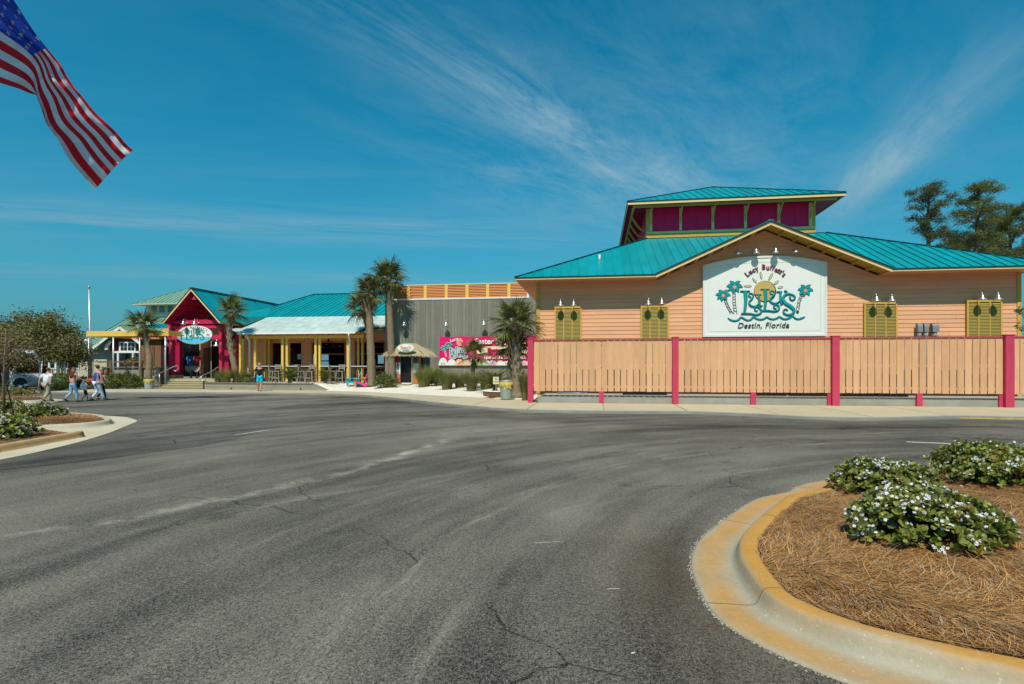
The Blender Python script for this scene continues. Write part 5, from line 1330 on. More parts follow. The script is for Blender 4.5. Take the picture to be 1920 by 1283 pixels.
for px, rz, lb in ((511, 1.9, 'wooden bar stool seen side on at the left end of the porch counter'), (519, .1, 'wooden bar stool facing out just left of the yellow post pair'), (551, .2, 'wooden bar stool behind the dark cycad in the middle bay'), (567, 1.7, 'wooden bar stool seen side on in the middle bay'), (582, 0., 'wooden bar stool facing out just left of the coral footed post'), (607, 2.4, 'wooden bar stool half hidden right of the middle post pair'), (624, 1.8, 'wooden bar stool seen side on in the right bay'), (638.5, 0., 'wooden bar stool facing out left of the white downspout')):
    stool(px, rz+(math.pi if rz > 1 else 0)*0, lb, VP-.45 if px in (511,567,624,519,582,638.5) else VP+.6)
# ------------------------------------------------------------------ retaining wall and terrace
rw = Thing('retaining_wall', 'low weathered timber retaining wall in front of the porch with a sloping end', 'retaining wall', (FX(500, 9.6), 9.6, 0), 'B')
a, b, c = FX(385, 9.6), FX(590, 9.6), FX(620, 9.6)
for k in range(4):
    z0, z1 = .0+k*.112, .108+k*.112; ex = c+(b-c)*(k+1)/4
    x = a
    while x < ex:
        x2 = min(x+random.uniform(2.2, 3.4), ex+.3); last = x2 >= ex
        if last: rw.part('plank', MB().prism([(x, 9.56, z0), (ex+(c-b)/4, 9.56, z0), (ex, 9.56, z1), (x, 9.56, z1)], (0,.1,0)), M['wood']); break
        rw.part('plank', MB().box(x, x2-.012, 9.56, 9.66, z0, z1), M['wood']); x = x2
rw.part('cap_plank', MB().box(a, b-.1, 9.50, 9.70, .45, .485), M['wood'])
for px in (433.5, 563.7): u = FX(px, 9.55); rw.part('drain_pipe', MB().lathe([(.0,0),(.05,0),(.05,.03),(0,.03)], (u, 9.56, .11), 12, Matrix.Rotation(R(90), 3, 'X')), M['black'])
# ================================================================== pink entrance
VE_ = 13.8; ZF = .62
eu = FX(355, 13.0)
ent = Thing('pink_entrance', 'hot pink open gabled entrance porch with teal metal roof and oval sign', 'building', (eu, VE_, 0), 'B')
zap = FZ(355, 541, 13.0); aL, zaL = F(305, 603, 13.0); aR, zaR = F(413, 605, 13.0); aw = (aR-aL)/2; eu = (aL+aR)/2; zaL = (zaL+zaR)/2
bkv = 24.5
for s_, u0 in ((-1, aL), (1, aR)):
    P_ = [(eu, 13., zap), (u0, 13., zaL), (u0, bkv, zaL), (eu, bkv, zap)]
    strips(ent, 'roof_panel', P_, (0,1,0), .45, M['teal'], gap=.002, th=.03, rib=.04, flip=(s_ > 0), off=.0)
    d = Vector((eu-u0, 0, zap-zaL))
    ent.part('rake_trim', MB().beam((u0, 12.98, zaL-.09), (eu, 12.98, zap-.09), .04, .12), M['pale'])
    ent.part('drip_edge', MB().beam((u0, 12.97, zaL+.02), (eu, 12.97, zap+.02), .06, .05), M['teald'])
    strips(ent, 'soffit_board', [(u0, 13.05, zaL-.08), (eu, 13.05, zap-.08), (eu, VWL+.5, zap-.08), (u0, VWL+.5, zaL-.08)], (0,1,0), .30, M['crimson'], gap=.02, th=.03, flip=(s_ > 0), off=-.04)
    for k in range(6):
        t = (k+.5)/6; ent.part('rafter', MB().beam(Vector((u0, 13.1, zaL-.16))+d*t, Vector((u0, VWL, zaL-.16))+d*t, .08, .14), M['crimson'])
ent.part('ridge_cap', MB().beam((eu, 12.95, zap+.05), (eu, bkv, zap+.05), .24, .05), M['teald'])
ent.part('eave_fascia', MB().box(aR-.02, aR+.01, 13.0, bkv, zaL-.16, zaL-.02), M['olive'])
q1, q2, q3, q4 = (F(459,610,14.9), 14.9), (F(502,594.5,15.45), 15.45), (F(514,576,18.6), 18.6), (F(516,570,24), 24.)
sl_ = (zap-zaR)/(aR-eu); zz_ = lambda u: zap-sl_*(u-eu)+.01
SV = [(aR-.5, 14.0, zz_(aR-.5))]+[(q[0], v_, q[1]) for q, v_ in (q1, q2, q3, q4)]+[(aR-.9, 24, zz_(aR-.9))]
ent.part('roof_saddle', MB().add(SV, [(0,1,2),(0,2,3),(0,3,5),(3,4,5)]), M['teal'])
# posts, beams
def P(px, v=VE_): return FX(px, v)
for a, b, v_, m in ((316.5, 323, 13.8, 'hot'), (327.5, 338, 14.9, 'crimson'), (410.5, 416, 13.8, 'hot'), (421, 429, 14.9, 'crimson'), (319, 326, 15.8, 'crimson')):
    ent.part('post', MB().box(P(a, v_), P(b, v_), v_, v_+.30, ZF+.26, FZ(360, 612, v_)), M[m])
    ent.part('post_foot', MB().box(P(a, v_)-.02, P(b, v_)+.02, v_-.02, v_+.32, ZF, ZF+.258), M['yellow'])
ent.part('gable_beam', MB().box(P(316), P(414), VE_-.10, VE_+.2, FZ(360, 608, VE_), FZ(360, 601, VE_)), M['hot'])
ent.part('gable_beam', MB().box(P(317), P(416), VE_-.06, VE_+.2, FZ(360, 616, VE_), FZ(360, 611, VE_)), M['hot'])
ent.part('sign_beam', MB().box(P(316.5), P(417), VE_-.12, VE_-.002, FZ(360, 637, VE_), FZ(360, 629, VE_)), M['hot'])
ent.part('gable_infill', MB().box(P(311), P(418), VE_+.21, VE_+.26, FZ(360, 611, VE_), FZ(360, 599, VE_)), M['crimson'])
u, z = F(364, 562, 13.2); ent.part('king_block', MB().prism([(u-.22, 13.2, z-.0), (u+.22, 13.2, z), (u, 13.2, z+.26)], (0,.15,0)), M['hot'])
# back wall of the entrance: peach, window, door; open above (dark roof space)
vb_ = 17.0
zTop = FZ(360, 600, vb_)
for a, b in ((374, 392), (412, 440), (305, 316)):
    ent.part('wall_pier', MB().box(P(a, vb_), P(b, vb_), vb_, vb_+.2, ZF, zTop), M['peach'])
ent.part('wall_header', MB().box(P(316, vb_), P(374, vb_), vb_, vb_+.2, FZ(360, 641, vb_), zTop), M['peach']); ent.part('wall_header', MB().box(P(392, vb_), P(412, vb_), vb_, vb_+.2, FZ(400, 640, vb_), zTop), M['peach'])
ent.part('gable_wall', MB().prism([(aL+.3, vb_+.02, zTop+.002), (aR-.1, vb_+.02, zTop+.002), (eu, vb_+.02, zap-.35)], (0,.15,0)), M['crimson'])
ent.part('shop_window', MB().box(P(336, vb_), P(374, vb_), vb_+.10, vb_+.13, ZF+.1, FZ(360, 641, vb_)), M['darkglass'])
for k in range(4): u = P(336+k*12.2, vb_); ent.part('window_bar', MB().box(u, u+.05, vb_+.06, vb_+.098, ZF+.1, FZ(360, 641, vb_)), M['black'])
ent.part('window_bar', MB().box(P(336, vb_), P(374, vb_), vb_+.03, vb_+.058, FZ(360, 655, vb_), FZ(360, 653.5, vb_)), M['black'])
ent.part('doorway', MB().box(P(392, vb_), P(412, vb_), vb_+.3, vb_+.35, ZF, FZ(400, 640, vb_)), M['darkin'])
d_ = ent.part('door', MB().box(P(391, vb_), P(400.5, vb_), vb_-.55, vb_-.50, ZF+.02, FZ(400, 653, vb_)), mat('dark_brown_door', (.10,.045,.025), .5, .2, 3)); ent.part('handle', MB().box(P(391.5, vb_)+.05, P(391.5, vb_)+.09, vb_-.60, vb_-.552, 1.5, 1.7), M['galv'], d_)
ent.part('door_pane', MB().box(P(392, vb_), P(399.5, vb_), vb_-.565, vb_-.552, ZF+.25, FZ(400, 655, vb_)), mat('brown_glass', (.16,.07,.04), .2, .1), d_)
ent.part('deck', MB().box(P(312, 12.0), P(432, 12.0), 12.5, 17.5, ZF-.10, ZF), M['newwood'])
ent.part('deck_skirt', MB().box(P(315, 12.0), P(409, 12.0), 12.45, 12.498, .42, ZF-.02), M['newwood'])
ent.part('side_wall', MB().box(aR-.35, aR-.2, 15.2, 24, ZF, zaL-.2), M['hot'])
# small teal lean-to roof on the left
strips(ent, 'lean_to_panel', [(P(272,14.0), 14.0, FZ(280,616,14.0)), (P(315,14.0), 14.0, FZ(314,616,14.0)), (P(315,15.6), 15.6, FZ(314,608,15.6)), (P(288,15.6), 15.6, FZ(288,608,15.6))], (1,0,0), .45, M['teal'], gap=.002, th=.02, rib=.04)
# brown boarded wall left of the entrance
bwv = 16.4
strips(ent, 'wall_board', [(P(262,bwv), bwv, .3), (P(303,bwv), bwv, .3), (P(303,bwv), bwv, FZ(280,622,bwv)), (P(262,bwv), bwv, FZ(280,622,bwv))], (1,0,0), .2, M['brownwood'], gap=.012, th=.03)
ent.part('dark_doorway', MB().box(P(303,bwv), P(317,bwv), bwv, bwv+.05, .3, FZ(300,622,bwv)), M['darkin'])
# oval sign
ou, oz = F(364.5, 628, VE_-.2); orx = (FX(397.5, VE_-.2)-FX(331.5, VE_-.2))/2; orz = (FZ(364, 610.5, VE_-.2)-FZ(364, 645.5, VE_-.2))/2
ov = Thing('oval_entrance_sign', 'white and sky blue oval sign with curly teal lettering on the pink entrance beams', 'sign', (ou, VE_-.2, oz-orz), 'B')
ov.part('board', MB().prism([(ou+orx*math.cos(k*.1571), VE_-.2, oz+orz*math.sin(k*.1571)) for k in range(40)], (0,.06,0)), M['white'])
ov.part('blue_water', MB().prism([(ou+(orx-.03)*math.cos(a), VE_-.212, oz+(orz-.03)*math.sin(a)) for a in [math.pi*1.08+k*(math.pi*.84)/20 for k in range(21)]], (0,.01,0)), mat('sky_blue_paint', (.12,.52,.68), .5, .05, 3))
kk = orx*2/1390.
def mpO(x, y): return (ou+(x-960)*kk*.98, oz-(y-745)*kk*1.12+.02)
lulu(ov, mpO, kk, VE_-.225, M['signteal'], M['signteal'], 6, dv=.01)
logo_palm(ov, mpO, kk, VE_-.215, 430, 690, .7, ((440,720),(450,800),(480,900)), mat('pale_aqua', (.10,.50,.50), .5), M['signteal'], M['signpink'])
for i, c in enumerate("Lucy Buffett's"):
    if c == ' ': continue
    a = math.pi*(.80-.60*i/13); text_part(ov, c, ou+orx*.86*math.cos(a), oz+orz*.82*math.sin(a), VE_-.215, .20, M['signred'], rot=(a-math.pi/2)*.6, bold=.003)
text_part(ov, 'Food', ou-orx*.68, oz-.02, VE_-.225, .15, M['signred']); text_part(ov, 'Fun', ou+orx*.78, oz-.0, VE_-.225, .15, M['signred'])
for px, py, lb in ((343.5, 605, 'white barn lamp above the left half of the oval sign'), (364.5, 605, 'white barn lamp above the middle of the oval sign'), (312.5, 645, 'large white barn lamp on the left pink entrance post'), (405.5, 645, 'large white barn lamp on the right pink entrance post')):
    u, z = F(px, py, VE_-.55); s_ = 1.15 if py < 620 else 1.35; t = lamp_thing(u+.0, VE_-.13, z, lb, out=.42, s=s_, group='white barn lamps on the pink entrance')
# shirts on a table and rack
def shirt(px, py, col, label, s=1.):
    v_ = 16.3; u, z = F(px, py, v_); t = Thing('hanging_shirt', label, 'shirt', (u, v_, z), 'B', 'shirts hung in front of the shop window')
    pts = [(-.24,.42),(-.10,.46),(0,.42),(.10,.46),(.24,.42),(.36,.20),(.26,.12),(.22,.20),(.21,-.25),(-.21,-.25),(-.22,.20),(-.26,.12),(-.36,.20)]
    t.part('cloth', MB().prism([(u+x*s, v_, z+y*s) for x, y in pts], (0,.06,0)), mat('shirt_'+label.split()[0], col, .8, .15, 6)); t.part('print', MB().prism([(u+.09*math.cos(a*.6), v_-.012, z+.12+.09*math.sin(a*.6)) for a in range(10)], (0,.01,0)), M['signwhite'] if col[0] < .5 else M['signpale']); return t
shirt(355.5, 678, (.01,.13,.42), 'blue shirt hanging before the dark shop window', 1.0); shirt(369, 678, (.60,.04,.10), 'red shirt hanging before the dark shop window', 1.0)
tv = 15.9; tl, tr_ = FX(348, tv), FX(375.5, tv); tz = FZ(360, 686, tv)
tb = Thing('display_table', 'small display table under a lace cloth in front of the shop window', 'table', ((tl+tr_)/2, tv, ZF), 'B')
tb.part('top', MB().box(tl+.1, tr_-.1, tv, tv+.6, tz-.06, tz-.01), M['wood'])
for u in (tl+.35, tr_-.4): tb.part('leg', MB().lathe([(.0,0),(.12,0),(.10,.06),(.05,.12),(.05,.55),(.09,tz-ZF-.1),(0,tz-ZF-.1)], (u, tv+.15, ZF), 10), M['wood'])
vs = []
for i in range(41):
    u = tl+(tr_-tl)*i/40; d = .30+.20*abs(math.sin(i/40*math.pi*2)); w_ = .03*math.sin(i*1.3)
    vs += [(u, tv+.3, tz+.002), (u, tv-.03, tz), (u, tv-.06+w_, tz-d*.5), (u, tv-.07+w_*1.5, tz-d)]
tc_ = solo('lace_tablecloth', MB().add(vs, [(i*4+j, i*4+4+j, i*4+5+j, i*4+1+j) for i in range(40) for j in range(3)]), mat('grey_lace', (.42,.38,.36), .9, .2, 12, .4, 30), 'grey white lace cloth draped in two swags over the display table', 'tablecloth', (tl, tv, tz), 'B', smooth=True)
nb_ = F(384, 666, 16.9); mn = Thing('menu_case', 'black framed menu board on the peach wall left of the entrance door', 'menu board', (nb_[0], 16.9, nb_[1]), 'B')
mn.part('frame', MB().box(FX(381.5,16.9), FX(388.5,16.9), 16.9, 16.98, FZ(385,679,16.9), FZ(385,663,16.9)), M['black']); mn.part('page', MB().box(FX(383,16.9), FX(387,16.9), 16.88, 16.898, FZ(385,677,16.9), FZ(385,666,16.9)), M['signwhite'])
# steps
stp = Thing('entrance_steps', 'four broad pale timber steps leading up to the pink entrance', 'steps', (FX(340, 11.5), 11.4, 0), 'B')
for k, (a, b, v0) in enumerate(((297, 380, 10.7), (303, 380, 11.15), (313, 380, 11.6), (315, 380, 12.05))):
    z = .13*(k+1)-.0; x0, x1 = FX(a, v0), FX(b, v0)
    for q in range(3): stp.part('tread_board', MB().box(x0, x1, v0+q*.15, v0+q*.15+.143, z-.035, z), M['newwood'])
    stp.part('riser', MB().box(x0+.02, x1-.02, v0+.04, v0+.07, z-.129, z-.036), M['newwood'])
for lb, pts in (('curved steel handrail left of the entrance steps', [(287.5,725,10.6),(287.5,709,10.6),(291,705,10.75),(312,694,11.8),(331,686,12.4),(334,691,12.45),(330,696,12.4),(325,694,12.35)]),
                ('curved steel handrail right of the entrance steps', [(382,714,10.9),(376,714,10.8),(375,709,10.8),(381,704,11.0),(398,696,11.9),(411,688.5,12.5),(411,712,12.5)])):
    pp = []
    for x, y, v_ in pts: q = F(x, y, v_); pp.append((q[0], v_, q[1]))
    t = Thing('handrail', lb, 'handrail', (pp[0][0], pp[0][1], 0), 'B'); sm_ = []
    for i in range(len(pp)-1):
        for k in range(4):
            g = lambda j: Vector(pp[min(max(j,0),len(pp)-1)]); p0,p1,p2,p3 = g(i-1),g(i),g(i+1),g(i+2); tt = k/4; sm_.append(.5*((2*p1)+(p2-p0)*tt+(2*p0-5*p1+4*p2-p3)*tt*tt+(3*p1-p0-3*p2+p3)*tt**3))
    sm_.append(Vector(pp[-1])); t.part('rail', MB().tube(sm_, .028, 8), M['galv'], smooth=True)
    x, y, v_ = (299,698,11.3) if 'left' in lb else (385,702,11.2); q = F(x, y+2, v_); t.part('stanchion', MB().tube([(q[0], v_, q[1]), (q[0], v_, .1)], .024, 8), M['galv'], smooth=True)

# ================================================================== yellow pergola and deck rail
VPG = 12.0
pgl = Thing('yellow_pergola', 'flat yellow beamed pergola on thin steel posts left of the pink entrance', 'pergola', (FX(240, VPG), VPG, 0), 'B')
z0, z1 = FZ(240, 630.5, VPG), FZ(240, 620.5, VPG)
pgl.part('front_beam', MB().box(FX(162, VPG), FX(310.5, VPG), VPG, VPG+.08, z0, z1), M['yellow'])
pgl.part('side_beam', MB().box(FX(310.5, VPG)-.08, FX(310.5, VPG), VPG+.082, VPG+4, z0, z1), M['yellow']); pgl.part('side_beam', MB().box(FX(162, VPG), FX(162, VPG)+.08, VPG+.082, VPG+4, z0, z1), M['yellow'])
pgl.part('back_beam', MB().box(FX(162, VPG), FX(310.5, VPG), VPG+4.002, VPG+4.08, z0, z1), M['louv'])
pgl.part('end_beam', MB().box(FX(310.5, VPG)+.002, FX(316, VPG), VPG+.0, VPG+.08, z0, z1), M['yellow'])
for k in range(9):
    u = FX(162, VPG)+.5+k*.62; pgl.part('cross_beam', MB().box(u, u+.05, VPG+.085, VPG+4, z0+.1, z1-.05), M['louv'])
for px, zb2 in ((166.5,.1),(212.5,.1),(262,.1),(310,.2)):
    u = FX(px, VPG+.1); pgl.part('post', MB().tube([(u, VPG+.1, zb2), (u, VPG+.1, z0+.02)], .055, 10), M['alu'], smooth=True)
dk = Thing('patio_rail', 'weathered timber patio counter and wall behind the shrubs', 'railing', (FX(250, 13.4), 13.4, 0), 'B')
VD = 13.4; ra, rb = FX(192, VD), FX(316, VD); zt_ = FZ(250, 688, VD)
dk.part('counter_top', MB().box(ra, rb, VD-.16, VD+.16, zt_-.05, zt_), M['wood'])
strips(dk, 'board', [(ra, VD, .1), (rb, VD, .1), (rb, VD, zt_-.06), (ra, VD, zt_-.06)], (0,0,1), .16, M['wood'], gap=.01, th=.03)
for px in (201, 209, 265, 303): u = FX(px, VD-.2); dk.part('post', MB().box(u-.07, u+.07, VD-.27, VD-.13, 0, FZ(px, 676 if px in (209,265) else 690, VD-.2)), M['brownwood'])
dk.part('shelf_rail', MB().box(FX(184, VD-.2), FX(268, VD-.2), VD-.28, VD-.13, FZ(220, 680, VD-.2), FZ(220, 677.5, VD-.2)), M['brownwood'])
dk.part('patio_floor', MB().box(ra, rb+.1, VD+.03, 18, 0, .35), M['wood'])

# ================================================================== sage roofed building behind
VQ = 26.0
sb = Thing('sage_roof_building', 'cream building with sage green metal roofs, a windowed cupola and a red gabled dormer', 'building', (FX(240, VQ), VQ, 0), 'B')
def Q(px, py, v): q = F(px, py, v); return (q[0], v, q[1])
sw0, sw1 = FX(148, VQ), FX(330, VQ)
sb.part('wall', MB().box(sw0, sw1+6, VQ, VQ+14, 0, FZ(200, 650, VQ)), M['sagewall'])
zq = FZ(150, 651, VQ-1); ml = .40
A_ = Q(143, 652, VQ-1); top = F(243, 596, VQ+5.5); 
strips(sb, 'roof_panel', [A_, (sw1+7, VQ-1, A_[2]), (sw1+7, VQ+5.5, top[1]), (top[0], VQ+5.5, top[1])], (1,0,0), .5, M['sage'], gap=.002, th=.02, rib=.05)
sb.part('roof_slope', MB().prism([A_, (top[0], VQ+5.5, top[1]), (top[0], VQ+12, top[1]), (A_[0], VQ+16, A_[2])], (0,0,.02)), M['sage'])
sb.part('roof_slope', MB().prism([(top[0], VQ+5.5, top[1]), (sw1+7, VQ+5.5, top[1]), (sw1+7, VQ+12, top[1]), (top[0], VQ+12, top[1])], (0,0,.02)), M['sage'])
sb.part('hip_cap', MB().beam(A_, (top[0], VQ+5.5, top[1]), .15, .08), M['teald'])
cv = VQ+5.6; c0, c1 = FX(277, cv), FX(352, cv); ct = FZ(300, 571, cv)
sb.part('cupola_wall', MB().box(c0, c1, cv, cv+5, top[1]-.3, ct+.05), M['cream'])
sb.part('cupola_sill', MB().box(c0-.05, c1+.05, cv-.08, cv-.002, FZ(300, 594, cv), FZ(300, 590.5, cv)), M['signwhite'])
for k in range(5):
    a = 283.5+k*15.3; u0, u1 = FX(a, cv), FX(a+11, cv); za, zb2 = FZ(300, 587, cv), FZ(300, 573, cv)
    f = sb.part('window', MB().box(u0, u1, cv-.05, cv-.002, za, zb2), M['cream']); sb.part('pane', MB().box(u0+.05, (u0+u1)/2-.02, cv-.07, cv-.052, za+.05, zb2-.05).box((u0+u1)/2+.02, u1-.05, cv-.07, cv-.052, za+.05, zb2-.05), M['glass'], f)
ev = cv-1.2; ea, eb = Q(249, 569.5, ev), Q(372, 568, ev); wq = (eb[0]-ea[0])/2; apx = F(344, 540, ev+wq)
strips(sb, 'roof_panel', [ea, eb, ((ea[0]+eb[0])/2, ev+wq, apx[1])], (1,0,0), .5, M['sage'], gap=.002, th=.02, rib=.05)
sb.part('cupola_soffit', MB().box(ea[0], eb[0], ev, ev+2*wq, ea[2]-.12, ea[2]-.02), M['cream'])
sb.part('roof_slope', MB().prism([ea, ((ea[0]+eb[0])/2, ev+wq, apx[1]), (ea[0], ev+2*wq, ea[2])], (0,0,.02)), M['sage']); sb.part('hip_cap', MB().beam(ea, ((ea[0]+eb[0])/2, ev+wq, apx[1]), .12, .06), M['teald'])
# dormer gable
gv = VQ-2.2; g0, g1, ga = Q(174, 652, gv), Q(273, 651, gv), Q(224, 613, gv)
sb.part('dormer_wall', MB().prism([(g0[0]+.5, gv+.9, g0[2]-.0), (g1[0]-.5, gv+.9, g0[2]), (ga[0], gv+.9, ga[2]-.45)], (0,.2,0)), M['redwall'])
sb.part('dormer_wall', MB().box(FX(207,gv+.9), FX(262,gv+.9), gv+.9, gv+1.05, FZ(230,658,gv+.9), g0[2]-.002), M['redwall'])
for a, b in ((g0, ga), (g1, ga)):
    sb.part('rake_board', MB().beam(Vector(a)-Vector((0,0,.08)), Vector(b)-Vector((0,0,.08)), .06, .24), M['signwhite'])
    sb.part('dormer_roof', MB().prism([a, b, (b[0], gv+5, b[2]), (a[0], gv+3, a[2])], (0,0,.05)), M['sage'])
dw = sb.part('dormer_window', MB().box(FX(223,gv+.8), FX(254,gv+.8), gv+.8, gv+.88, FZ(240,659,gv+.8), FZ(240,641,gv+.8)), M['white'])
for a, b in ((226.5,232),(232.8,238.2),(240,245.5),(246.3,252)):
    for y0, y1 in ((657.5,651),(650.2,643.5)): sb.part('pane', MB().box(FX(a,gv+.8), FX(b,gv+.8), gv+.78, gv+.798, FZ(240,y0,gv+.8), FZ(240,y1,gv+.8)), M['darkglass'], dw)
sb.part('dormer_band', MB().box(FX(214,gv+.7), FX(262,gv+.7), gv+.65, gv+.78, FZ(240,662,gv+.7), FZ(240,658.8,gv+.7)), M['white'])
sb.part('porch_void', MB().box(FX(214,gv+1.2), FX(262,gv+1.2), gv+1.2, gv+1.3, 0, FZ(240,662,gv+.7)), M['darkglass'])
for px in (224, 252): u = FX(px, gv+.8); sb.part('porch_column', MB().box(u-.09, u+.09, gv+.6, gv+.78, 0, FZ(240,662.5,gv+.7)), M['white'])
for k in range(3): sb.part('bracket', MB().tube([Q(198+k*1.2, 656-k*0, gv+.5), Q(200+k, 648, gv+.5), Q(206+k, 640, gv+.5)], .14, 6), M['signwhite'])
sb.part('cream_low_wall', MB().box(FX(176, 20), FX(200, 20), 20, 20.3, 0, FZ(190, 674, 20)), M['cream'])
sb.part('cream_low_wall', MB().box(FX(148, 20), FX(166, 20), 20, 20.3, 0, FZ(150, 674, 20)), M['cream'])
# far flagpole
fp = G(171, 702, 0.0); fp = Vector(((171-960)/1050*44, 44, 0))
fl = Thing('flagpole', 'tall thin steel flagpole with a gold ball left of the yellow pergola', 'flagpole', fp, 'W')
zt2 = 1.6+(686-541)/1050*44
fl.part('pole', MB().tube([fp, fp+Vector((-.06,0,3)), Vector((fp.x-.18, fp.y, zt2))], [.10,.085,.04], 10), M['alu'], smooth=True)
fl.part('finial', MB().ell((fp.x-.18, fp.y, zt2+.08), .10, .10, .10, 12, 8), mat('ball_metal', (.5,.42,.3), .3, .05, 3, metal=.7), smooth=True)
fl.part('truck', MB().lathe([(0,0),(.07,0),(.07,.04),(0,.04)], (fp.x-.18, fp.y, zt2-.05), 10), M['alu'])
# ================================================================== palms
def frond_mesh(seed, name='palm_frond', droop=1.0, n=22, L_=1.0):
    rr = random.Random(seed); mb = MB()
    # petiole along +x, fan blade at the end, costapalmate curve
    pl = .55*L_; mb.tube([(0,0,0),(pl*.5,0,.05),(pl,0,.04)], [.018,.012,.010], 4, False)
    for k in range(n):
        t = (k+.5)/n; a = (t-.5)*2*R(118); ln = L_*(.62+.30*math.cos(a*.75))*rr.uniform(.9, 1.06); a += rr.uniform(-.03, .03)
        rx = pl+.14*math.cos(a)*(.3 if abs(a) > 1.2 else 1); z0 = .04-.03*abs(a)
        p = []; S_ = 4
        for q in range(S_+1):
            s = q/S_; p.append(Vector((rx+ln*s*math.cos(a), ln*s*math.sin(a)*.92, z0+.10*s-droop*(.20+.35*abs(math.sin(a)))*s*s*ln-(.18*s**3*ln if rr.random() < .3 else 0))))
        w_ = .052*L_; side = Vector((-math.sin(a), math.cos(a), 0)); o = len(mb.v)
        for q, c in enumerate(p):
            ww = w_*(.55+1.1*(q/S_) if q/S_ < .4 else 1.1*(1-q/S_)+.08); mb.v += [tuple(c-side*ww+Vector((0,0,.012))), tuple(c-Vector((0,0,.008))), tuple(c+side*ww+Vector((0,0,.012)))]
        for q in range(S_): b = o+q*3; mb.f += [(b, b+3, b+4, b+1), (b+1, b+4, b+5, b+2)]
    return mb.mesh(name)
FR = [frond_mesh(i, droop=.8+.25*i) for i in range(3)]
for f in FR: f.materials.append(M['frond'])
FD = frond_mesh(9, 'dry_frond', 1.6, 14, .8); FD.materials.append(M['deadfrond'])
bootm = MB().add([(0,-.05,0),(0,.05,0),(.09,.035,.16),(.09,-.035,.16),(.02,-.05,.0),(.12,0,.28)], [(0,1,2,3),(3,2,5)]).mesh('boot'); bootm.materials.append(M['boot'])
def palm(label, base, path, r0, r1, crown_r, nf=26, boots=0, dead=4, droop=0., bootlen=1.2, frame='W', group='sabal palms'):
    t = Thing('palm_tree', label, 'palm tree', base, 'W', group)
    pts = [Vector(base)+Vector(p) for p in path]; n = len(pts); sm_ = []
    for i in range(n-1):
        g = lambda j: pts[min(max(j,0),n-1)]; p0,p1,p2,p3 = g(i-1),g(i),g(i+1),g(i+2)
        for k in range(6): tt = k/6; sm_.append(.5*((2*p1)+(p2-p0)*tt+(2*p0-5*p1+4*p2-p3)*tt*tt+(3*p1-p0-3*p2+p3)*tt**3))
    sm_.append(pts[-1]); m_ = len(sm_)
    rad = [(r0+(r1-r0)*i/(m_-1))*(1+.06*math.sin(i*2.4)) for i in range(m_)]; rad[0] *= 1.25
    t.part('trunk', MB().tube(sm_, rad, 12), M['bark'], smooth=True)
    top = sm_[-1]
    tot_l = sum((sm_[i+1]-sm_[i]).length for i in range(m_-1))
    for k in range(boots):
        s = tot_l-(k+.5)/boots*bootlen; acc = 0
        for i in range(m_-1):
            d = (sm_[i+1]-sm_[i]).length
            if acc+d >= s: c = sm_[i]+(sm_[i+1]-sm_[i])*((s-acc)/d); rr = rad[i]; break
            acc += d
        a = k*2.4; t.inst('boot', bootm, c+Vector((math.cos(a)*rr*.8, math.sin(a)*rr*.8, 0)), rz=a, scale=random.uniform(.9, 1.35)*r0/.17)
    nf = int(nf*.72)
    for k in range(nf):
        a = k*2.39996+random.uniform(-.2, .2); f = (k+.5)/nf; el = R(78-118*f**1.15)+random.uniform(-.1, .1)
        q = Quaternion((0,0,1), a) @ Quaternion((0,1,0), -el) @ Quaternion((1,0,0), random.uniform(-.5, .5))
        t.inst('frond', FR[k % 3], top+Vector((math.cos(a)*r1*.5, math.sin(a)*r1*.5, .05-.25*f)), scale=crown_r/1.42*random.uniform(.82, 1.1), q=q)
    for k in range(dead):
        a = random.uniform(0, 6.28); q = Quaternion((0,0,1), a) @ Quaternion((0,1,0), R(random.uniform(55, 80)))
        t.inst('dry_frond', FD, top+Vector((0,0,-.3)), scale=crown_r/1.35*random.uniform(.7, .95), q=q)
    return t
def gpB(px, v, z=None):
    """ground point in the world under photo column px at building depth v"""
    u = FX(px, v); X, Y = toW(u, v); return Vector((X, Y, hsand(u, v) if z is None else z))
def zat(py, Y): return CAMZ+(HY-py)/FPX*Y
def palm_px(label, px, v, pts, crown_py, cr, z=None, **k):
    b = gpB(px, v, z); Y = b.y; path = [Vector((0,0,0))]
    for x, y in pts: path.append(Vector(((x-CX)/FPX*Y-b.x, 0, zat(y, Y)-b.z)))
    return palm(label, b, path, k.pop('r0', .17), k.pop('r1', .13), cr, **k)
palm_px('tall straight palm with the highest crown against the grey board wall', 735, 11.2, [(733.5,660),(731,600),(728,545),(726.5,522)], 520, 1.35, r0=.26, r1=.17, nf=30, boots=26, bootlen=1.5)
palm_px('palm with a thick brown trunk rising right behind the pink beach chair', 697, 10.8, [(696,680),(694,620),(692,572),(694,548)], 548, 1.25, r0=.30, r1=.17, nf=28, boots=30, bootlen=1.6)
palm_px('slimmer leaning palm with a lower crown left of its taller neighbour', 704, 11.9, [(700,690),(695,650),(687,605),(682,585),(679,574)], 573, 1.2, r0=.17, r1=.15, nf=26, boots=36, bootlen=2.6)
palm_px('palm with a cross hatched trunk beside the right side of the pink entrance', 443, 11.6, [(440,690),(433,655),(430,625),(433,600),(434,580)], 579, 1.1, z=.4, r0=.22, r1=.14, nf=26, boots=64, bootlen=3.4)
palm_px('pale kinked palm beside the trash can left of the entrance steps', 279, 11.3, [(279,700),(280,675),(277,655),(270,625),(267,607)], 605, 1.15, z=0., r0=.24, r1=.14, nf=24, boots=14, bootlen=1.4)
palm_px('short young palm standing in front of the middle of the pink banner', 886, 8.2, [(887,690),(888,672),(888,662)], 652, .95, r0=.13, r1=.10, nf=20, boots=22, bootlen=1.0)
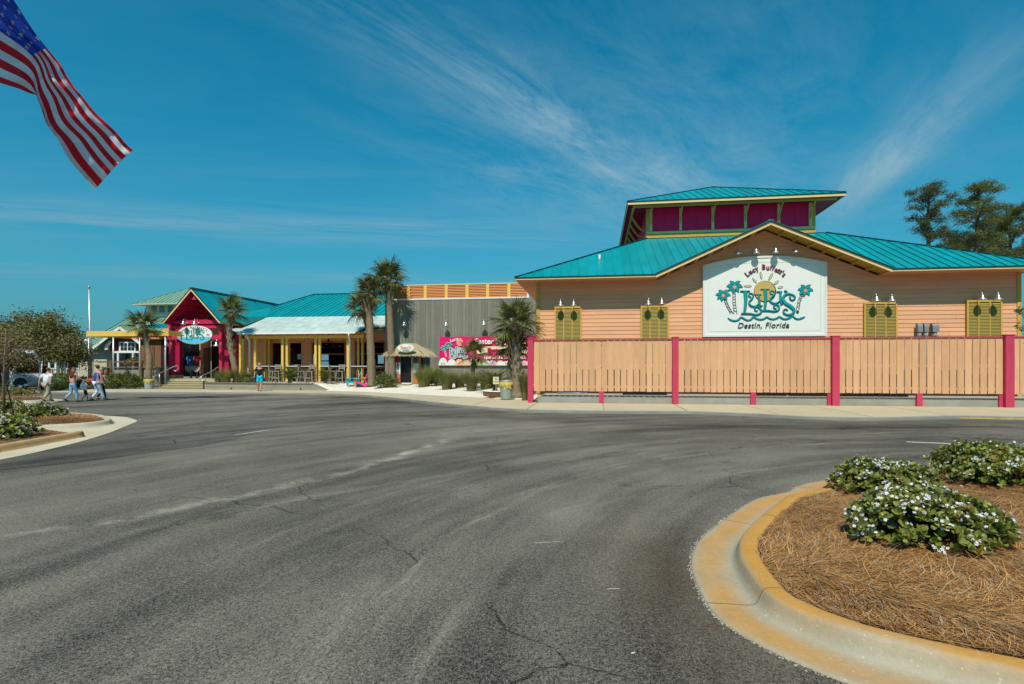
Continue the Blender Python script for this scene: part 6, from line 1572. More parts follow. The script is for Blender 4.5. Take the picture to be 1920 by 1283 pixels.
palm_px('big palm with the upper crown beside the left end of the picket fence', 968, 3.2, [(969,700),(967,660),(968,625),(967,603)], 590, 1.25, r0=.27, r1=.17, nf=30, boots=70, bootlen=3.2)
palm_px('shaggy palm with the lower crown beside the trash can near the fence', 960, 3.9, [(962,705),(963,670),(961,648)], 636, 1.2, r0=.24, r1=.16, nf=28, boots=40, bootlen=2.2)
# ================================================================== grasses, cycads, shrubs
def grass_clump(label, px, v, h, r, z=None, n=420, dry=.35, cat='grass clump'):
    b = gpB(px, v, z); V = []; mi = []
    for i in range(n):
        a = random.uniform(0, 6.28); rr = r*.33*math.sqrt(random.random()); x0, y0 = rr*math.cos(a), rr*math.sin(a); an = a+random.gauss(0, .5)
        hh = h*random.uniform(.55, 1.05); out = r*random.uniform(.15, 1.0)*(1.1-.3*hh/h); w_ = .011*random.uniform(.7, 1.4)
        sx, sy = -math.sin(an+1.2*random.random())*w_, math.cos(an)*w_; P_ = []
        for q in range(4):
            s = q/3; P_.append((x0+math.cos(an)*out*s**1.9, y0+math.sin(an)*out*s**1.9, hh*(s-.28*s**3*out/r)))
        for q in range(3):
            f0, f1 = 1-q*.28, 1-(q+1)*.28; p, p2 = P_[q], P_[q+1]
            V.append([(p[0]-sx*f0, p[1]-sy*f0, p[2]), (p[0]+sx*f0, p[1]+sy*f0, p[2]), (p2[0]+sx*f1, p2[1]+sy*f1, p2[2]), (p2[0]-sx*f1, p2[1]-sy*f1, p2[2])]); mi.append(1 if (q == 0 and random.random() < .75) or random.random() < dry*.5 else 0)
    me = np_mesh('grass', np.array(V), 4, np.array(mi)); me.materials.append(M['grassm']); me.materials.append(M['grassd'])
    return solo('grass_clump', me, None, label, cat, b, 'W', 'tall ornamental grass clumps')
for lb, px, v, h, r, z, n in (('tall green grass clump left of the entrance palm trunk', 423, 11.0, 1.25, .85, .40, 520), ('tall grass clump right behind the entrance palm trunk', 447, 11.4, 1.15, .8, .40, 420), ('large dry based grass clump right of the thatched hut', 795, 10.0, 1.5, 1.0, None, 900), ('grass clump at the left end under the banner', 838, 8.3, 1.35, .85, None, 800), ('grass clump at the foot of the short young palm', 884, 7.3, 1.25, .75, None, 800), ('green grass clump behind the little yellow sign', 912, 8.4, 1.25, .95, None, 800), ('low grass tuft between the two banner clumps', 862, 9.4, 1.1, .8, None, 600), ('dark upright grass clump squeezed between the big palm and the fence post', 984, 1.5, 1.45, .38, None, 700), ('bright grass tuft left of the entrance palm', 409, 11.6, .95, .6, .40, 320), ('grassy tuft in front of the yellow post at the porch corner', 460, 10.6, .5, .5, .40, 260)):
    grass_clump(lb, px, v, h, r, z, n)
def cycad_frond(seed):
    rr = random.Random(seed); mb = MB(); pts = [Vector((s*.95, 0, .42*s*1.6-.62*s*s)) for s in [i/8 for i in range(9)]]
    mb.tube(pts, .012, 4, False)
    for i in range(26):
        s = .12+.86*i/26; k = int(s*8); p = pts[k]+(pts[min(k+1, 8)]-pts[k])*(s*8-k); ln = .20*math.sin(math.pi*min(s+.08, 1)**.8)+.05
        for sd in (-1, 1):
            e = p+Vector((ln*.45, sd*ln, ln*.15)); mb.add([p+Vector((-.010,0,0)), p+Vector((.012,0,0)), e], [(0,1,2)])
    return mb.mesh('cycad_frond')
CF = [cycad_frond(i) for i in range(2)]
for f in CF: f.materials.append(M['leafb'])
def cycad(label, px, v, s, z=None, yellow=False):
    b = gpB(px, v, z); t = Thing('cycad', label, 'cycad', b, 'W', 'cycads along the porch')
    t.part('trunk', MB().ell((b.x, b.y, b.z+.08*s), .12*s, .12*s, .14*s, 10, 6), M['bark'], smooth=True)
    for k in range(30):
        a = k*2.4; el = R(70-75*(k/30)); t.inst('frond', CF[k % 2], b+Vector((0,0,.16*s)), scale=s*random.uniform(.85, 1.15), q=Quaternion((0,0,1), a) @ Quaternion((0,1,0), -el*.8))
cycad('large dark cycad before the middle bay of the porch', 543, 10.9, 1.25, .40); cycad('dark cycad behind the man in the black shirt', 480, 11.6, 1.0, .40); cycad('spiky yellowish cycad before the right bay of the porch', 610, 11.4, 1.05); cycad('small cycad with red pots in front of the left porch posts', 466, 12.3, .8, .42)
cycad('spreading fan leaved plant between the grass clumps and the little yellow sign', 928, 6.2, 1.35)
for px, v, lb in ((505.5, 12.3, 'round red pot left of the large cycad'), (529.5, 12.0, 'round red pot touching the large cycad')):
    b = gpB(px, v, .42); solo('flower_pot', MB().lathe([(0,0),(.13,0),(.21,.12),(.22,.24),(.16,.34),(.18,.38),(.15,.38),(.13,.3),(0,.3)], (0,0,0), 14), mat('red_glaze'+str(px), (.42,.05,.02), .3, .1, 4), lb, 'flower pot', b, 'W', smooth=True)
def leaf_quads(C, size, aspect=.5, up=.3):
    """C: (n,3) leaf positions -> randomly turned folded leaf quads"""
    n = len(C); d = rng.normal(size=(n,3)); d[:,2] = d[:,2]*.6+up; d /= np.linalg.norm(d, axis=1, keepdims=True)
    e = rng.normal(size=(n,3)); e -= d*(e*d).sum(1, keepdims=True); e /= np.linalg.norm(e, axis=1, keepdims=True)
    s = (size*rng.uniform(.6, 1.3, n))[:, None]
    return np.stack([C, C+d*s*.5+e*s*aspect*.5, C+d*s, C+d*s*.5-e*s*aspect*.5], 1)
def blob_pts(n, c, r, shell=.55):
    v = rng.normal(size=(n,3)); v /= np.linalg.norm(v, axis=1, keepdims=True); rad = (shell+(1-shell)*rng.random(n))**1.0
    return np.array(c)+v*rad[:, None]*np.array(r)
def shrub(name, label, base, blobs, nleaf, size, mats, stems=6, cat='shrub', group=None, flowers=0, flowsize=.03):
    """multi-lobed leafy shrub: thing > branches, foliage, flowers"""
    t = Thing(name, label, cat, base, 'W', group); st = MB()
    for c, r in blobs:
        st.tube([Vector(base), Vector(base)+Vector((c[0]*.5, c[1]*.5, c[2]*.6)), Vector(base)+Vector(c)], [.03,.02,.008], 5)
    t.part('branches', st, M['stem'])
    w_ = np.array([r[0]*r[1]*r[2] for c, r in blobs]); w_ = w_/w_.sum(); C = []
    for (c, r), f in zip(blobs, w_):
        m_ = int(nleaf*f); k = max(6, m_//26); cl = blob_pts(k, c, r, .35); cl[:,2] = np.maximum(cl[:,2], .03)
        C.append(np.repeat(cl, 26, 0)+rng.normal(size=(k*26, 3))*np.array(r)*.17)
    C = np.concatenate(C); C[:,2] = np.maximum(C[:,2], .015)
    V = leaf_quads(C, size); mi = rng.choice(len(mats), len(V), p=np.array([.6,.25,.15])[:len(mats)]/sum([.6,.25,.15][:len(mats)]))
    me = np_mesh('foliage', V, 4, mi)
    for m_ in mats: me.materials.append(M[m_])
    t.part('foliage', me, None, kind='stuff')
    if flowers:
        C = np.concatenate([np.repeat(blob_pts(max(2, int(flowers*f)//14), c, np.array(r)*1.03, .97), 14, 0) for (c, r), f in zip(blobs, w_)]); C = C+rng.normal(size=C.shape)*flowsize*.9
        C = C[C[:,2] > .05]; me = np_mesh('flowers', leaf_quads(C, flowsize, .8), 4); me.materials.append(M['petal']); t.part('flowers', me, None, kind='stuff')
    return t
GB = ['bushm','leafb','leafa']
shrub('shrub', 'rounded leafy shrub at the foot of the tallest palm', gpB(722, 9.9), [((-.3,0,.45),(.5,.4,.45)),((.35,0,.4),(.5,.4,.4)),((0,.1,.7),(.35,.3,.3))], 2600, .10, GB)
for i, (px, v, lb) in enumerate(((208, 10.4, 'leafy shrub just behind the girl beside the pergola post'), (222, 10.2, 'broad leafy shrub under the middle of the yellow pergola'), (238, 10.5, 'tall leafy shrub under the palm fronds left of the trash can'), (254, 10.3, 'leafy shrub next to the timber post near the trash can'), (190, 10.9, 'loose shrub at the left end of the patio planting'), (153, 11.5, 'thin shrub in front of the cream wall'))):
    h = (.75,.8,1.0,.75,.7,.6)[i]; b = gpB(px, v, 0.)
    shrub('shrub', lb, b, [((-.2,0,h*.5),(.55,.45,h*.5)),((.3,.1,h*.6),(.45,.4,h*.5)),((.05,0,h),(.3,.3,h*.45))], 2400, .11, GB, group='shrubs in front of the patio')
shrub('shrub', 'pale bamboo like plant growing on the patio behind the rail', gpB(247, 16.5, .35), [((0,0,1.5),(.8,.6,.5)),((.5,0,1.8),(.4,.4,.4))], 900, .14, ['grassd','bushm'])
shrub('shrub', 'dark shrub squeezed between two grass clumps right of the hut', gpB(818, 10.6), [((0,0,.45),(.45,.4,.5)),((.2,0,.8),(.3,.3,.35))], 2200, .10, ['leafb','bushm'])
# ------------------------------------------------------------------ near flowering shrubs with single leaves
def leaf_mesh(name, l, w_):
    mb = MB(); c = [(0,0,0)]; prof = [(.18,.22),(.45,.72),(.72,1.0),(.9,.72),(1.0,.0)]
    vs = [(0,0,0)]; 
    for t, ww in prof[:-1]: vs += [(l*t, -w_*.5*ww, .10*w_+.10*l*t*t), (l*t, 0, .10*l*t*t), (l*t, w_*.5*ww, .10*w_+.10*l*t*t)]
    vs.append((l, 0, .10*l)); fs = [(0,1,2),(0,2,3)]
    for k in range(3): b = 1+k*3; fs += [(b, b+3, b+4, b+1), (b+1, b+4, b+5, b+2)]
    fs += [(10,13,11),(11,13,12)]; return mb.add(vs, fs).mesh(name, smooth=True)
LM = []
for k, m_ in enumerate(('leafa','leafb','leafc')):
    q = leaf_mesh('leaf', .062, .034); q.materials.append(M[m_]); LM.append(q)
LV = np.array([v.co[:] for v in LM[0].vertices]); LFACES = [tuple(p.vertices) for p in LM[0].polygons]
def hawthorn(label, c, rx, ry, h, rot=0., nros=520, nflow=70, nparts=110, seed=1, lobes=6, lsc=1.):
    r_ = np.random.default_rng(seed); base = Vector((c[0], c[1], hA(c[0], c[1]) if c[1] < 12 else .03))
    t = Thing('flowering_shrub', label, 'shrub', base, 'W', 'low white flowered shrubs on the kerbed islands')
    lob = [(r_.uniform(-.45,.45)*rx, r_.uniform(-.45,.45)*ry, r_.uniform(.55, 1.0)) for _ in range(lobes)]+[(0,0,1.)]
    def surf(a, e):
        d = np.array([math.cos(a)*math.cos(e), math.sin(a)*math.cos(e), math.sin(e)])
        best = .0
        for lx, ly, lh in lob:
            # ray from centre to lobe ellipsoid
            R_ = np.array([rx*.66, ry*.66, h*lh]); o = np.array([-lx, -ly, 0])/R_; dd = d/R_
            A_, B_, C_ = dd@dd, 2*o@dd, o@o-1; D_ = B_*B_-4*A_*C_
            if D_ > 0: best = max(best, (-B_+math.sqrt(D_))/(2*A_))
        p = d*best; cs, sn = math.cos(rot), math.sin(rot); return np.array([p[0]*cs-p[1]*sn, p[0]*sn+p[1]*cs, p[2]]), d
    allV = []; allM = []; parts = []; st = MB(); fl = []
    for i in range(nros):
        a = r_.uniform(0, 2*math.pi); e = math.asin(r_.random()**.85); s = r_.uniform(.80, 1.06) if r_.random() < .72 else r_.uniform(.45, .8)
        p, d = surf(a, e); p = p*s; p[2] = max(p[2], .04)
        ax = Vector(d*np.array([.8,.8,.5])+np.array([0,0,.75])+r_.normal(0, .22, 3)).normalized(); ex = ax.orthogonal().normalized(); ey = ax.cross(ex)
        if i % 9 == 0: st.tube([(base.x+p[0]*.08, base.y+p[1]*.08, base.z), (base.x+p[0]*.6, base.y+p[1]*.6, base.z+p[2]*.45), (base.x+p[0], base.y+p[1], base.z+p[2])], [.008,.005,.003], 4)
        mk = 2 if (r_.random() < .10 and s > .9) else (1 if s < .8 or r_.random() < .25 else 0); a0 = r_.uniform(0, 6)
        nl = r_.integers(6, 10)
        for k in range(nl):
            an = a0+k*2.4; op = r_.uniform(.25, 1.15)+(.35 if k > 4 else 0)
            dr = (ex*math.cos(an)+ey*math.sin(an))*math.sin(op)+ax*math.cos(op); sd = dr.cross(ax).normalized()
            up = sd.cross(dr).normalized(); Mx = np.array([dr, sd, up]).T*(r_.uniform(.75, 1.25)*lsc)
            pos = p+np.array(ax)*(.012*k/8)
            front = (p[1] < .15*ry) and s > .88
            if front and len(parts) < nparts and r_.random() < .25: parts.append((pos, Mx, mk))
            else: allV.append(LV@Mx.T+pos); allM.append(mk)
        if s > .93 and len(fl) < nflow*60 and r_.random() < nflow/nros*1.9:
            for q in range(int(r_.integers(5, 12))):
                c0 = p+np.array(ax)*r_.uniform(.02, .06)+r_.normal(0, .026, 3); nn = Vector(np.array(ax)+r_.normal(0,.5,3)).normalized(); x_ = nn.orthogonal().normalized(); y_ = nn.cross(x_)
                for k in range(5):
                    an = k*1.2566+q; dr = x_*math.cos(an)+y_*math.sin(an); sd = nn.cross(dr); L2 = .0165*lsc
                    fl.append([c0, c0+np.array(dr*L2*.6+sd*L2*.34), c0+np.array(dr*L2+nn*.002), c0+np.array(dr*L2*.6-sd*L2*.34)])
    nV = len(allV); me = bpy.data.meshes.new('foliage'); vv = np.concatenate(allV); nf = len(LFACES); nl_ = sum(len(f) for f in LFACES)
    li = np.concatenate([np.concatenate([np.array(f) for f in LFACES])+14*i for i in range(nV)])
    tot1 = np.array([len(f) for f in LFACES]); ls1 = np.concatenate([[0], np.cumsum(tot1)[:-1]])
    me.vertices.add(len(vv)); me.vertices.foreach_set('co', vv.reshape(-1).astype(np.float32)); me.loops.add(len(li)); me.loops.foreach_set('vertex_index', li.astype(np.int32))
    me.polygons.add(nV*nf); me.polygons.foreach_set('loop_start', (ls1[None]+nl_*np.arange(nV)[:, None]).reshape(-1).astype(np.int32)); me.polygons.foreach_set('loop_total', np.tile(tot1, nV).astype(np.int32))
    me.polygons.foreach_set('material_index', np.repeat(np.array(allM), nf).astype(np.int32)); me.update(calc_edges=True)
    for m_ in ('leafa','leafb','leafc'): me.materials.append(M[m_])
    t.part('foliage', me, None, kind='stuff'); t.part('branches', st, M['stem'])
    for pos, Mx, mk in parts:
        o = bpy.data.objects.new('leaf', LM[mk]); COL.objects.link(o); o.parent = t.o
        m4 = Matrix(Mx.tolist()).to_4x4(); m4.translation = Vector(pos); o.matrix_local = m4
    me = np_mesh('flowers', np.array(fl), 4); me.materials.append(M['petal']); t.part('flowers', me, None, kind='stuff')
    return t
hawthorn('big low shrub with the most white blossom nearest the viewer on the right hand island', (3.70, 5.02), .56, .72, .38, -.5, 1150, 150, 250, 3, 9)
hawthorn('low white flowered shrub behind and left of the biggest one on the right hand island', (4.62, 6.95), .56, .55, .32, 0, 780, 100, 140, 4, 7)
hawthorn('low shrub with upright sprigs at the right edge behind the biggest one', (6.35, 7.35), .84, .70, .44, .1, 1100, 75, 140, 5, 8)
for lb, px, d, rx, h, sd in (('wide white flowered shrub in the middle of the left island', 78, 16.9, .66, .38, 11), ('white flowered shrub cut by the left edge behind the tree stake', 18, 18.0, .7, .42, 12), ('dark white flowered shrub nearest the viewer at the left edge', 2, 12.4, .56, .42, 13)):
    x = (px-CX)/FPX*d; hawthorn(lb, (x, d), rx, .65, h, 0, 420, 85, 0, sd, 6, 1.45)
for lb, px, d, rx, h in (('small yellowish shrub on the farther left island beside the truck', 40, 28.4, .75, .42), ('small pale shrub at the left edge of the farther left island', 8, 27.5, .7, .5), ('tiny grey shrub near the tip of the farther left island', 60, 29.5, .5, .25)):
    x = (px-CX)/FPX*d; shrub('shrub', lb, Vector((x, d, .08)), [((0,0,h*.5),(rx,.5,h*.55))], 700, .09, ['leafc','bushm','leafa'], flowers=60, flowsize=.05)
# ================================================================== trees
def tree(name, label, base, limbs, clumps, nleaf, size, mats, trunk_r=.25, cat='tree', group=None, aspect=.5, up=.2, spread=.22, flat=1., tw=(.6,.25,.15)):
    t = Thing(name, label, cat, base, 'W', group); B_ = Vector(base); tk = MB()
    for pts, r0, r1 in limbs:
        n_ = len(pts); tk.tube([B_+Vector(p) for p in pts], [r0+(r1-r0)*i/(n_-1) for i in range(n_)], 7)
    t.part('trunk', tk, M['trunk'], smooth=True)
    C = []; w_ = np.array([r[0]*r[2] for c, r in clumps]); w_ = w_/w_.sum()
    for (c, r), f in zip(clumps, w_):
        m_ = int(nleaf*f); k = max(3, m_//40); cl = blob_pts(k, c, r, .25); C.append(np.repeat(cl, 40, 0)+rng.normal(size=(k*40, 3))*np.array([spread, spread, spread*flat]))
    V = leaf_quads(np.concatenate(C), size, aspect, up); mi = rng.choice(len(mats), len(V), p=np.array(tw[:len(mats)])/sum(tw[:len(mats)]))
    me = np_mesh('crown', V, 4, mi)
    for m_ in mats: me.materials.append(M[m_])
    t.part('crown', me, None, kind='stuff'); return t
def oak(label, px, Y, w_, ztop, zlow, n, seed, mats=('oak','oakb','leafb'), lean=0):
    r_ = random.Random(seed); base = ((px-CX)/FPX*Y, Y, 0); limbs = [([(0,0,0),(.1*lean,0,zlow*.6),(.3*lean,.1,zlow+.4)], .22, .14)]; cl = []
    nk = 20
    for k in range(nk):
        a = k*2.4; rr = w_*math.sqrt((k+.5)/nk); x, y = rr*math.cos(a), rr*math.sin(a)*.8; top = zlow+(ztop-zlow)*(.35+.6*math.sqrt(max(0, 1-(rr/w_)**2)))*r_.uniform(.85, 1.08)
        z = top-.5-r_.random()*.8; cl.append(((x, y, z), (w_*.26, w_*.26, .5)))
        if r_.random() < .7: cl.append(((x*.9, y*.9, max(zlow+.3, z-1.2)), (w_*.28, w_*.28, .45)))
        if k % 2 == 0: limbs.append(([(.3*lean,.1,zlow*.8), (x*.5, y*.5, zlow+(z-zlow)*.55), (x, y, z+.3)], .09, .015))
    return tree('oak_tree', label, base, limbs, cl, n, .17, list(mats), group='scrub oaks beyond the car park', spread=.34, flat=.8)
oak('broad bushy oak in front of the small cottages at the left', 84, 42, 2.4, 6.1, 2.3, 17000, 1)
oak('bushy oak with bronze foliage behind the white truck', 42, 45, 2.9, 6.2, 2.2, 14000, 2, ('oakb','oak','leafb'))
oak('grey twigged oak at the left edge of the photograph', -4, 36, 2.1, 4.6, 1.6, 7000, 3, ('oakb','oak'))
oak('smaller dark oak with a pale trunk at the left end of the sage roofed building', 132, 40, .95, 4.0, 2.0, 4200, 4)
# young staked tree at the left edge
b = Vector(((8-CX)/FPX*15.5, 15.5, .03)); yt = Thing('young_tree', 'thin young tree trunk tied with a black stake at the left edge', 'tree', b, 'W')
yt.part('trunk', MB().tube([b, b+Vector((-.02,0,1.2)), b+Vector((.05,0,2.6))], [.04,.03,.012], 8), M['trunk'], smooth=True)
yt.part('stake', MB().tube([b+Vector((.22,.1,0)), b+Vector((.02,.05,1.05))], .016, 6), M['black'])
for k in range(9): a = k*2.4; yt.part('twig', MB().tube([b+Vector((.02,0,1.0+.15*k)), b+Vector((.25*math.cos(a),.25*math.sin(a),1.35+.17*k)), b+Vector((.42*math.cos(a),.4*math.sin(a),1.75+.15*k))], [.01,.006,.003], 4), M['trunk'])
V = leaf_quads(np.array(b)*0+np.concatenate([np.repeat(blob_pts(22, (0,0,2.1), (.45,.4,.75), .3), 14, 0)])+rng.normal(size=(308,3))*.08, .06, .4); me = np_mesh('crown', V, 4); me.materials.append(M['oakb']); yt.part('crown', me, None, kind='stuff')
# pines behind the restaurant
def pine(label, px, Y, ztop, zbot, w_, n, seed, lean=0.):
    r_ = random.Random(seed); base = ((px-CX)/FPX*Y, Y, 0); limbs = [([(0,0,0),(lean*.3,0,ztop*.5),(lean*.7,.1,ztop*.8),(lean,.1,ztop-.3)], .3, .05)]; cl = []; nk = 21
    for k in range(nk):
        f = k/(nk-1); z = zbot+(ztop-zbot)*f; a = k*2.4+seed; z += r_.uniform(-.35,.35); rr = w_*(.95-.50*f*f)*r_.uniform(.35, 1.1); x = lean*(z/ztop)+rr*math.cos(a); y = rr*math.sin(a)
        cl.append(((x, y, z), (w_*.24+.2, w_*.24+.2, .24+.16*r_.random())))
        if rr > w_*.45: cl.append(((lean*(z/ztop)+rr*.5*math.cos(a), rr*.5*math.sin(a), z-.25), (w_*.22, w_*.22, .28)))
        limbs.append(([(lean*(z/ztop)*.9, 0, z-.9), (x*.5+lean*.3, y*.5, z-.55), (x, y, z-.05)], .07, .02))
    cl.append(((lean, 0, ztop-.25), (w_*.32, w_*.32, .5)))
    return tree('pine_tree', label, base, limbs, cl, n, .26, ['pine','oak','grassd'], group='pines beyond the restaurant roof', aspect=.14, up=.5, spread=.18, flat=.62, tw=(.7,.25,.05))
pine('leftmost pine with open tiered branches above the teal roof', 1742, 50, 17.6, 11.8, 2.3, 15000, 1)
pine('tallest pine above the right part of the teal roof', 1826, 50, 17.6, 11.2, 2.5, 21000, 2, .5)
pine('bushy pine at the right edge of the picture', 1896, 52, 15.8, 11.0, 3.0, 22000, 3)
pine('low bushy pine between the two tallest pines', 1790, 56, 14.5, 11.4, 2.3, 12000, 4)
pine('rounded pine just left of the edge pine above the roof', 1858, 56, 16.6, 12.2, 2.2, 14000, 5)
pine('pine standing beyond the right edge of the picture', 1965, 53, 17.0, 10.0, 3.2, 9000, 6)
# little tree whose twigs reach into the frame at the right
b = Vector((10.6, 11.2, .06)); rt = Thing('young_tree', 'young tree at the right edge with a few leafy twigs reaching into the picture', 'tree', b, 'W')
rt.part('trunk', MB().tube([b, b+Vector((.03,0,1.5)), b+Vector((-.05,0,3.2))], [.05,.035,.012], 8), M['trunk'], smooth=True)
tips = [((1909,578),(1925,585)),((1912,612),(1935,622)),((1906,609),(1930,616)),((1904,583),(1922,586))]
lv = []
for (x1, y1), (x0, y0) in tips:
    Y = 11.0; p1 = Vector(((x1-CX)/FPX*Y, Y, zat(y1, Y))); p0 = Vector(((x0-CX)/FPX*Y, Y+.1, zat(y0, Y))); pm = b+Vector((0,0,p0.z-.7))
    rt.part('twig', MB().tube([pm, p0, p1], [.012,.006,.002], 5), M['trunk'])
    for k in range(16): q = p1+(p0-p1)*random.uniform(-.1, 1.1)+Vector([random.gauss(0,.02) for _ in range(3)]); lv.append(q-b)
for k in range(30): a = k*2.4; lv += [Vector((.5*math.cos(a)+.55, .5*math.sin(a), 1.7+.05*k))+Vector([random.gauss(0,.1) for _ in range(3)]) for _ in range(10)]
me = np_mesh('crown', leaf_quads(np.array([list(q) for q in lv]), .085, .35), 4); me.materials.append(M['leafb']); rt.part('crown', me, None, kind='stuff')
# ================================================================== small things on the sand
def can(px, v, h, r, label, zb, lid=False):
    b = gpB(px, v, zb); t = Thing('trash_can', label, 'trash can', b, 'W', 'trash cans')
    t.part('body', MB().lathe([(0,0),(r*.86,0),(r*.9,.04),(r*.93,h*.5),(r*.97,h),(r*.9,h),(r*.85,.05),(0,.05)], b, 24), M['bin'], smooth=True)
    t.part('rim', MB().lathe([(r*.97,h-.03),(r*1.03,h-.02),(r*1.03,h+.01),(r*.95,h+.01)], b, 24), M['bin'])
    vs = []; n_ = 36
    for i in range(n_):
        a = 2*math.pi*i/n_; d = h*.30+h*.10*math.sin(i*1.9)+h*.08*math.sin(i*.7); w_ = .012*math.sin(i*2.7)
        for q, (rr, z) in enumerate(((r*.9, h+.005), (r*1.05, h+.02), (r*1.10+w_, h-d*.5), (r*1.06+w_*2, h-d))): vs.append((b.x+rr*math.cos(a), b.y+rr*math.sin(a), b.z+z))
    t.part('bin_liner', MB().add(vs, [(i*4+j, ((i+1) % n_)*4+j, ((i+1) % n_)*4+j+1, i*4+j+1) for i in range(n_) for j in range(3)]), M['bag'], smooth=True)
    if lid: t.part('lid', MB().lathe([(r*1.0,h+.03),(r*1.04,h+.06),(r*.6,h+.11),(0,h+.12)], b, 24), M['bin'], smooth=True)
    return t
can(949.5, 1.9, .80, .31, 'grey green trash can with yellow liner beside the palm near the fence', .02, True)
can(279.5, 10.2, .66, .30, 'pale trash can with yellow liner at the foot of the kinked palm', .0)
b = gpB(930, 4.2); lsn = Thing('little_sign', 'small pale yellow sign on a thin post left of the trash can', 'sign', b, 'W')
lsn.part('post', MB().tube([b, b+Vector((0,0,.95))], .02, 6), M['alu']); lsn.part('board', MB().box(b.x-.15, b.x+.15, b.y-.04, b.y-.02, b.z+.62, b.z+1.0), cream)
for body, dz in (('PLEASE', .88), ('KEEP OFF', .74)):
    me = text_mesh(body, .045, 0, .004, .002)
    for q in me.vertices: x, y, z = q.co; q.co = (x, -.046-z, dz+y)
    lsn.part('lettering', me, M['signdark'])
b = gpB(929, 3.2); bt_ = Thing('beach_boat', 'small weathered wooden dinghy planter on the sand beside the little yellow sign', 'boat', b, 'W', rz=.2)
bt_.org = Vector((0,0,0))
sec = [(-.62,.04,.10),(-.3,.20,.02),(.1,.24,.0),(.45,.18,.03),(.66,.02,.12)]; vs = []
for x, hw, zb2 in sec: vs += [(x, -hw, .28+abs(x)*.08), (x, -hw*.6, zb2+.05), (x, 0, zb2), (x, hw*.6, zb2+.05), (x, hw, .28+abs(x)*.08)]
bt_.part('hull', MB().add(vs, [(i*5+j, (i+1)*5+j, (i+1)*5+j+1, i*5+j+1) for i in range(4) for j in range(4)]), M['brownwood'])
for s_ in (-1, 1): bt_.part('gunwale', MB().tube([(x, s_*hw, .285+abs(x)*.08) for x, hw, _ in sec], .022, 6), M['signwhite'])
bt_.part('thwart', MB().box(.0, .12, -.2, .2, .24, .26), M['wood'])
b = gpB(812, 9.2); solo('paper_cup', MB().lathe([(0,0),(.06,0),(.085,.18),(.08,.18),(.055,.01),(0,.01)], (0,0,0), 12), M['white'], 'small white cup lying on the sand under the dark shrub', 'cup', b, 'W')
# beach chairs
def chair(px, v, rz, m, arm, label, zb=None):
    b = gpB(px, v, zb); t = Thing('beach_chair', label, 'chair', b, 'W', 'slatted wooden beach chairs', rz); t.org = Vector((0,0,0)); mt = M[m]; am = M[arm]
    # faces -x: seat slopes back, fan back
    for s_ in (-1, 1):
        t.part('front_leg', MB().box(-.46, -.36, s_*.30-.015, s_*.30+.015, 0, .52), am)
        t.part('side_rail', MB().beam((-.42, s_*.27, .36), (.52, s_*.27, .04), .03, .13, (0,0,1)), mt)
        t.part('armrest', MB().box(-.50, .30, s_*.34-.07, s_*.34+.07, .52, .545), am)
        t.part('back_leg', MB().beam((.22, s_*.30, .0), (.28, s_*.30, .52), .03, .08, (0,0,1)), mt)
    for k in range(6): x = -.40+k*.10; t.part('seat_slat', MB().box(x, x+.085, -.27, .27, .395-.034*k*1., .415-.034*k), mt)
    for k in range(7):
        y = (k-3)*.078; top = 1.10-.035*(k-3)**2*.6; t.part('back_slat', MB().beam((.12, y, .24), (.12+.36*(top-.24)/.8, y*1.12, top), .072, .018, (1,0,0)), mt)
    t.part('back_brace', MB().beam((.36, -.30, .60), (.36, .30, .60), .03, .06), mt)
M['aqua'] = mat('aqua_chair_paint', (.0,.42,.45), .45, .05, 4); M['chpink'] = mat('pink_chair_paint', (.75,.06,.22), .45, .05, 4); M['lime'] = mat('lime_chair_paint', (.42,.55,.14), .45, .06, 4); M['orangea'] = mat('orange_chair_paint', (.62,.22,.08), .45, .06, 4)
chair(664, 10.9, .35, 'aqua', 'aqua', 'aqua slatted beach chair, leftmost by the palm trunks'); chair(677, 10.6, .35, 'chpink', 'orangea', 'pink slatted beach chair with orange arms in front of the palm trunk'); chair(690, 11.1, .35, 'lime', 'lime', 'lime green beach chair half hidden behind the thick palm trunk')
# ================================================================== truck and cottages at the left
tx = (50-CX)/FPX*38; TY = 38.
tr = Thing('delivery_truck', 'white step van with a short sloping hood parked at the left edge', 'truck', (tx-2, TY, -.1), 'W'); wht = mat('truck_white', (.66,.69,.68), .35, .05, 2, spec=.5)
def Zt(py): return zat(py, TY)
def Xt(px): return (px-CX)/FPX*TY
prof = [(-120,726),(-120,655),(10,655),(19,661),(24,682),(27,702),(42,704.5),(48,710),(50,722),(48,726),(46,726),(44,718),(38,714),(31,716),(27,724),(22,728),(-20,728)]
tr.part('body', MB().prism([(Xt(x), TY, Zt(y)) for x, y in prof], (0,2.2,0)), wht)
tr.part('side_door', MB().box(Xt(4), Xt(18), TY-.02, TY-.002, Zt(726), Zt(680)), M['darkglass']); tr.part('door_pillar', MB().box(Xt(18.5), Xt(22.5), TY-.03, TY-.002, Zt(726), Zt(664)), wht)
tr.part('windshield', MB().prism([(Xt(20.2), TY+.2, Zt(665)), (Xt(24.9), TY+.2, Zt(683)), (Xt(27), TY+.2, Zt(700)), (Xt(21), TY+.2, Zt(700))], (0,1.8,0)), M['darkglass'])
tr.part('bumper', MB().box(Xt(46), Xt(53), TY-.05, TY+2.25, Zt(723.5), Zt(720)), M['galv'])
tr.part('headlight', MB().ell((Xt(49.5), TY+.25, Zt(713)), .08, .14, .14, 10, 6), M['galv'], smooth=True); tr.part('headlight', MB().ell((Xt(49.5), TY+1.95, Zt(713)), .08, .14, .14, 10, 6), M['galv'], smooth=True)
tr.part('mirror', MB().box(Xt(25), Xt(27), TY-.25, TY-.1, Zt(696), Zt(680)), M['black'])
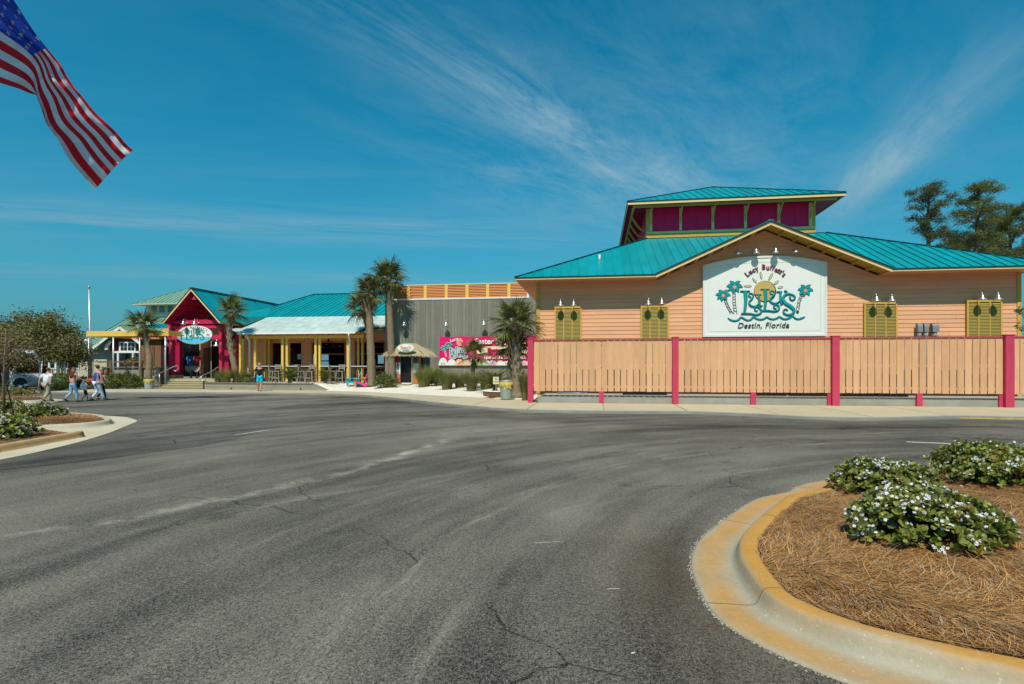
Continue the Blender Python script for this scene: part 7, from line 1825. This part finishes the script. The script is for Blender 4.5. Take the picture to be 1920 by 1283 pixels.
for px in (38, -85):
    for y0 in (TY+.02, TY+1.95):
        wz = -.1+.40; wl = tr.part('wheel', MB().lathe([(.22,-.11),(.36,-.11),(.40,-.07),(.40,.07),(.36,.11),(.22,.11)], (Xt(px), y0+.1, wz), 24, Matrix.Rotation(R(90), 3, 'X')), M['rubber'], smooth=True)
        tr.part('hubcap', MB().lathe([(0,.06),(.08,.09),(.16,.10),(.225,.08),(.225,-.05),(0,-.05)], (Xt(px), y0+.1, wz), 18, Matrix.Rotation(R(90), 3, 'X')), wht, wl, smooth=True)
tr.part('wheel_arch', MB().prism([(Xt(38)+.52*math.cos(a*.35), TY-.012, .30+.50*math.sin(a*.35)) for a in range(10)], (0,.01,0)), M['black'])
def cottage(px0, px1, Y, ze, zr, wallm, label, n=3, roofm='signwhite'):
    x0, x1 = (px0-CX)/FPX*Y, (px1-CX)/FPX*Y; t = Thing('cottage', label, 'cottage', ((x0+x1)/2, Y, 0), 'W', 'small painted cottages at the left'); rm = M[roofm]
    t.part('wall', MB().box(x0+.2, x1-.2, Y+1.2, Y+5, 0, ze), wallm)
    t.part('roof', MB().prism([(x0-.1, Y-.1, ze-.05), (x1+.1, Y-.1, ze-.05), (x1+.1, Y+2.8, zr), (x0-.1, Y+2.8, zr)], (0,0,.08)), rm); t.part('roof', MB().prism([(x0-.1, Y+2.8, zr), (x1+.1, Y+2.8, zr), (x1+.1, Y+5.3, ze), (x0-.1, Y+5.3, ze)], (0,0,.08)), rm)
    t.part('porch_floor', MB().box(x0, x1, Y, Y+1.2, 0, .45), M['wood'])
    for k in range(n+1): x = x0+(x1-x0)*k/n; t.part('porch_column', MB().box(x-.08, x+.08, Y+.05, Y+.2, .45, ze-.05), M['white'])
    t.part('porch_rail', MB().box(x0+.1, x1-.1, Y+.1, Y+.15, 1.30, 1.36), M['white'])
    bl = MB(); x = x0+.15
    while x < x1-.1: bl.box(x, x+.05, Y+.105, Y+.145, .50, 1.298); x += .16
    t.part('balusters', bl, M['pale'], kind='stuff')
    xm = (x0+x1)/2; d = t.part('door', MB().box(xm-.9, xm-.05, Y+1.15, Y+1.198, .46, 2.45), M['darkglass']); t.part('door_knob', MB().ell((xm-.15, Y+1.12, 1.4), .04, .04, .04, 6, 4), M['galv'], d)
    w_ = t.part('window', MB().box(xm+.5, xm+1.5, Y+1.15, Y+1.198, 1.2, 2.3), M['white']); t.part('pane', MB().box(xm+.58, xm+1.42, Y+1.13, Y+1.148, 1.28, 2.22), M['darkglass'], w_)
cottage(8, 60, 60, 3.0, 4.6, mat('pale_green_clapboard', (.45,.55,.42), .7), 'pale green cottage with white porch columns behind the oaks')
cottage(66, 103, 58, 3.0, 4.7, mat('lilac_clapboard', (.45,.45,.60), .7), 'lilac and blue cottage with a cream railed porch between the oaks')
cottage(106, 148, 59, 3.0, 4.5, mat('sky_clapboard', (.25,.45,.58), .7), 'sky blue cottage with white stair posts left of the sage roofed building')
t = Thing('market_awning', 'white canvas awning among the oak branches beside the sky blue cottage', 'awning', ((116-CX)/FPX*50, 50, 0), 'W'); ax = (116-CX)/FPX*50
t.part('canvas', MB().lathe([(.0,.9),(.35,.72),(.8,.35),(1.15,.0),(1.10,.0),(.3,.6)], (ax, 50, zat(672, 50)), 8), M['white'])
t.part('pole', MB().tube([(ax, 50, 0), (ax, 50, zat(660, 50))], .04, 8), M['alu'])
t = Thing('hedge', 'dark clipped hedge behind the man in the white shirt', 'hedge', ((112-CX)/FPX*37, 37, 0), 'W'); hx = (112-CX)/FPX*37
hb = np.concatenate([blob_pts(2600, (0,0,.55), (.95,.6,.55), .8)]); hb[:,2] = np.abs(hb[:,2]); me = np_mesh('foliage', leaf_quads(hb, .12), 4); me.materials.append(M['leafb']); t.part('foliage', me, None, kind='stuff')
t.part('core', MB().ell((hx, 37, .5), .85, .5, .5, 12, 8), M['leafb'], smooth=True)

# ================================================================== big flag, upper left
DF = 22.0; FK = DF/12
flag = Thing('national_flag', 'large American flag with stars and red and white stripes drooping across the upper left corner', 'flag', (-24.2, DF, 25.0), 'W')
cols = [0,.2,.4,.55,.7,.85,1.0]; rows = [0,.27,.54,.77,1.0]
ctl = [[(-120,-190),(-150,-140),(-185,-90),(-215,-45),(-240,0)],
       [(-20,-62),(-32,-22),(-42,28),(-50,80),(-52,128)],
       [(88,90),(72,98),(60,106),(54,142),(46,172)],
       [(130,148),(108,157),(90,170),(73,196),(82,186)],
       [(168,200),(143,210),(118,226),(97,246),(108,238)],
       [(212,243),(184,258),(157,274),(128,293),(146,286)],
       [(250,283),(224,304),(200,328),(177,357),(194,338)]]
dep = [[0,.1,0,-.1,0],[0,.2,.1,-.1,.1],[0,.15,.5,.15,-.1],[.05,-.15,.1,-.2,.5],[0,.1,-.1,.0,.6],[.1,-.1,.1,-.1,.6],[0,.1,-.1,.1,.6]]
def cr1(vals, ks, x):
    i = max([j for j in range(len(ks)-1) if ks[j] <= x+1e-9]+[0]); i = min(i, len(ks)-2); t = (x-ks[i])/(ks[i+1]-ks[i]); g = lambda j: vals[min(max(j,0),len(vals)-1)]
    p0, p1, p2, p3 = g(i-1), g(i), g(i+1), g(i+2); return .5*((2*p1)+(p2-p0)*t+(2*p0-5*p1+4*p2-p3)*t*t+(3*p1-p0-3*p2+p3)*t**3)
def FP(s, t, off=0.):
    c = [cr1([Vector((ctl[i][j][0]+1.6*math.sin(s*31+j), ctl[i][j][1]+1.3*math.sin(s*23+j*2), dep[i][j])) for i in range(7)], cols, s) for j in range(5)]; p = cr1(c, rows, t)
    r = .05*math.sin(t*24+s*7)+.075*math.sin(s*17+t*6)+.022*math.sin(s*47+t*15)+.012*math.sin(s*90-t*20); k_ = (HY-p.y)/FPX
    Y = (DF+.85*(.45*DF))/(1+.85*k_)+(p.z*.4+r)*FK+off*FK
    return Vector(((p.x-CX)/FPX*Y, Y, CAMZ+(HY-p.y)/FPX*Y))
fw = mat('flag_white', (.72,.74,.78), .6, .05, 5, .15, 60, trans=.5); fr_ = mat('flag_red', (.66,.015,.03), .6, .06, 5, .15, 60, trans=.5); fb = mat('flag_blue', (.015,.06,.42), .6, .06, 5, .15, 60, trans=.45)
for k in range(13):
    s0 = .4 if k < 7 else 0.; ns_ = int((1-s0)*70); vs = []; 
    for i in range(ns_+1):
        for j in range(4): vs.append(FP(s0+(1-s0)*i/ns_, (k+j/3)/13))
    flag.part('stripe', MB().add(vs, [(i*4+j, i*4+4+j, i*4+5+j, i*4+1+j) for i in range(ns_) for j in range(3)]), fr_ if k % 2 == 0 else fw, smooth=True)
vs = [FP(.4*i/28, 7/13*j/21) for i in range(29) for j in range(22)]
flag.part('canton', MB().add(vs, [(i*22+j, i*22+22+j, i*22+23+j, i*22+1+j) for i in range(28) for j in range(21)]), fb, smooth=True)
for r_ in range(9):
    for c_ in range(6 if r_ % 2 == 0 else 5):
        s = .4*((c_*2+(1 if r_ % 2 == 0 else 2))/12); t_ = 7/13*(r_+1)/10; star = MB()
        for off in (-.012, .012):
            pts = []; ds = (FP(s+.02, t_)-FP(s, t_)).length/.02; dt = (FP(s, t_+.02)-FP(s, t_)).length/.02; sz = .0105*DF/2.2
            for q in range(10):
                a = q*math.pi/5+math.pi/2; rr = sz if q % 2 == 0 else sz*.4; pts.append(FP(s+rr*math.sin(a)/ds, t_-rr*math.cos(a)/dt, off))
            star.add([FP(s, t_, off)]+pts, [(0, 1+q, 1+(q+1) % 10) for q in range(10)])
        flag.part('star', star, fw)
fpx = FP(0, 0).x-.3; fpy = FP(0, 0).y; fpz = FP(0, 0).z+1.0
pl_ = Thing('flagpole', 'tall steel flagpole just outside the left edge that carries the large flag', 'flagpole', (fpx, fpy, 0), 'W')
pl_.part('pole', MB().tube([(fpx, fpy, -.1), (fpx, fpy, fpz)], [.13,.07], 12), M['alu'], smooth=True); pl_.part('finial', MB().ell((fpx, fpy, fpz+.15), .2, .2, .2, 12, 8), M['galv'], smooth=True)

# ================================================================== people
def skin_mesh(name, verts, edges, radii, root=0, sub=2):
    me = bpy.data.meshes.new(name); me.from_pydata(verts, edges, []); o = bpy.data.objects.new(name, me); COL.objects.link(o)
    md = o.modifiers.new('skin', 'SKIN'); md.use_smooth_shade = True
    sv = me.skin_vertices[0].data
    for i, r in enumerate(radii): sv[i].radius = r if isinstance(r, tuple) else (r, r)
    sv[root].use_root = True
    s = o.modifiers.new('sub', 'SUBSURF'); s.levels = sub; s.render_levels = sub
    dg = bpy.context.evaluated_depsgraph_get(); dg.update(); m2 = bpy.data.meshes.new_from_object(o.evaluated_get(dg)); m2.name = name; bpy.data.objects.remove(o); return m2
def chain(vv, ee, rr, start, pts, rad):
    """append a chain of points after vertex start"""
    p = start
    for q, r in zip(pts, rad): vv.append(tuple(q)); rr.append(r); ee.append((p, len(vv)-1)); p = len(vv)-1
    return p
def person(label, pos, heading, H, hips, legs, arms, top, bottom, hair, hairlen=0, sleeves='short', shorts=False, build=1., shoe='black', torso_lean=.04, face=False, skirt=False):
    """legs: per side (knee dx forward, ankle forward, ankle height); arms: per side list of (elbow, wrist) offsets (side, forward, down). Local +y is forward."""
    t = Thing('person', label, 'person', pos, 'W', None, heading); t.org = Vector((0,0,0)); s = H/1.75; B_ = build
    hip = .93*s; vv = []; ee = []; rr = []
    def add(p, r): vv.append(tuple(p)); rr.append(r); return len(vv)-1
    ln = torso_lean
    pel = add((0, 0, hip), (.15*s*B_, .105*s*B_)); wai = add((0, ln*.4*s, hip+.17*s), (.135*s*B_, .095*s*B_)); ch = add((0, ln*.9*s, hip+.40*s), (.165*s*B_, .105*s*B_)); nb = add((0, ln*1.1*s, hip+.54*s), (.085*s, .07*s)); nk = add((0, ln*1.3*s+.01, hip+.60*s), (.052*s, .052*s))
    hd0 = add((0, ln*1.5*s+.015*s, hip+.655*s), (.060*s, .068*s)); hd1 = add((0, ln*1.6*s+.02*s, hip+.72*s), (.074*s, .088*s)); hd2 = add((0, ln*1.6*s+.01*s, hip+.785*s), (.062*s, .072*s))
    ee += [(pel, wai), (wai, ch), (ch, nb), (nb, nk), (nk, hd0), (hd0, hd1), (hd1, hd2)]
    legp = []
    for sd, (kf, af, ah) in zip((-1, 1), legs):
        hj = Vector((sd*.09*s*B_, 0, hip-.05*s)); kn = Vector((sd*.095*s, kf*s, hip-.46*s+abs(kf)*.08)); an = Vector((sd*.09*s, af*s, (.08+ah)*s)); toe = Vector((sd*.11*s, (af+.14)*s, (.035+ah*.3)*s))
        if af < -.15: toe = Vector((sd*.10*s, (af+.07)*s, (.03)*s))
        legp.append((hj, kn, an, toe))
        chain(vv, ee, rr, pel, [hj, (hj+kn)/2, kn, (kn+an)/2+Vector((0,-.015*s,.03*s)), an, an+(toe-an)*.35+Vector((0,0,-.02*s)), toe], [.085*s*B_, .078*s*B_, .055*s*B_, .052*s*B_, .036*s, .036*s, .028*s])
    armp = []
    for sd, (el, wr) in zip((-1, 1), arms):
        sh = Vector((sd*.185*s*B_, ln*s, hip+.475*s)); e = sh+Vector((sd*el[0], el[1], -el[2]))*s; w_ = e+Vector((sd*wr[0], wr[1], -wr[2]))*s; armp.append((sh, e, w_))
        last = chain(vv, ee, rr, ch, [Vector((sd*.11*s*B_, ln*s, hip+.47*s)), sh, (sh+e)/2, e, (e+w_)/2, w_], [.075*s, .056*s*B_, .046*s*B_, .037*s, .034*s, .024*s])
        d = (w_-e).normalized(); side = Vector((0,1,0)); side = (side-d*side.dot(d)).normalized(); pn = d.cross(side)
        palm_ = chain(vv, ee, rr, last, [w_+d*.045*s, w_+d*.085*s], [(.030*s,.016*s), (.034*s,.015*s)])
        for k in range(4):
            o_ = side*(.024-.016*k)*s; L4 = (.068,.078,.072,.056)[k]*s; a0 = w_+d*.095*s+o_
            chain(vv, ee, rr, palm_, [a0, a0+d*L4*.5+pn*.006*s*sd, a0+d*L4*.95+pn*.018*s*sd], [.0085*s, .0080*s, .0065*s])
        th = w_+d*.03*s+side*.03*s; chain(vv, ee, rr, last, [th, th+d*.03*s+side*.018*s, th+d*.055*s+side*.024*s], [.011*s, .010*s, .008*s])
    body = skin_mesh('body', vv, ee, rr, 0, 1); t.part('body', body, M['skin'], smooth=True); body.polygons.foreach_set('use_smooth', [True]*len(body.polygons))
    hc = Vector((0, ln*1.6*s+.015*s, hip+.735*s))
    # face: nose, eyes, mouth, ears
    t.part('ear', MB().ell(hc+Vector((-.078*s,-.0,-.005*s)), .012*s, .02*s, .032*s, 8, 6), M['skin'], smooth=True); t.part('ear', MB().ell(hc+Vector((.078*s,0,-.005*s)), .012*s, .02*s, .032*s, 8, 6), M['skin'], smooth=True)
    t.part('nose', MB().add([hc+Vector((-.012*s,.085*s,-.03*s)), hc+Vector((.012*s,.085*s,-.03*s)), hc+Vector((0,.112*s,-.03*s)), hc+Vector((0,.085*s,.012*s))], [(0,1,2),(0,2,3),(1,3,2),(0,3,1)]), M['skin'])
    for sd in (-1, 1): t.part('eye', MB().ell(hc+Vector((sd*.032*s,.081*s,.005*s)), .012*s, .008*s, .008*s, 8, 6), M['black'], smooth=True)
    t.part('mouth', MB().box(hc.x-.022*s, hc.x+.022*s, hc.y+.078*s, hc.y+.088*s, hc.z-.062*s, hc.z-.055*s), M['signred'])
    # hair
    hm = M[hair]; hb_ = MB().ell(hc+Vector((0,-.022*s,.022*s)), .088*s, .094*s, .092*s, 16, 10)
    if hairlen:
        for k in range(46):
            a = math.pi+ (k/45)*math.pi; a = math.pi*1.0+(k/45)*math.pi; r0 = .085*s; x, y = r0*math.cos(a)*1.05, r0*math.sin(a)*.95-.01*s; L5 = hairlen*s*random.uniform(.8, 1.05)
            hb_.tube([hc+Vector((x, y, .05*s)), hc+Vector((x*1.25, y*1.2-.02*s, -L5*.35)), hc+Vector((x*1.35+random.uniform(-.03,.03), y*1.25-.05*s, -L5*.7)), hc+Vector((x*1.1+random.uniform(-.03,.03), y*1.1-.06*s, -L5))], [.018*s,.024*s,.022*s,.008*s], 5)
    t.part('hair', hb_, hm, smooth=True)
    # top
    vv = []; ee = []; rr = []; g = 1.13 if B_ < 1.1 else 1.2
    a0 = add((0, -.005, hip-.04*s), (.135*s*B_, .13*s*B_)); a1 = add((0, ln*.4*s, hip+.16*s), (.14*s*B_*g, .11*s*B_*g)); a2 = add((0, ln*.9*s, hip+.39*s), (.168*s*B_*1.03, .12*s*B_)); a3 = add((0, ln*1.05*s, hip+.515*s), (.10*s, .08*s)); ee += [(a0,a1),(a1,a2),(a2,a3)]
    if sleeves != 'none':
        for sd, (sh, e, w_) in zip((-1, 1), armp):
            en = sh+(e-sh)*.72 if sleeves == 'short' else w_
            pts = [Vector((sd*.11*s*B_, ln*s, hip+.465*s)), sh, (sh+en)/2, en] if sleeves == 'short' else [Vector((sd*.11*s*B_, ln*s, hip+.465*s)), sh, e, w_]
            chain(vv, ee, rr, a2, pts, [.083*s, .072*s*B_, .068*s*B_, .066*s*B_] if sleeves == 'short' else [.083*s, .066*s, .055*s, .045*s])
    t.part('shirt', skin_mesh('shirt', vv, ee, rr, 0, 1), top, smooth=True)
    vv = []; ee = []; rr = []; p0 = add((0, 0, hip+.03*s), (.12*s*B_, .12*s*B_))
    for hj, kn, an, toe in legp:
        if shorts: chain(vv, ee, rr, p0, [hj, (hj*.4+kn*.6), kn+Vector((0,0,.05*s))], [.102*s*B_, .098*s*B_, .094*s*B_])
        else: chain(vv, ee, rr, p0, [hj, (hj+kn)/2, kn, (kn+an)/2, an+Vector((0,0,.02*s))], [.100*s*B_, .094*s*B_, .072*s*B_, .068*s*B_, .062*s])
    t.part('shorts' if shorts else 'trousers', skin_mesh('trousers', vv, ee, rr, 0, 1), bottom, smooth=True)
    for hj, kn, an, toe in legp:
        d = (toe-an); d.z = 0; d.normalize(); base = Vector((an.x, an.y, max(an.z-.055*s, .0)))
        pitch = -.7 if an.y < -.15*s and an.z > .12*s else 0
        sh = MB().ell((0,0,0), .048*s, .135*s, .042*s, 12, 8).rot(Matrix.Rotation(pitch, 3, 'X')); sh.v = [(x+an.x, y+an.y+.06*s*math.cos(pitch), max(z+an.z-.045*s+(-.05*s if pitch else 0), .005)) for x, y, z in sh.v]; t.part('shoe', sh, M[shoe], smooth=True)
    t.hip = hip; t.armp = armp; return t
M['hairb'] = mat('brown_hair', (.07,.028,.015), .6, .2, 12); M['hairg'] = mat('grey_brown_hair', (.08,.06,.045), .6, .2, 12); M['hairr'] = mat('chestnut_hair', (.12,.04,.02), .5, .25, 14)
M['tee'] = mat('pale_blue_shirt', (.66,.70,.80), .85, .06, 6, .3, 9); M['khaki'] = mat('khaki_trousers', (.36,.32,.21), .85, .08, 6, .3, 9); M['pinktop'] = mat('washed_pink_top', (.58,.30,.29), .85, .2, 14); M['jeans'] = mat('light_blue_jeans', (.22,.40,.56), .85, .15, 9); M['royal'] = mat('royal_blue_top', (.01,.07,.34), .8, .08, 6); M['pants'] = mat('pale_blue_white_trousers', (.60,.68,.80), .85, .06, 6); M['blk'] = mat('black_cotton', (.015,.014,.018), .9, .1, 6); M['cyan'] = mat('cyan_shorts', (.0,.45,.62), .8, .08, 6); M['brownd'] = mat('dusty_pink_dress', (.45,.28,.26), .85, .15, 8); M['shoebrown'] = mat('brown_shoe', (.13,.06,.035), .6, .1, 6); M['leather'] = mat('red_brown_leather', (.36,.07,.02), .45, .12, 6)
def gw_(px, py): p = G(px, py); return Vector((p.x, p.y, -.1))
W1 = -.42                                    # walking away, a little to the right
person('grey haired person in loose pale blue shirt and khaki trousers beside the island kerb', gw_(88, 754.5)+Vector((0,0,.02)), -.2, 1.58, 0, ((.18,.26,.0),(-.02,-.24,.10)), (((.10,-.14,.24),(.02,-.02,.24)),((.14,-.16,.20),(.14,-.14,.18))), M['tee'], M['khaki'], 'hairg', 0, 'short', False, 1.28, 'shoebrown')
person('woman with long curly chestnut hair, pink top and light jeans walking away', gw_(136, 754), -.3, 1.62, 0, ((.0,-.28,.12),(.14,.16,0)), (((.06,-.02,.26),(.0,.08,.22)),((.10,.12,.22),(.06,.20,.10))), M['pinktop'], M['jeans'], 'hairr', .46, 'none', False, .95, 'black')
pw_ = person('woman in a royal blue sleeveless top and pale trousers with a brown handbag', gw_(181, 751.5), -.35, 1.72, 0, ((.10,-.22,.02),(.16,.30,0)), (((.08,-.02,.25),(-.02,.12,.16)),((.06,.02,.26),(.02,.08,.22))), M['royal'], M['pants'], 'hairb', 0, 'none', False, 1.05, 'shoebrown')
b = gw_(181, 751.5); c, s_ = math.cos(-.35), math.sin(-.35)
def loc(px_, py_, pz_): return Vector((b.x+px_*c-py_*s_, b.y+px_*s_+py_*c, b.z+pz_))
hb = Thing('handbag', 'red brown leather handbag on the arm of the woman in royal blue', 'handbag', loc(-.33, -.08, .86), 'W', None, -.35); hb.org = Vector((0,0,0))
hb.part('bag', MB().ell((0,0,.11), .20, .08, .13, 16, 10), M['leather'], smooth=True); hb.part('strap', MB().tube([(-.14,0,.18),(-.08,.02,.38),(.05,.03,.46),(.12,.02,.36),(.14,0,.18)], .012, 6), M['leather'], smooth=True)
person('girl with long brown hair walking half hidden beside the woman in blue', gw_(189.5, 750), -.35, 1.52, 0, ((.08,-.16,.03),(.12,.2,0)), (((.05,.02,.24),(.0,.06,.2)),((.08,.04,.22),(.04,.10,.16))), M['brownd'], M['blk'], 'hairr', .34, 'short', False, .85, 'black')
person('small child in dark shorts walking beside the woman in blue', gw_(159.5, 752), -.5, .98, 0, ((.08,-.2,.05),(.12,.16,0)), (((.05,.02,.24),(.0,.06,.2)),((.12,.02,.16),(.1,.10,-.02))), M['brownd'], M['blk'], 'hairb', 0, 'short', True, .95, 'black')
b2 = gw_(156, 752.5); wb = Thing('shopping_bag', 'crumpled white shopping bag swinging between the two women', 'bag', b2+Vector((0,0,.52)), 'W'); wb.org = Vector((0,0,0))
wb.part('bag', MB().add([(-.16,-.06,0),(.14,-.08,.02),(.16,.06,0),(-.14,.07,.02),(-.04,-.03,.42),(.06,-.02,.43),(.05,.03,.42),(-.03,.03,.41)], [(3,2,1,0),(0,1,5,4),(1,2,6,5),(2,3,7,6),(3,0,4,7)]), M['white']); wb.part('handle', MB().tube([(-.02,0,.42),(.0,0,.52),(.04,0,.42)], .01, 5), M['white'])
person('bald man in black shirt and cyan shorts walking before the timber wall', Vector(((487-CX)/FPX*35.2, 35.2, 0)), math.pi+.25, 1.76, 0, ((.06,.12,0),(.06,-.12,.02)), (((.07,-.04,.25),(.02,.05,.24)),((.07,.02,.25),(.02,.07,.24))), M['blk'], M['cyan'], 'skin', 0, 'short', True, 1.08, 'shoebrown')
bpy.context.view_layer.update()
